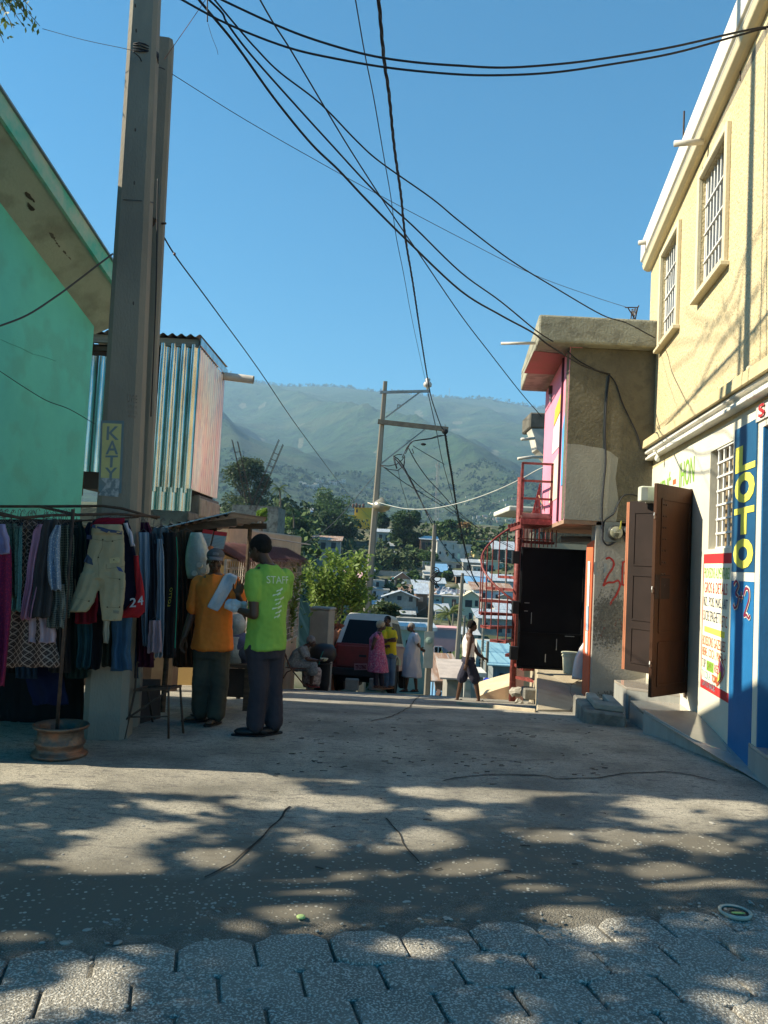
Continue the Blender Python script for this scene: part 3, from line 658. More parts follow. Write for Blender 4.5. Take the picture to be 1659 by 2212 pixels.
m = MB(); m.slab([gr(0, -.8), gr(1, -1.9), gr(1, -.12), gr(0, -.12)], (-.16, 0, 0)); m.build('plinth', M_PEACH, pl, bevel=.02)
M_GRILLE = mat('grille_white', (.62, .56, .50), (.40, .34, .28), scale=7, rough=.6)
m = MB(); zt = 1.50; L_ = (GB - GA).length; n = int(L_ / .125)
for i in range(n + 1):
 t = i / n; w = .012 * math.sin(i * 2.3); m.tube([gr(t, -.12), gr(t + w * .3, .4, .01), gr(t, 1.0, -.01), gr(t, zt)], .007, 5)
for j in range(14):
 z = -.10 + j * (zt + .10) / 13; m.tube([gr(k / 24, z + .012 * noise.noise(Vec((k * .7, j, 0))), .008) for k in range(25)], .007, 5)
for z in (-.11, .7, zt): m.beam(gr(0, z), gr(1, z), .03, .03)
for t in (0, .33, .66, 1): m.beam(gr(t, -.12), gr(t, zt), .035, .035)
m.build('grille', M_GRILLE, pl)
e = GB; m = MB()
for i in range(8):
 x = -i * .13; m.tube([Vec((e.x + x, e.y, -.1)), Vec((e.x + x, e.y, zt))], .007, 5)
for j in range(14): z = -.10 + j * (zt + .10) / 13; m.tube([Vec((e.x, e.y, z)), Vec((e.x - .95, e.y, z))], .007, 5)
m.build('grille', M_GRILLE, pl)
aw = thing('thatch_awning', 'ragged rust red palm thatch awning above the white wire grille', 'awning', gr(.5, 1.7))
M_THATCH = mat('rusty_thatch', (.33, .13, .10), (.16, .06, .05), scale=16, rough=1, stretch=(1, 3, 1))
rnd = random.Random(8); m = MB()
for i in range(2600):
 t = rnd.uniform(.03, 1.02); s_ = rnd.random(); a = gr(t, 1.78 - .26 * s_, -.35 + .48 * s_) + Vec((0, 0, rnd.uniform(0, .03))); l = rnd.uniform(.14, .30); d = Vec((.8, rnd.gauss(0, .25), -.42 - (.5 if s_ > .85 else 0))).normalized() * l
 sd = Vec((0, 1, 0)) * rnd.uniform(.006, .015); m.add([a - sd, a + sd, a + d + sd * .3, a + d - sd * .3], [(0, 1, 2, 3)])
m.slab([gr(.03, 1.75, -.35), gr(1.02, 1.75, -.35), gr(1.02, 1.53, .10), gr(.03, 1.53, .10)], (0, 0, .02)); m.build('thatch', M_THATCH, aw)
for t in (.1, .4, .7, .98): m = MB(); m.beam(gr(t, 1.72, -.5), gr(t, 1.51, .06), .05, .05); m.build('rafter', M_WOODD, aw)
m = MB(); m.beam(pw(16.5, 1.95, .1), pw(16.5, 1.95, .1) + Vec((.75, 1.1, -.08)), .12, .02); m.build('gutter', M_PVC, ph)
p = at(688, 1490, 17.9); p.z = gz(17.9) - .05; gp = thing('gate_pillar', 'square grey plastered gate pillar at the end of the white grille', 'pillar', p)
wq = .22; h = at(688, 1312, 17.9).z; m = MB(); m.box(p.x - wq, p.x + wq, p.y - wq, p.y + wq, p.z - .3, h - .05, Matrix.Translation(p) @ Matrix.Rotation(D2R(-14), 4, 'Z') @ Matrix.Translation(-p)); m.build('shaft', mat('pillar_grey', (.40, .36, .28), (.27, .25, .20), scale=1.8, rough=.9, bump=.4), gp, bevel=.015)
m = MB(); m.box(p.x - wq - .02, p.x + wq + .02, p.y - wq - .02, p.y + wq + .02, h - .048, h + .015, Matrix.Translation(p) @ Matrix.Rotation(D2R(-14), 4, 'Z') @ Matrix.Translation(-p)); m.build('cap', M_CONC, gp, bevel=.02)
fa = Vec((at(702, 1400, 18.2).x, 18.2, 0)); fb = Vec((at(738, 1400, 21).x, 21, 0)); fn = thing('board_fence', 'orange pink board fence beside the red pickup', 'fence', (fa.x, fa.y, -1.4))
zt = at(715, 1358, 18.6).z; M_BOARD = mat('salmon_boards', (.50, .22, .13), (.38, .16, .10), scale=3, rough=.9, stretch=(4, 4, .6)); m = MB()
for i in range(16):
 t0, t1 = i / 16, (i + .93) / 16; a, b = fa.lerp(fb, t0), fa.lerp(fb, t1); m.slab([Vec((a.x, a.y, -2.2)), Vec((b.x, b.y, -2.2)), Vec((b.x, b.y, zt - .25 * t0 + .03 * math.sin(i * 5))), Vec((a.x, a.y, zt - .25 * t0 + .03 * math.sin(i * 5)))], (-.025, 0, 0))
m.build('board', M_BOARD, fn)
m = MB(); m.beam((fa.x - .04, fa.y, -.9), (fb.x - .04, fb.y, -1.1), .04, .08); m.build('rail', M_WOODD, fn)
m = MB(); p = at(727, 1352, 18.9); mm = MB(); rnd = random.Random(2)
clump(mm, p, .16, 60, rnd, .5, .35); solo(mm, 'bougainvillea', mat('orange_leaf', (.45, .13, .06), (.28, .08, .04), scale=8), 'small rusty orange plant spilling over the top of the board fence', 'plant', org=p)
# ================================================================== RIGHT SIDE: cream shop house
WP = (3.22, 7.13); WD = (.14, 1.0); WDn = Vec((.14, 1, 0)).normalized(); WN = Vec((-1, .14, 0)).normalized()
def wl(Y, z, off=0): return Vec((WP[0] + .14 * (Y - WP[1]), Y, z)) + WN * off
def ww(u, v): return onw(u, v, WP, WD)
M_CREAM = mat('cream_stucco', (.60, .50, .30), (.53, .43, .25), scale=.8, rough=.92, bump=1.0, bscale=34, speck=(.36, .28, .14), speckscale=30, speckamt=.5)
M_CREAMS = mat('cream_smooth', (.64, .61, .49), (.56, .53, .43), scale=1.1, rough=.8, bump=.12, bscale=60)
M_TRIM = mat('cream_trim', (.62, .55, .37), (.56, .48, .32), scale=2, rough=.8, bump=.15)
M_WHITE = mat('white_trim', (.70, .68, .60), (.62, .59, .51), scale=1.5, rough=.75, bump=.1)
M_GROOVE = mat('grey_blue_groove', (.30, .33, .36), (.22, .25, .28), scale=4, rough=.8)
cb = thing('cream_shop', 'cream stuccoed two storey shop with white cornices and barred windows along the right side', 'building', wl(9, 0))
YN, YF = 5.4, 12.1; ZC = 3.10; ZT = 6.25
def wallwith(m, y0, y1, z0, z1, holes, off=0, th=.2):
 ys = sorted({y0, y1, *[h[0] for h in holes], *[h[1] for h in holes]}); zs = sorted({z0, z1, *[h[2] for h in holes], *[h[3] for h in holes]})
 for a, b in zip(ys, ys[1:]):
  for c, d in zip(zs, zs[1:]):
   ym, zm = (a + b) / 2, (c + d) / 2
   if any(h[0] < ym < h[1] and h[2] < zm < h[3] for h in holes): continue
   m.quad(wl(b, c, off), wl(a, c, off), wl(a, d, off), wl(b, d, off))
 for h in holes:
  a, b, c, d = h
  m.quad(wl(a, c, off), wl(a, c, off - th), wl(a, d, off - th), wl(a, d, off)); m.quad(wl(b, c, off - th), wl(b, c, off), wl(b, d, off), wl(b, d, off - th))
  m.quad(wl(a, d, off), wl(a, d, off - th), wl(b, d, off - th), wl(b, d, off)); m.quad(wl(a, c, off - th), wl(a, c, off), wl(b, c, off), wl(b, c, off - th))
UW = [(10.13, 11.16, 4.86, 6.10), (7.98, 9.02, 4.86, 6.18)]; LW = (7.55, 8.36, 1.90, 2.92); DR = (9.12, 10.42, .25, 2.60); DR2 = (5.75, 6.72, .2, 2.9)
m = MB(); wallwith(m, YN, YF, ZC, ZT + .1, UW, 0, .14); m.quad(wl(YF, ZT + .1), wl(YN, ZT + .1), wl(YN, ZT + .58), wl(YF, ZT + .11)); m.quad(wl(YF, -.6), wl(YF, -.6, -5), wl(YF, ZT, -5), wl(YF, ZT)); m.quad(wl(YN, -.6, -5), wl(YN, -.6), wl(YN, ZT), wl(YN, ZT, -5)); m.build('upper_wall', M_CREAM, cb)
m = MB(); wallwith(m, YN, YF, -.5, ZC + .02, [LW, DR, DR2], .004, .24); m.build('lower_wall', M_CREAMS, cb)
m = MB(); m.slab([wl(YN, ZT + .3, .0), wl(YF, ZT + .3, .0), wl(YF, ZT + .3, -5), wl(YN, ZT + .3, -5)], (0, 0, -.1)); m.build('roof', M_CONC, cb)
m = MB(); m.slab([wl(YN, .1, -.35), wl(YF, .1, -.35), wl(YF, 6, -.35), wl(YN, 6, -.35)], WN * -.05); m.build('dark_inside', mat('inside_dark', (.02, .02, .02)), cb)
def moulding(prof, y0, y1, mt, name, parent=cb, dz=0):
 m = MB(); a = [wl(y0, z + dz, o) for o, z in prof]; b = [wl(y1, z, o) for o, z in prof]; m.rings([a, b]); return m.build(name, mt, parent, bevel=.006)
moulding([(0, 6.72), (.15, 6.72), (.15, 6.43), (.12, 6.42), (.12, 6.396), (0, 6.396)], YN, YF + .1, M_WHITE, 'parapet', dz=.5)
moulding([(0, 6.392), (.11, 6.392), (.11, 6.365), (0, 6.365)], YN, YF + .08, M_GROOVE, 'cornice_groove', dz=.5)
moulding([(0, 6.36), (.13, 6.36), (.11, 6.29), (.06, 6.26), (0, 6.26)], YN, YF + .06, M_TRIM, 'cornice', dz=.5)
moulding([(0, 3.56), (.15, 3.54), (.16, 3.42), (0, 3.42)], YN, YF + .1, mat('ledge_yellow', (.58, .48, .27), (.46, .37, .2), scale=5, rough=.85, bump=.2), 'ledge', dz=-.19)
moulding([(0, 3.416), (.11, 3.416), (.11, 3.375), (0, 3.375)], YN, YF + .08, M_GROOVE, 'ledge_groove', dz=-.17)
moulding([(0, 3.371), (.12, 3.371), (.12, 3.34), (.08, 3.335), (.08, 3.29), (.11, 3.285), (.11, 3.25), (0, 3.25)], YN, YF + .06, M_WHITE, 'ledge_cornice', dz=-.13)
M_GLASS = mat('dim_glass', (.06, .07, .09), (.10, .10, .10), scale=2, rough=.12, spec=.7)
M_BAR = mat('white_bars', (.74, .73, .68), rough=.5)
for k, (a, b, c, d) in enumerate(UW):
 f = MB(); w = .075
 for y0, y1, z0, z1, pr in ((a - w, a, c - w, d + w, .05), (b, b + w, c - w, d + w, .05), (a, b, d, d + w, .05), (a, b, c - w, c, .052)):
  f.slab([wl(y0, z0, .0), wl(y1, z0, .0), wl(y1, z1, .0), wl(y0, z1, .0)], WN * pr)
 fr = f.build('window_frame', M_TRIM, cb, bevel=.008)
 f = MB(); f.slab([wl(a - .12, c - w - .05, 0), wl(b + .1, c - w - .05, 0), wl(b + .1, c - w - .002, 0), wl(a - .12, c - w - .002, 0)], WN * .09); f.build('window_sill', M_TRIM, cb, bevel=.006)
 f = MB(); f.slab([wl(a, c, -.09), wl(b, c, -.09), wl(b, d, -.09), wl(a, d, -.09)], WN * -.01); f.build('pane', M_GLASS, fr)
 f = MB()
 for i in range(8): y = a + (b - a) * (i + .5) / 8; f.beam(wl(y, c, -.05), wl(y, d, -.05), .02, .02)
 for j in range(1, 4): z = c + (d - c) * j / 4; f.beam(wl(a, z, -.035), wl(b, z, -.035), .025, .02)
 for y in (a + .015, b - .015): f.beam(wl(y, c, -.06), wl(y, d, -.06), .03, .05)
 f.build('window_bars', M_BAR, fr)
a, b, c, d = LW
f = MB()
for i in range(4): y = a + .02 + (b - a - .24) * i / 3 + (.0 if i else 0); f.beam(wl(y, c, -.03), wl(y, d, -.03), .026, .022)
for j in range(8): z = c + .01 + (d - c - .02) * j / 7; f.beam(wl(a, z, -.018), wl(b - .22, z, -.018), .024, .02)
gw = f.build('window_grille', M_BAR, cb)
f = MB(); f.slab([wl(a, c, -.13), wl(b, c, -.13), wl(b, d, -.13), wl(a, d, -.13)], WN * -.01); f.build('pane', mat('amber_blind', (.16, .11, .05), (.05, .04, .03), scale=3, rough=.5, stretch=(1, 9, 1)), cb)
f = MB()
for i in range(3): y = a + .13 + i * .2; f.slab([wl(y, c, -.10), wl(y + .07, c, -.10), wl(y + .07, d, -.10), wl(y, d, -.10)], WN * .004)
f.build('blind_slats', mat('blind_tan', (.30, .22, .12), rough=.7), cb)
M_BLUED = mat('navy_paint', (.010, .07, .16), (.014, .09, .19), scale=2, rough=.55, bump=.1)
M_BLUE = mat('blue_paint', (.012, .12, .30), (.016, .15, .36), scale=2, rough=.55, bump=.1)
M_YEL = mat('sign_yellow', (.80, .72, .10), (.72, .66, .10), scale=5, rough=.7)
M_RED = mat('sign_red', (.55, .03, .035), (.48, .03, .03), scale=5, rough=.7)
M_GREEN = mat('sign_green', (.22, .42, .05), (.18, .36, .05), scale=6, rough=.7)
M_INKB = mat('sign_ink', (.06, .07, .12), rough=.8); M_ORG = mat('sign_orange', (.62, .13, .04), rough=.8); M_TEAL = mat('sign_teal', (.12, .34, .40), rough=.8)
pa, pb = 6.84, 7.49
m = MB(); m.slab([wl(pa, -.1), wl(pb, -.1), wl(pb, 1.59), wl(pa, 1.59)], WN * .010); m.build('blue_pier', M_BLUE, cb)
m = MB(); m.slab([wl(pa, 1.592), wl(pb, 1.592), wl(pb, 1.67), wl(pa, 1.67)], WN * .009); m.build('white_band', M_WHITE, cb)
m = MB(); m.slab([wl(pa, 1.672), wl(pb, 1.672), wl(pb, 3.0), wl(pa, 3.0)], WN * .012); lp = m.build('loto_panel', M_BLUED, cb)
for ch, (u0, u1, v0, v1) in zip('LOTO', ((1598, 1638, 953, 1010), (1597, 1636, 1014, 1080), (1594, 1637, 1090, 1149), (1594, 1633, 1158, 1224))):
 yc = (pa + pb) / 2; zt_ = ww((u0 + u1) / 2, v0).z - .02; zb = ww((u0 + u1) / 2, v1).z - .02
 lettering(ch, wl(pb - .06, zb, .013), wl(pa + .02, zb, .013), wl(pb - .06, zt_, .013), M_YEL, cb, bold=.065, thick=.002)
z0 = 1.26; S3 = [[(0, .86), (.5, 1), (.9, .82), (.45, .56), (.95, .42), (.75, .12), (.3, .02), (.0, .14)]]
bl = wl(pb - .10, z0 - .02, .013); X = wl(pb - .26, z0, .013) - wl(pb - .10, z0, .013)
for mt, w, lf in ((M_WHITE, .055, .003), (mat('wine_red', (.24, .02, .06), rough=.7), .030, .007)):
 strokes(S3, bl + Vec((0, 0, .10)), X, (0, 0, .25), w, mt, cb, lift=lf)
 strokes([[(0, .5), (1, .5)], [(.5, 0), (.5, 1)]], wl(pb - .28, z0 + .14, .013), wl(pb - .38, z0, 0) - wl(pb - .28, z0, 0), (0, 0, .10), w * .8, mt, cb, lift=lf)
 strokes([[(0, .78), (.3, 1), (.8, .95), (.9, .7), (.5, .38), (.1, .12), (.5, .16), (.9, .06), (1.1, .16)]], wl(pb - .41, z0, .013), wl(pb - .57, z0, 0) - wl(pb - .41, z0, 0), (0, 0, .27), w, mt, cb, lift=lf)
M_BOARDW = mat('board_cream', (.84, .80, .62), (.78, .74, .57), scale=1.3, rough=.8)
ya, yb_, za, zb_ = 7.50, 8.52, .46, 1.85
m = MB(); m.slab([wl(ya, za), wl(yb_, za), wl(yb_, zb_), wl(ya, zb_)], WN * .006); m.build('board_border', M_RED, cb)
m = MB(); m.slab([wl(ya, za + .09, .006), wl(yb_ - .07, za + .09, .006), wl(yb_ - .045, za + .16, .006), wl(yb_ - .045, zb_ - .10, .006), wl(ya, zb_ - .10, .006)], WN * .004); m.build('painted_board', M_BOARDW, cb)
def bt(s, y0, y1, z0, z1, mt, bold=.0): lettering(s, wl(y0, z0, .010), wl(y1, z0, .010), wl(y0, z1, .010), mt, cb, bold=bold, wobble=.03, lift=.003)
L0, L1 = yb_ - .07, ya + .045
bt('PROVISIONS ALIMENTAIRES', L0, L1, 1.60, 1.71, M_GREEN)
bt('GROS & DETAILS', L0 - .02, L1 + .06, 1.45, 1.56, M_RED)
bt('RIZ , POIS, MAIS, LAIT', L0, L1 + .04, 1.30, 1.41, M_INKB)
bt('SUCRE SPAGHETTI', L0, L1 + .26, 1.165, 1.27, M_INKB); bt('ETC', L1 + .22, L1 + .04, 1.14, 1.25, M_ORG)
m = MB(); m.slab([wl(L0 - .06, 1.05, .010), wl(L1 + .12, 1.04, .010), wl(L1 + .12, 1.10, .010), wl(L0 - .06, 1.105, .010)], WN * .003); m.build('painted_bar', M_YEL, cb)
bt('BOISSONS GAZEUSES', L0, L1 + .08, .91, 1.01, M_ORG); bt('BIERE , COCA , MALTA-H', L0, L1 + .06, .79, .89, M_ORG)
bt('7UP', L0, L0 - .14, .68, .77, M_INKB)
m = MB(); m.slab([wl(L0 - .18, .665, .010), wl(L0 - .44, .665, .010), wl(L0 - .44, .765, .010), wl(L0 - .18, .765, .010)], WN * .003); m.build('painted_oval', M_GREEN, cb); bt('CAMPEO', L0 - .20, L0 - .42, .68, .75, M_RED, .02); bt('RED', L0 - .47, L0 - .65, .68, .76, M_RED)
bt('TI COLA', L0, L0 - .32, .575, .655, M_TEAL); bt('TORO', L0 - .38, L0 - .6, .575, .655, M_ORG, .05); bt('GATO RADE', L0 - .02, L0 - .5, .55 - .055, .55 + .01, M_TEAL)
strokes([[(0, 0), (.1, .5), (.3, 1)], [(0, 0), (.7, .3), (1, .6), (.6, .9), (.3, 1)]], wl(L1 + .34, .56, .010), wl(L1 + .08, .56, 0) - wl(L1 + .34, .56, 0), (0, 0, .30), .018, M_ORG, cb, name='painted_bottle')
m = MB(); m.slab([wl(L1 + .31, .585, .010), wl(L1 + .14, .68, .010), wl(L1 + .12, .75, .010), wl(L1 + .27, .83, .010)], WN * .002); m.build('painted_bottle', mat('magenta_paint', (.45, .12, .2), rough=.8), cb)
m = MB(); m.slab([wl(L1 + .30, .60, .017), wl(L1 + .19, .66, .017), wl(L1 + .19, .72, .017), wl(L1 + .25, .70, .017)], WN * .002); m.build('painted_bottle', M_YEL, cb)
zt_, zb = 2.98, 2.60
lettering('MENÉ', wl(11.05, zb + .0, .004), wl(10.25, zb + .0, .004), wl(11.05, zt_ - .04, .004), M_GREEN, cb, bold=.015)
lettering('-', wl(10.12, zb + .15, .004), wl(9.95, zb + .15, .004), wl(10.12, zb + .21, .004), M_ORG, cb, bold=.03)
lettering('JHON', wl(9.8, zb - .02, .004), wl(9.03, zb - .02, .004), wl(9.8, zt_, .004), M_GREEN, cb, bold=.015)
m = MB(); m.slab([wl(5.6, 2.96, .0), wl(pa + .02, 2.96, .0), wl(pa + .02, 3.10, .0), wl(5.6, 3.10, .0)], WN * .02); m.build('sign_board', M_WHITE, cb)
lettering('S', wl(6.76, 2.68 + .30, .03), wl(6.60, 2.68 + .30, .03), wl(6.76, 3.09, .03), M_RED, cb, bold=.03)
m = MB(); m.slab([wl(pa - .02, -.1), wl(pa - .14, -.1), wl(pa - .14, 2.9), wl(pa - .02, 2.9)], WN * -.12); m.build('door_jamb', M_BLUE, cb)
m = MB(); m.slab([wl(5.7, .1, -.14), wl(pa - .16, .1, -.14), wl(pa - .16, 2.8, -.14), wl(5.7, 2.8, -.14)], WN * -.04); dd = m.build('door', mat('tan_door', (.35, .17, .07), (.26, .12, .05), scale=3, rough=.5, stretch=(3, 3, .5)), cb)
m = MB(); a, b, c, d = DR
for y0, y1, z0, z1 in ((a - .03, a + .03, c, d), (b - .03, b + .03, c, d), (a + .03, b - .03, d - .05, d)): m.slab([wl(y0, z0, .0), wl(y1, z0, .0), wl(y1, z1, .0), wl(y0, z1, .0)], WN * .03)
m.build('door_frame', M_WOODD, cb)
M_BROWN = mat('brown_door', (.075, .032, .016), (.04, .02, .012), scale=2.2, rough=.55, bump=.1, spec=.12, stretch=(1, 1, .4))
M_BROWND = mat('dark_brown_door', (.032, .022, .019), (.022, .016, .014), scale=2, rough=.6, spec=.1)
def leaf(H, Fp, z0, z1, mt, name='door_leaf', studs=False, edge=None):
 H = Vec((H[0], H[1], 0)); Fp = Vec((Fp[0], Fp[1], 0)); d = (Fp - H); w = d.length; d.normalize(); n = Vec((d.y, -d.x, 0))
 if n.y > 0: n = -n
 m = MB(); q = lambda s, z, o=0: H + d * s + Vec((0, 0, z)) + n * o
 m.slab([q(0, z0, -.02), q(w, z0, -.02), q(w, z1, -.02), q(0, z1, -.02)], n * .04); o = m.build(name, mt, cb, bevel=.004)
 m = MB()
 for c0, c1 in ((.62, .93), (.30, .56), (.05, .25)):
  za, zb = z0 + (z1 - z0) * c0, z0 + (z1 - z0) * c1
  for A, B in (((.1, za), (w - .1, za)), ((.1, zb), (w - .1, zb)), ((.1, za), (.1, zb)), ((w - .1, za), (w - .1, zb))): m.beam(q(*A, .024), q(*B, .024), .02, .012, up=n)
 m.build('door_panel', mt, o)
 if studs:
  for cc in (0, 1):
   m = MB()
   for k in range(8): z = z1 - .22 - k * .125; m.ball(q(w - .14 - cc * .05, z, .022), .011, 8, 5)
   m.build('stud_row', M_RUST, o)
  m = MB(); m.slab([q(w - .30, z1 - 1.24, .021), q(w - .01, z1 - 1.24, .021), q(w - .01, z1 - .98, .021), q(w - .30, z1 - .98, .021)], n * .006); m.build('lock_plate', M_BROWND, o)
 if edge:
  for dx in (0, .026):
   m = MB(); m.slab([q(w + .002 + dx, z0, -.02), q(w + .024 + dx, z0, -.02), q(w + .024 + dx, z1 - .01, -.02), q(w + .002 + dx, z1 - .01, -.02)], n * .035); m.build('edge_strip', edge, o)
 for z in (z0 + .35, (z0 + z1) / 2, z1 - .35):
  m = MB(); m.tube([q(w + .012, z - .03, .0), q(w + .035, z, .01), q(w + .012, z + .03, .0)], .006, 6); m.build('latch_ring', mat('steel_bright', (.5, .5, .48), rough=.4, metal=.8), o)
 return o
leaf((3.505, 9.12), (2.905, 8.6), .31, 2.59, M_BROWN, studs=True)
leaf((3.70, 10.42), (3.36, 10.95), at(1353, 1446, 10.95).z, at(1362, 1083, 10.95).z, M_BROWND, edge=mat('orange_edge', (.42, .16, .08), rough=.6))
m = MB(); p = ww(1437, 978) + WN * .1; m.ball(p - Vec((0, 0, .08)), (.035, .035, .045), 12, 8); m.build('bulb', mat('bulb_glass', (.8, .8, .72), rough=.2), cb, smooth=True)
m = MB(); m.tube([p + Vec((0, 0, .0)), p - Vec((0, 0, .05))], .018, 10); m.beam(p + Vec((.08, 0, .02)), p + Vec((-.05, 0, .02)), .05, .02); m.build('bulb_socket', M_WHITE, cb)
bx = at(1398, 1066, 10.6); mb_ = thing('meter_box', 'small translucent plastic meter box mounted above the brown doors', 'meter box', bx)
m = MB(); m.box(bx.x - .10, bx.x + .12, bx.y - .08, bx.y + .08, bx.z - .11, bx.z + .09); m.build('case', mat('translucent_plastic', (.62, .64, .52), (.5, .52, .42), scale=9, rough=.3, spec=.5), mb_, bevel=.012)
m = MB(); m.box(bx.x - .105, bx.x - .02, bx.y - .086, bx.y - .082, bx.z - .10, bx.z + .07); m.build('cover', mat('clear_plate', (.30, .36, .38), rough=.1, spec=.8), mb_)
m = MB(); m.beam(bx + Vec((0, .05, -.11)), wl(10.6, bx.z - .12, 0), .10, .02); m.build('bracket', M_WHITE, mb_)
for (u, v, ln, lb) in ((1500, 306, .40, 'white'), (1394, 522, .18, 'white')):
 p = onw(u, v, (WP[0] - .16, WP[1]), WD); m = MB(); m.tube([p + WN * -.1, p + WN * ln * .55 + Vec((0, 0, -.02))], .035, 12); m.build('rain_spout', M_PVC, cb, smooth=True)
for u, v0, v1 in ((1478, 330, 240), (1508, 300, 232), (1604, 60, 14)):
 Y = onw(u, (v0 + v1) / 2, (WP[0] - .1, WP[1]), WD).y; m = MB(); a_ = onw(u, v1, (WP[0] + .0, WP[1]), WD); m.tube([Vec((a_.x, a_.y, 6.5)), a_], .012, 6); m.build('rebar', M_RUST, cb)
m = MB(); rnd = random.Random(3)
for u, v in ((1604, 835), (1640, 800)):
 p = ww(u, v); m.ball(wl(p.y, 3.43, .06), (.05, .05, .035), 8, 6)
m.build('mortar_lump', M_TRIM, cb, smooth=True)
M_TILE = mat('polished_tile', (.36, .32, .27), (.29, .26, .22), scale=3, rough=.09, spec=.6, bump=.0)
M_TILES = mat('tile_riser', (.33, .33, .30), (.24, .24, .22), scale=2.2, rough=.35, stretch=(4, 4, .6))
st = thing('tiled_steps', 'polished beige tiled ramp and steps climbing to the cream shop doors', 'steps', atg(1480, 1620))
def above(bot, top):
 g_ = atg(*bot); return Vec((g_.x, g_.y, at(top[0], top[1], g_.y).z)), g_
def platform(edges, back, name):
 tops = []; bots = []
 for b, t in edges: T, G = above(b, t); tops.append(T); bots.append(Vec((G.x, G.y, -.6)))
 bk = [wl(Y, z, -.02) for Y, z in back]
 m = MB(); m.slab(tops + bk, (0, 0, -.03)); m.build('tread', M_TILE, st, bevel=.003)
 m = MB(); t2 = [p - Vec((0, 0, .031)) for p in tops] + [p - Vec((0, 0, .031)) for p in bk]; b2 = bots + [Vec((p.x, p.y, -.6)) for p in bk]; m.rings([b2, t2]); m.build('riser', M_TILES, st)
 return tops
T = platform([((1659, 1664), (1659, 1658)), ((1589, 1662.5), (1589, 1655)), ((1551, 1645), (1551, 1636)), ((1494, 1622), (1494, 1595)), ((1389, 1585), (1395, 1533.5))],
             [(8.72, .175), (8.0, .15), (7.4, .12), (6.3, .02)], 'c')
def blk(p4, z1, z0=-.6, mt=M_TILES):
 m = MB(); m.slab([Vec((p.x, p.y, z1)) for p in p4], (0, 0, -.03)); m.build('tread', M_TILE, st, bevel=.003); m = MB(); m.rings([[Vec((p.x, p.y, z0)) for p in p4], [Vec((p.x, p.y, z1 - .031)) for p in p4]]); m.build('riser', mt, st)
zB = at(1361, 1512, 9.3).z; g0 = atg(1389, 1585); zB = .14
b1 = atz(1392, 1546, .10); b2 = atz(1361, 1512.5, .13)
blk([b1, b2, wl(b2.y + .1, 0, -.02), wl(b1.y + .1, 0, -.02)], .128)
a1 = atz(1358, 1506, .13); a2 = atz(1333.6, 1479.5, .13)
blk([a1 + Vec((0, .01, 0)), a2, wl(11.5, 0, -.02), wl(a1.y + .2, 0, -.02)], .15)
s1 = atz(1358, 1500, .2); blk([s1 + Vec((.06, .3, 0)), s1 + Vec((.09, .9, 0)), wl(10.5, 0, -.02), wl(9.4, 0, -.02)], .24)
q = wl(6.95, 0, .12); blk([wl(6.86, 0, .02), wl(5.6, 0, .02), wl(5.6, 0, -.12), wl(6.86, 0, -.12)], .24)
# ================================================================== grey concrete house with pink front
GY = 11.5; gX = lambda Y: 2.58 + .09 * (Y - GY)
M_GREYW = mat('rough_grey_render', (.175, .155, .105), (.10, .09, .065), scale=1.3, rough=1, bump=1.0, bscale=22, speck=(.10, .09, .065), speckscale=9, speckamt=.6)
M_PALEW = mat('pale_render', (.34, .325, .28), (.27, .26, .22), scale=1.6, rough=.9, bump=.2, speck=(.22, .2, .17), speckscale=2, speckamt=.35)
M_PINK = mat('hot_pink_paint', (.74, .26, .36), (.66, .22, .31), scale=1.4, rough=.8, bump=.1)
gb = thing('grey_house', 'grey unrendered concrete house with a pink painted front and a heavy roof slab', 'building', (3.1, GY, -.3))
zU = 2.33; zS = 4.84
m = MB(); m.slab([Vec((gX(GY), GY, zU)), Vec((4.2, GY, zU)), Vec((4.2, GY, zS)), Vec((gX(GY), GY, zS))], (0, .2, 0)); m.build('upper_wall', M_GREYW, gb, bevel=.01)
m = MB(); yo = at(1310, 1000, GY).x; pts = [(gX(GY) + .01, zU), (3.33, zU), (3.36, 2.6), (3.30, 2.95), (3.33, 3.25), (3.22, 3.33), (3.10, 3.38), (2.9, 3.40), (2.75, 3.42), (gX(GY) + .01, 3.42)]
m.slab([Vec((x, GY - .002, z)) for x, z in pts], (0, -.005, 0)); m.build('plaster_patch', M_PALEW, gb)
m = MB(); m.slab([Vec((gX(GY), GY + .003, zU)), Vec((gX(14.6), 14.6, zU)), Vec((gX(14.6), 14.6, zS)), Vec((gX(GY), GY + .003, zS))], (.18, 0, 0)); m.build('pink_front', M_PINK, gb)
def pk(Y, z, o=.004): return Vec((gX(Y) - o, Y, z))
for pts, c in (([(11.62, 2.85), (11.95, 2.85), (12.0, 3.7), (11.7, 4.0)], (.08, .35, .70)), ([(12.3, 2.7), (13.4, 2.7), (13.2, 3.3), (12.35, 3.4)], (.78, .62, .50)), ([(12.2, 3.5), (13.2, 3.5), (13.1, 3.9), (12.2, 4.05)], (.75, .74, .68)), ([(12.2, 4.08), (13.1, 3.95), (13.0, 4.2), (12.25, 4.35)], (.70, .48, .06))):
 m = MB(); m.slab([pk(*p) for p in pts][::-1], (-.004, 0, 0)); m.build('mural', mat('mural_%d' % int(c[2] * 100), c, rough=.8, scale=3), gb)
m = MB(); m.slab([pk(12.08, zU, 0), pk(12.16, zU, 0), pk(12.16, zS, 0), pk(12.08, zS, 0)][::-1], (-.03, 0, 0)); m.build('recess_shade', mat('dark_plum', (.08, .03, .05)), gb)  # dark strip painted for the shade in the front's recess
c0 = Vec((at(1163, 712, 11.3).x, 11.3, 0)); c1 = Vec((at(1125, 830, 14.6).x, 14.6, 0))
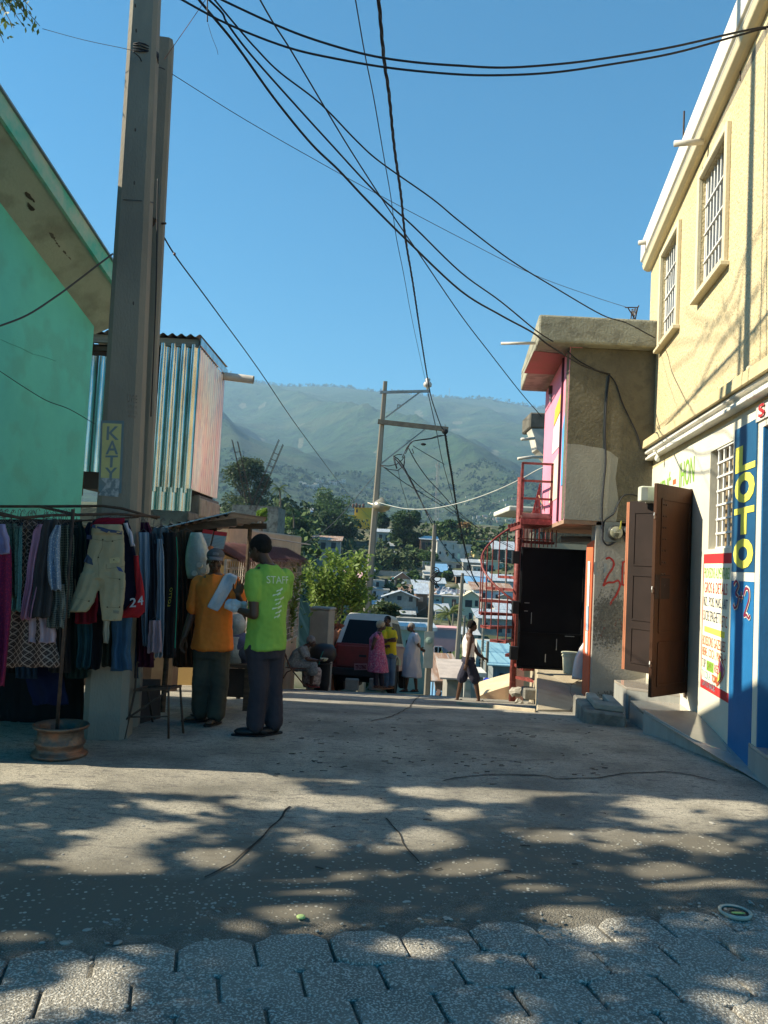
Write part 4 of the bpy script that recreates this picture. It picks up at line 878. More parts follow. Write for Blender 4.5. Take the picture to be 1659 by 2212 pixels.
M_SLAB = mat('slab_concrete', (.34, .33, .25), (.24, .235, .18), scale=1.6, rough=.97, bump=.8, bscale=26, speck=(.14, .13, .10), speckscale=6, speckamt=.45)
m = MB(); m.slab([Vec((c0.x, c0.y, zS)), Vec((4.15, 11.3, zS + .0)), Vec((4.3, 14.6, zS)), Vec((c1.x, c1.y, zS))], (0, 0, .40)); ob = m.build('roof_slab', M_SLAB, gb, bevel=.035, bseg=2)
m = MB(); m.slab([Vec((c0.x + .04, c0.y + .5, zS - .004)), Vec((gX(12), 11.9, zS - .004)), Vec((gX(13), 13.2, zS - .004)), Vec((c0.x + .14, 13.2, zS - .004))], (0, 0, -.004)); m.build('pink_soffit', mat('faded_pink', (.36, .12, .12), (.28, .13, .10), scale=2, rough=1), gb)
m = MB(); p = at(1157, 741, 11.6); m.tube([p, at(1082, 742, 11.7)], .022, 10); m.build('drain_pipe', M_PVC, gb, smooth=True)
m = MB(); p = at(1191, 849, 13.6); m.tube([p + Vec((0, 0, .12)), p - Vec((0, 0, .02))], .05, 10); m.build('lamp_holder', M_RUST, gb); m = MB(); m.tube([p - Vec((0, 0, .02)), p - Vec((0, 0, .16))], .03, 10); m.build('lamp_bulb', mat('smoky_glass', (.2, .2, .2), rough=.2), gb)
xl0 = 3.04; m = MB(); m.slab([Vec((xl0, GY, -.6)), Vec((4.1, GY, -.6)), Vec((4.1, GY, zU)), Vec((xl0, GY, zU))], (0, .22, 0))
M_PILLAR = mat('stained_whitewash', (.37, .355, .32), (.30, .29, .26), scale=1.1, rough=.9, bump=.3, speck=(.30, .28, .24), speckscale=7, speckamt=.35)
pil = m.build('lower_wall', M_PILLAR, gb, bevel=.01)
m = MB(); m.slab([Vec((xl0 - .002, GY + .02, -.6)), Vec((xl0 + .03, 12.0, -.6)), Vec((xl0 + .03, 12.0, 2.0)), Vec((xl0 - .002, GY + .02, 2.05))], (-.02, 0, 0)); m.build('orange_return', mat('orange_paint', (.72, .15, .06), (.60, .12, .05), scale=2.5, rough=.75, bump=.15), gb)
for z0, z1, c in ((1.1, 1.75, (.75, .73, .65)), (.75, 1.1, (.35, .5, .62)), (.42, .74, (.66, .66, .6))):
 m = MB(); m.slab([Vec((xl0 - .024 + .0, 11.62, z0)), Vec((xl0 - .014, 11.78, z0)), Vec((xl0 - .014, 11.80, z1)), Vec((xl0 - .024, 11.64, z1))], (-.003, 0, 0)); m.build('poster', mat('poster_%d' % int(z0 * 10), c, rough=.8, scale=9), gb)
m = MB(); m.slab([Vec((3.5, 12.6, -.6)), Vec((4.6, 14.6, -.6)), Vec((4.6, 14.6, zU)), Vec((3.5, 12.6, zU))], (.2, 0, 0)); m.slab([Vec((3.26, 11.75, -.4)), Vec((3.5, 12.62, -.4)), Vec((3.5, 12.62, zU)), Vec((3.26, 11.75, zU))], (.1, 0, 0)); m.build('recess_wall', mat('recess_plaster', (.16, .12, .10), (.09, .07, .06), scale=2), gb)
m = MB(); m.slab([Vec((gX(GY), GY, zU)), Vec((4.2, GY, zU)), Vec((4.5, 14.6, zU)), Vec((gX(14.6), 14.6, zU))], (0, 0, -.06)); m.build('floor_soffit', mat('pinkish_soffit', (.36, .22, .15), (.25, .17, .12), scale=2, rough=1), gb)
m = MB(); m.tube([Vec((2.9, 13.1, 2.1)), Vec((3.35, 13.0, 2.12)), Vec((3.42, 13.0, 2.05)), Vec((3.42, 13.0, 1.2))], .05, 10); m.build('waste_pipe', mat('grey_pipe', (.14, .13, .12), rough=.6), gb, smooth=True)
def gp_(u, v): p = at(u, v, GY); return Vec((p.x, GY, p.z))
M_GRAF = mat('red_spray', (.40, .03, .03), (.34, .05, .04), scale=9, rough=.9)
def graf(lines, w, mt=M_GRAF):
 bl = Vec((xl0, GY, 0)); strokes([[(p.x - xl0, p.z) for p in (gp_(u, v) for u, v in ln)] for ln in lines], bl, (1, 0, 0), (0, 0, 1), w, mt, gb, name='graffiti')
z2 = lambda x, y: (1061.7 + .255 * x, 1061.7 + .255 * y)
graf([[z2(*q) for q in ((968, 572), (1000, 562), (1035, 600), (1025, 650), (985, 710), (945, 800))], [z2(*q) for q in ((945, 800), (985, 772), (1030, 770), (1070, 755), (1088, 790), (1060, 870), (1000, 960))],
      [z2(*q) for q in ((1112, 600), (1108, 700), (1106, 795))], [z2(*q) for q in ((1105, 605), (1140, 590), (1165, 610), (1160, 660), (1125, 690))], [z2(*q) for q in ((1125, 690), (1165, 720), (1160, 770), (1110, 795))]], .035)
M_GRAF2 = mat('red_spray_faint', (.20, .05, .045), (.14, .08, .07), scale=9, rough=.9)
graf([[z2(*q) for q in ((920, 1080), (955, 1085), (960, 1140), (925, 1225))], [z2(*q) for q in ((1045, 1165), (1050, 1100), (1090, 1090), (1110, 1180))]], .03, M_GRAF2)
M_GRAF3 = mat('faded_blue_mark', (.26, .31, .33), (.34, .35, .33), scale=9, rough=.9)
graf([[z2(*q) for q in ((880, 600), (878, 690), (905, 700))], [z2(*q) for q in ((965, 610), (965, 690))]], .05, M_GRAF3)
def stain(cx, cy, rx, ry, n, mt, seed, big=.05):
 m = MB(); rnd = random.Random(seed)
 for i in range(n):
  u = rnd.gauss(0, .42); v = rnd.gauss(0, .42)
  if abs(u) > 1 or abs(v) > 1: continue
  p = gp_(cx + u * rx, cy + v * ry)
  if p.x < xl0 + .02: continue
  s_ = rnd.uniform(.004, big) * (1 - abs(v) * .6); k = []
  for q in range(7): t = q * .9; rr = s_ * rnd.uniform(.5, 1.1); k.append(Vec((p.x + rr * .6 * math.cos(t), GY - .0022 - i * 2e-6, p.z + rr * math.sin(t))))
  m.add(k[::-1], [tuple(range(7))])
 return m.build('soot_stain', mt, gb)
M_SOOT = mat('soot', (.20, .195, .17), (.11, .105, .09), scale=30, rough=1)
stain(1320, 1340, 55, 68, 2200, M_SOOT, 3, .038); stain(1340, 1500, 70, 10, 160, M_SOOT, 5, .03)
mp_ = thing('electric_meter', 'round glass electric meter on a grey board, fully in view on the whitewashed pillar', 'meter', gp_(1322, 1150), 'electric meters')
def meter(root, cu_, cv_, r, brd):
 a, b = gp_(*brd[0]), gp_(*brd[1]); m = MB(); m.box(min(a.x, b.x), max(a.x, b.x), GY - .03, GY - .003, min(a.z, b.z), max(a.z, b.z)); m.build('board', mat('grey_board', (.22, .24, .23), (.16, .18, .18), scale=5), root)
 c = gp_(cu_, cv_); R_ = Matrix.Translation(Vec((c.x, GY - .03, c.z))) @ Matrix.Rotation(D2R(90), 4, 'X')
 m = MB(); m.lathe([(r * 1.25, 0), (r * 1.25, .03), (r * 1.02, .045), (r * 1.0, .03), (r * .9, .03)], 24, R_); m.build('rim', mat('meter_rim', (.06, .065, .065), rough=.4, metal=.5), root, smooth=False)
 m = MB(); m.lathe([(r, .03), (r, .09), (r * .9, .12), (0.001, .125)], 24, R_); m.build('glass_cover', mat('meter_glass', (.24, .24, .17), (.14, .14, .10), scale=16, rough=.08, spec=.8), root, smooth=True)
 m = MB(); m.box(c.x - r * .5, c.x + r * .5, GY - .158, GY - .155, c.z - r * .1, c.z + r * .12); m.build('dial', mat('dial_cream', (.55, .53, .40)), root)
meter(mp_, 1327, 1151, .088, ((1306, 1127), (1340, 1172)))
m = MB(); p = gp_(1331, 1138); m.slab([Vec((p.x, GY - .16, p.z - .04)), Vec((p.x + .02, GY - .16, p.z - .04)), Vec((p.x + .03, GY - .16, p.z + .08)), Vec((p.x + .015, GY - .16, p.z + .08))], (0, -.003, 0)); m.build('yellow_tag', M_YEL, mp_)
mp2 = thing('electric_meter', 'round electric meter half hidden behind the edge of the brown door leaf', 'meter', gp_(1361, 1150), 'electric meters')
meter(mp2, 1361, 1150, .088, ((1352, 1130), (1380, 1172)))
def conduit(label, pts, r=.011, m_=M_CABLE, Yd=GY - .02):
 return cable(label, [(u, v, Yd if len(q) == 0 else q[0]) for u, v, *q in pts], r, 'cables clipped to the grey house', m_, 'wall_cable')
z1_ = lambda x, y: (1028.5 + .26 * x, 630.4 + .26 * y)
conduit('thick black cable running down the grey house wall to the electric meter', [z1_(1108, 690), z1_(1095, 800), z1_(1080, 950), z1_(1072, 1150), z1_(1078, 1400), z1_(1065, 1560), z1_(1050, 1750), z1_(1048, 1900), (1302, 1150), (1303, 1168), (1314, 1178), (1330, 1170)])
conduit('black cable swinging from the wall bracket across to the cream shop corner', [z1_(1108, 690), z1_(1160, 760), z1_(1215, 920), z1_(1280, 1060), z1_(1340, 1190), z1_(1372, 1310)], .009)
conduit('black loop of cable above the brown door leaves', [(1380, 1072), (1362, 1068), (1346, 1072), (1335, 1090), (1326, 1110), (1306, 1126), (1303, 1150)], .008)
conduit('thin black cable between the pink front and the wall bracket', [z1_(760, 490), z1_(850, 570), z1_(1000, 650), z1_(1108, 690)], .008)
m = MB(); m.slab([gp_(*z1_(1080, 700)), gp_(*z1_(1108, 700)), gp_(*z1_(1085, 1000)), gp_(*z1_(1068, 1500)), gp_(*z1_(1045, 1500)), gp_(*z1_(1060, 1000))][::-1], (0, -.003, 0)); m.build('mortar_streak', mat('dark_streak', (.10, .115, .11), rough=1), gb)
m = MB(); p0 = at(1362, 694, 11.6); rnd = random.Random(1)
for a_, b_ in (((1358, 722), (1366, 668)), ((1366, 692), (1380, 660)), ((1372, 692), (1377, 668)), ((1350, 664), (1378, 664)), ((1356, 664), (1372, 690))): m.tube([at(*a_, 11.6), at(*b_, 11.6)], .009, 5)
m.build('rebar_stub', M_RUST, gb)
m = MB(); clump(m, at(1368, 672, 11.6), .055, 14, rnd, 1, .6); m.build('rag', mat('grey_rag', (.4, .36, .36)), gb)
b = [atg(1262, 1563), atg(1353, 1572)]; cbx = thing('block_box', 'dark hollow concrete block box at the foot of the graffitied pillar', 'concrete box', b[0])
zt = at(1271, 1534, b[0].y).z; dx = b[1] - b[0]; dx.z = 0; dy = Vec((.12, 1.0, 0))
m = MB(); P0 = Vec((b[0].x, b[0].y, 0)); pts = [P0, P0 + dx, P0 + dx + dy * 1.0, P0 + dy * 1.1]
m.rings([[Vec((p.x, p.y, -.7)) for p in pts], [Vec((p.x, p.y, zt)) for p in pts]]); m.build('body', M_CONC_D, cbx, bevel=.02)
for f0, f1, g0_, g1_ in ((.28, .98, .12, .34), (.28, .55, .36, .9), (.72, .98, .36, .9)):
 m = MB(); q = [P0 + dx * f0 + dy * g0_, P0 + dx * f1 + dy * g0_, P0 + dx * f1 + dy * g1_, P0 + dx * f0 + dy * g1_]; m.slab([Vec((p.x, p.y, zt + .002)) for p in q], (0, 0, .07)); m.build('block', M_CONC, cbx, bevel=.01)
M_RAMP = mat('sunlit_concrete', (.44, .38, .27), (.34, .29, .21), scale=1.3, rough=.93, bump=.4, bscale=40, speck=(.25, .2, .14), speckscale=3, speckamt=.4)
rA = atg(1159, 1537); rB = atg(1262, 1536); tA = at(1160, 1446, 13.3); tB = at(1262, 1447, 13.3)
m = MB(); top = [rA + Vec((0, 0, .02)), rB + Vec((.5, .1, .02)), Vec((tB.x + .6, 13.3, tB.z)), Vec((tA.x, 13.3, tA.z)), ]
top2 = [Vec((tA.x, 13.3, tA.z)), Vec((tB.x + .6, 13.3, tB.z)), Vec((tB.x + .9, 15.2, tB.z)), Vec((tA.x + .25, 15.2, tA.z))]
m.slab(top, (0, 0, -1.2)); m.slab(top2, (0, 0, -1.6)); rp = tag(m.build('side_ramp', M_RAMP, None, org=rA, bevel=.012), kind='structure')
w3 = []
m = MB(); pts = [z2(*q) for q in ((775, 1590), (720, 1610), (675, 1640), (665, 1700), (700, 1760), (690, 1820), (665, 1860))]; n_ = (top[1] - top[0]).cross(top[2] - top[0]).normalized()
for u, v in pts: d = ray(u, v); w3.append(CV + d * ((top[0] - CV).dot(n_) / d.dot(n_)) + Vec((0, 0, .002)))
m.tube(w3, .004, 4); m.build('crack', mat('ramp_crack', (.14, .11, .08)), rp)
a = atg(985, 1522); b = atg(1157, 1539); m = MB(); m.slab([a + Vec((0, 0, -.1)), b + Vec((0, 0, -.1)), b + Vec((.5, 2.9, -.62)), a + Vec((.4, 2.6, -.60))], (0, 0, .145)); tag(m.build('kerb', M_RAMP, None, org=a, bevel=.01), kind='structure')
m = MB(); p = at(1146, 1512, 13.4); m.box(p.x - .10, p.x + .10, p.y, p.y + .35, p.z, p.z + .17); solo(m, 'concrete_block', M_CONC_D, 'broken concrete block lying against the side of the ramp', 'block', org=p, bevel=.012)
for i, (u, v, s_, lb) in enumerate(((1122, 1518, .075, 'pale broken stone lying at the foot of the red stair pole'), (1133, 1520, .05, 'small white stone beside the larger broken stone by the stair'), (1118, 1494, .10, 'rough lump of rubble behind the red stair pole'))):
 p = at(u, v, 13.2 + .9 * (i == 2)); mm = MB(); mm.ball((0, 0, 0), (s_ * 1.3, s_, s_ * .8), 9, 7)
 for q in mm.v: q += Vec((noise.noise(q * 14 + Vec((i * 3, 0, 0))), noise.noise(q * 14 + Vec((9, i, 0))), noise.noise(q * 14 + Vec((0, 5, i))))) * s_ * .6
 for q in mm.v: q += p
 solo(mm, 'stone', M_CONC, lb, 'stone', 'rubble by the stair', org=p)
m = MB(); rs = []
for k in range(9):
 t = k / 8; p = at(1035 + 95 * t, 1504 - 30 * t ** .8, 17.5); rs.append([p + Vec((0, 0, 0)), p + Vec((0, 1.5, .0)), Vec((p.x, p.y + 1.5, -2.4)), Vec((p.x, p.y, -2.4))])
m.rings(rs); solo(m, 'retaining_slope', mat('cream_slope', (.66, .54, .34), rough=.9, bump=.3), 'curved cream concrete slope behind the foot of the spiral stair', 'wall', org=at(1080, 1495, 17.5))
bd = thing('steel_door', 'big black sheet steel door standing open beside the ramp', 'door', Vec((2.8, 13, 0))); A = [at(1122, 1181, 13), at(1266, 1185, 13), at(1263, 1446, 12.8), at(1121, 1444, 12.98)]
M_BLACKM = mat('black_steel', (.012, .012, .013), (.006, .006, .007), scale=1.2, rough=.6, spec=.08, bump=.05, bscale=8)
x0, x1 = (A[0].x + A[3].x) / 2, (A[1].x + A[2].x) / 2; m = MB(); m.box(x0, x1, 13.0, 13.04, A[3].z, A[0].z); m.build('panel', M_BLACKM, bd, bevel=.004)
m = MB()
for xx in (x0 + .03, x1 - .02): m.beam((xx, 12.985, A[3].z), (xx, 12.985, A[0].z), .04, .03)
for zz in (A[3].z + .02, A[0].z - .02, (A[3].z + A[0].z) / 2 - .4): m.beam((x0, 12.987, zz), (x1, 12.987, zz), .03, .022)
m.build('frame', M_BLACKM, bd)
for (u0, v0, u1, v1) in ((1107, 1190, 1121, 1218), (1107, 1298, 1120, 1326), (1102, 1396, 1118, 1425)):
 a_, b_ = at(u0, v0, 12.95), at(u1, v1, 12.95); m = MB(); m.box(a_.x, b_.x, 12.9, 13.02, b_.z, a_.z); m.build('hinge_box', mat('black_iron', (.008, .008, .009), rough=.6), bd, bevel=.004)
m = MB()
for (sx, sz, ex, ez_) in ((.08, 1.05, .16, 1.05), (.08, .92, .14, .92), (.2, .90, .2, .72), (.62, .5, .62, .32), (.45, .25, .45, .12), (.75, .55, .9, .55)): m.beam((x0 + sx, 12.98, A[3].z + sz), (x0 + ex, 12.98, A[3].z + ez_), .008, .01)
m.build('scratches', mat('bare_metal', (.30, .30, .28), rough=.5), bd)
p = at(1231, 1455, 12.55); bk = thing('bucket', 'dirty white plastic bucket with a lid standing on the ramp by the steel door', 'bucket', p); h = .33; TM = Matrix.Translation(p)
m = MB(); m.lathe([(.098, 0), (.105, .01), (.122, h * .78), (.122, h * .8)], 24, TM); m.build('body', mat('bucket_plastic', (.62, .62, .48), (.45, .45, .34), scale=7, rough=.5), bk, smooth=True)
m = MB(); m.lathe([(.122, h * .8), (.135, h * .8), (.135, h * .86), (.125, h * .87), (.125, h * .93), (.142, h * .94), (.142, h), (.02, h + .004)], 24, TM); m.build('lid', mat('lid_plastic', (.58, .6, .46), rough=.5), bk)
m = MB(); m.tube([p + Vec((.13 * math.cos(t), -.135 - .01, h * .8 - .03 * math.sin(t))) for t in [math.pi * q / 8 for q in range(9)]], .004, 5); m.build('handle', M_PVC, bk)
p = at(1249, 1467, 12.1); sk_ = thing('rice_sack', 'white woven rice sack with red edge leaning against the orange wall', 'sack', p); mm = MB(); rs = []
for k in range(13):
 t = k / 12; z = .60 * t; w = .115 * (1 - .1 * t) if t < .55 else .115 * (.94 - (t - .55) * 1.45); w = max(w, .02); dpt = .065 * (1 - .3 * t); c = p + Vec((.075 * t * t * 1.4 + .02, 0, z))
 rs.append([c + Vec((w * math.copysign(abs(math.cos(a)) ** .6, math.cos(a)), dpt * math.sin(a), .012 * noise.noise(Vec((a * 2, k * .7, 0))))) * 1 for a in [2 * math.pi * j / 20 for j in range(20)]])
mm.rings(rs); mm.build('bag', mat('sack_white', (.66, .62, .60), (.58, .52, .50), scale=8, rough=.8, bump=.3, bscale=120), sk_, smooth=True)
mm = MB(); mm.slab([p + Vec((.085, -.062, .02)), p + Vec((.115, -.05, .02)), p + Vec((.15, -.05, .32)), p + Vec((.12, -.06, .32))], (0, -.003, 0)); mm.build('red_stripe', M_RED, sk_)
lettering('PREMIUM QUALITY U.S. RICE', p + Vec((.105, -.070, .40)), p + Vec((.055, -.075, .03)), p + Vec((.15, -.066, .40)), mat('sack_ink', (.05, .04, .10)), sk_, bold=.02)
M_REDP = mat('red_oxide_paint', (.20, .042, .034), (.14, .03, .026), scale=6, rough=.5, bump=.15, speck=(.45, .12, .10), speckscale=20, speckamt=.3)
SC = Vec((at(1106, 1517, 14.5).x, 14.5, 0)); ss = thing('spiral_stair', 'red painted steel spiral staircase curling up to the balcony', 'staircase', SC)
zb0 = gz(14.5); zP = at(1114, 1031, 14.5).z
m = MB(); m.tube([Vec((SC.x, SC.y, zb0 - .2)), Vec((SC.x, SC.y, zP))], .062, 14); m.build('centre_pole', M_REDP, ss, smooth=True)
R0 = .66; nT = 14; dz = (2.42 - zb0 - .12) / nT; ang = lambda k: D2R(-18 - 27 * k)
pt = lambda k, r, z: Vec((SC.x + r * math.cos(ang(k)), SC.y + r * math.sin(ang(k)), z))
for k in range(nT - 1):
 z = zb0 + .12 + dz * (k + .5); m = MB(); a, b = k - .5, k + .5
 m.slab([pt(a, .05, z), pt(a, R0, z), pt(k, R0 * 1.02, z), pt(b, R0, z), pt(b, .05, z)], (0, 0, .008)); m.beam(pt(a, .05, z - .018), pt(a, R0, z - .018), .006, .045); m.beam(pt(b, .05, z - .018), pt(b, R0, z - .018), .006, .045); m.beam(pt(a, R0, z - .018), pt(b, R0, z - .018), .006, .045); m.build('tread', M_REDP, ss)
for k in [q * .5 for q in range(4, 27)]:
 z = zb0 + .12 + dz * (math.floor(k + .5) + .5); zt_ = zb0 + .12 + dz * (k + .5) + .88; m = MB(); m.tube([pt(k, R0 - .01, z - .03), pt(k, R0 - .01, zt_)], .011, 6); m.build('baluster', M_REDP, ss)
m = MB(); m.tube([pt(q * .25, R0 - .01, zb0 + .12 + dz * (q * .25 + .5) + .88) for q in range(8, 54)], .018, 8); m.build('handrail', M_REDP, ss, smooth=True)
bc = thing('balcony', 'red steel landing with railings hung on the pink front above the steel door', 'balcony', Vec((2.7, 13, 2.4))); NY = 12.9
zf = at(1160, 1114, NY).z; zr = at(1129, 1000, NY).z; xL = at(1127, 1060, NY).x; xR_ = gX(NY) - .005
m = MB(); m.slab([Vec((xL, NY, zf - .05)), Vec((xR_, NY, zf - .05)), Vec((gX(14.5) - .005, 14.5, zf - .05)), Vec((SC.x + .07, 14.5, zf - .05))], (0, 0, .09)); m.build('floor', mat('landing_floor', (.36, .22, .18), (.22, .12, .1), scale=6, rough=.9, bump=.5), bc, bevel=.03, bseg=2)
m = MB(); m.beam((xL, NY - .01, zf - .10), (xR_, NY - .01, zf - .10), .05, .09)
for i in range(5): t = i / 4; m.beam((xL + .02, NY + .1 + 1.3 * t, zf - .12), (gX(14) - .05, NY + .1 + 1.3 * t, zf - .12), .04, .06)
m.beam((xL + .03, NY, zf - .18), (xL + .1, 14.4, zf - .18), .05, .06); m.build('floor_frame', M_REDP, bc)
m = MB()
for z in (zr, zr - .285, zr - .57): m.beam((xL, NY, z), (xR_, NY, z), .035, .035); m.beam((xL, NY, z), (SC.x, SC.y, z - .02 - .0), .032, .032)
for x in (xL, xR_ - .02): m.beam((x, NY, zf), (x, NY, zr), .035, .035)
for t in (.35, .7): q = Vec((xL, NY, 0)).lerp(SC, t); m.beam((q.x, q.y, zf), (q.x, q.y, zr), .03, .03)
m.build('railing', M_REDP, bc)
m = MB(); q0 = Vec((gX(14.6) - .04, 14.4, zf + .62));
for i in range(6): t = i / 5; a_ = Vec((xL + .45 + (gX(14.3) - .05 - xL - .45) * t, 14.4, 0)); m.beam((a_.x, a_.y, zf), (a_.x, a_.y, zf + .05 + .62 * t), .02, .02)
m.beam((xL + .45, 14.4, zf + .05), (gX(14.3) - .05, 14.4, zf + .68), .025, .025); m.build('rear_railing', M_REDP, bc)
m = MB(); m.tube([at(1164, 1070, 14.2), at(1180, 1112, 14.0)], .012, 6); solo(m, 'broom_stick', mat('pale_wood', (.45, .33, .2)), 'thin wooden stick leaning on the balcony railing', 'stick', org=at(1172, 1095, 14.1))
m = MB();
for i in range(9): u = 1130 + i * 9; m.beam(at(u, 1143, 13.6), at(u - 1, 1182, 13.6), .015, .015)
m.beam(at(1118, 1163, 13.6), at(1194, 1167, 13.6), .022, .022); solo(m, 'landing_grille', M_REDP, 'short row of red bars between the balcony floor and the steel door', 'railing', org=at(1160, 1160, 13.6))
nb = thing('slab_house', 'house behind the pink front with a dark slab roof over a white tapering wall', 'building', at(1190, 1100, 18)); Y = 18.0
a, b = at(1145, 890, Y), at(1145, 924, Y); M_DSLAB = mat('dark_slab', (.16, .15, .125), (.09, .085, .07), scale=4, rough=1, bump=.6)
m = MB(); m.box(a.x, a.x + 3, Y, Y + 1.0, b.z, a.z); m.build('roof_slab', M_DSLAB, nb, bevel=.03)
m = MB(); m.slab([at(1148, 926, Y + .03), at(1196, 926, Y + .03), at(1186, 1000, Y + .03), at(1182, 992, Y + .03), at(1166, 975, Y + .03), at(1160, 970, Y + .03), at(1154, 942, Y + .03)], (0, .6, 0)); m.build('white_wall', mat('white_bracket', (.62, .6, .52), rough=.85), nb)
xe = at(1188, 1000, Y).x; m = MB(); m.slab([Vec((xe, Y + .2, -1.5)), Vec((xe + 3, Y + .2, -1.5)), Vec((xe + 3.6, Y + 3, -1.5)), Vec((xe + .6, Y + 3, -1.5))], (0, 0, b.z + 1.498)); m.build('wall', M_GREYW, nb)
m = MB(); p = at(1190, 947, Y - .1); m.tube([at(1126, 949, Y - .1), at(1154, 947, Y)], .035, 8); m.tube([at(1119, 991, Y - .3), at(1150, 987, Y - .2), at(1178, 988, Y)], .035, 8); m.build('drain_pipe', M_PVC, nb, smooth=True)
tb = thing('terrace_roof', 'pale moulded slab roof edge seen past the red balcony railing', 'roof', at(1140, 1098, 22)); m = MB(); a, b = at(1099, 1092, 22), at(1099, 1104, 22); m.box(a.x, a.x + 3, 22, 25, b.z, a.z); m.build('slab', mat('white_slab', (.62, .62, .54), rough=.85), tb, bevel=.04, bseg=2); m = MB(); m.box(a.x + .75, a.x + 3, 22.2, 25, -3, b.z); m.build('wall', M_DSLAB, tb)
pb2 = thing('pink_porch', 'peach and pink walled porch with a scrolled window grille behind the balcony', 'building', at(1150, 1165, 17)); m = MB(); a, b = at(1121, 1143, 17), at(1143, 1186, 17); m.box(a.x, b.x, 17, 17.4, -2, a.z + .3); m.build('wall', mat('salmon_wall', (.66, .34, .24), rough=.85), pb2)
a, b = at(1143, 1143, 17.2), at(1215, 1186, 17.2); m = MB(); m.box(a.x, b.x + .6, 17.3, 17.5, -2, b.z + .12); m.build('parapet', mat('cream_wall2', (.60, .55, .38), rough=.85), pb2)
m = MB()
for k in range(3):
 c = at(1150 + k * 9, 1164, 17.15)
 for j in range(2): m.tube([c + Vec((.05 * math.cos(t) * (1 if j else -1) + (.05 if j else -.05), 0, .13 * math.sin(t))) for t in [-1.5 + 3 * q / 8 for q in range(9)]], .008, 5)
m.build('scroll_grille', mat('pale_green_iron', (.45, .6, .5), rough=.5), pb2)
# ================================================================== TREES
L_DARK = leafmat('foliage_dark', (.050, .095, .026), (.018, .040, .014), scale=.9)
L_MID = leafmat('foliage_mid', (.085, .15, .035), (.032, .065, .018), scale=1.1)
L_BRIGHT = leafmat('foliage_bright', (.22, .33, .05), (.09, .17, .03), scale=2.2, tr=.45)
L_FEATH = leafmat('foliage_feathery', (.085, .115, .045), (.030, .050, .022), scale=.8)
L_ORANGE = leafmat('foliage_orange', (.36, .19, .06), (.20, .12, .04), scale=.8)
L_PALM = leafmat('palm_green', (.10, .15, .045), (.045, .075, .022), scale=.6)
M_BARK = mat('bark', (.13, .105, .08), (.06, .05, .04), scale=6, rough=1, bump=.5, stretch=(1, 1, .4))
def leafq(m, p, s_, rnd, asp=.5, up=.4):
 a = Vec((rnd.gauss(0, 1), rnd.gauss(0, 1), rnd.gauss(0, .6))).normalized(); n = Vec((rnd.gauss(0, .6), rnd.gauss(0, .6), rnd.gauss(up, .6))); b = a.cross(n).normalized()
 m.add([p - a * s_ * .5, p + b * s_ * asp * .5, p + a * s_ * .5, p - b * s_ * asp * .5], [(0, 1, 2, 3)])
def tree(name, label, u, v, ru, rv, Y, leaf, n, ls, nclump=14, seed=1, trunk=True, group='trees on the hillside', cat='tree', zbase=None, spread=.5, squash=.95):
 """crown centred on the sight line (u, v); ru, rv are its half sizes in the photograph's units"""
 rnd = random.Random(seed)
 if 60 <= Y < 300: Y = land_hit(u, v + rv * 1.05, 50, 1.5).y
 c = at(u, v, Y); k = Y / FPX; rx_, rz_ = ru * k, rv * k; zb = zbase if zbase is not None else landz(c.x, Y) if Y > 24 else gz(Y)
 t = thing(name, label, cat, (c.x, Y, zb), group); m = MB(); cl = []
 for i in range(nclump):
  a = rnd.uniform(0, 6.28); z = rnd.uniform(-.8, .85); r = math.sqrt(max(0, 1 - z * z)) * rnd.uniform(.35, .8)
  cl.append((Vec((c.x + math.cos(a) * r * rx_, Y + math.sin(a) * r * rx_, c.z + z * rz_)), rnd.uniform(spread * .7, spread * 1.25)))
 for i in range(n):
  q, f = cl[rnd.randrange(nclump)]; d = Vec((rnd.gauss(0, 1), rnd.gauss(0, 1), rnd.gauss(0, 1))).normalized() * rnd.uniform(.55, 1.08)
  p = q + Vec((d.x * rx_ * f, d.y * rx_ * f, d.z * rz_ * f * squash))
  leafq(m, p, ls * rnd.uniform(.6, 1.3), rnd)
 m.build('crown', leaf, t)
 if trunk:
  m = MB(); th = max(.06, rx_ * .07); base = Vec((c.x, Y, zb - .5)); top = c - Vec((0, 0, rz_ * .2)); m.tube([base, base.lerp(top, .5) + Vec((th, 0, 0)), top], [th * 1.3, th, th * .5], 8)
  for q, f in cl[::2]: m.tube([base.lerp(top, .7), (base.lerp(top, .8) + q) / 2 + Vec((0, 0, -rz_ * .05)), q], [th * .5, th * .3, th * .1], 5)
  m.build('trunk', M_BARK, t)
 return t
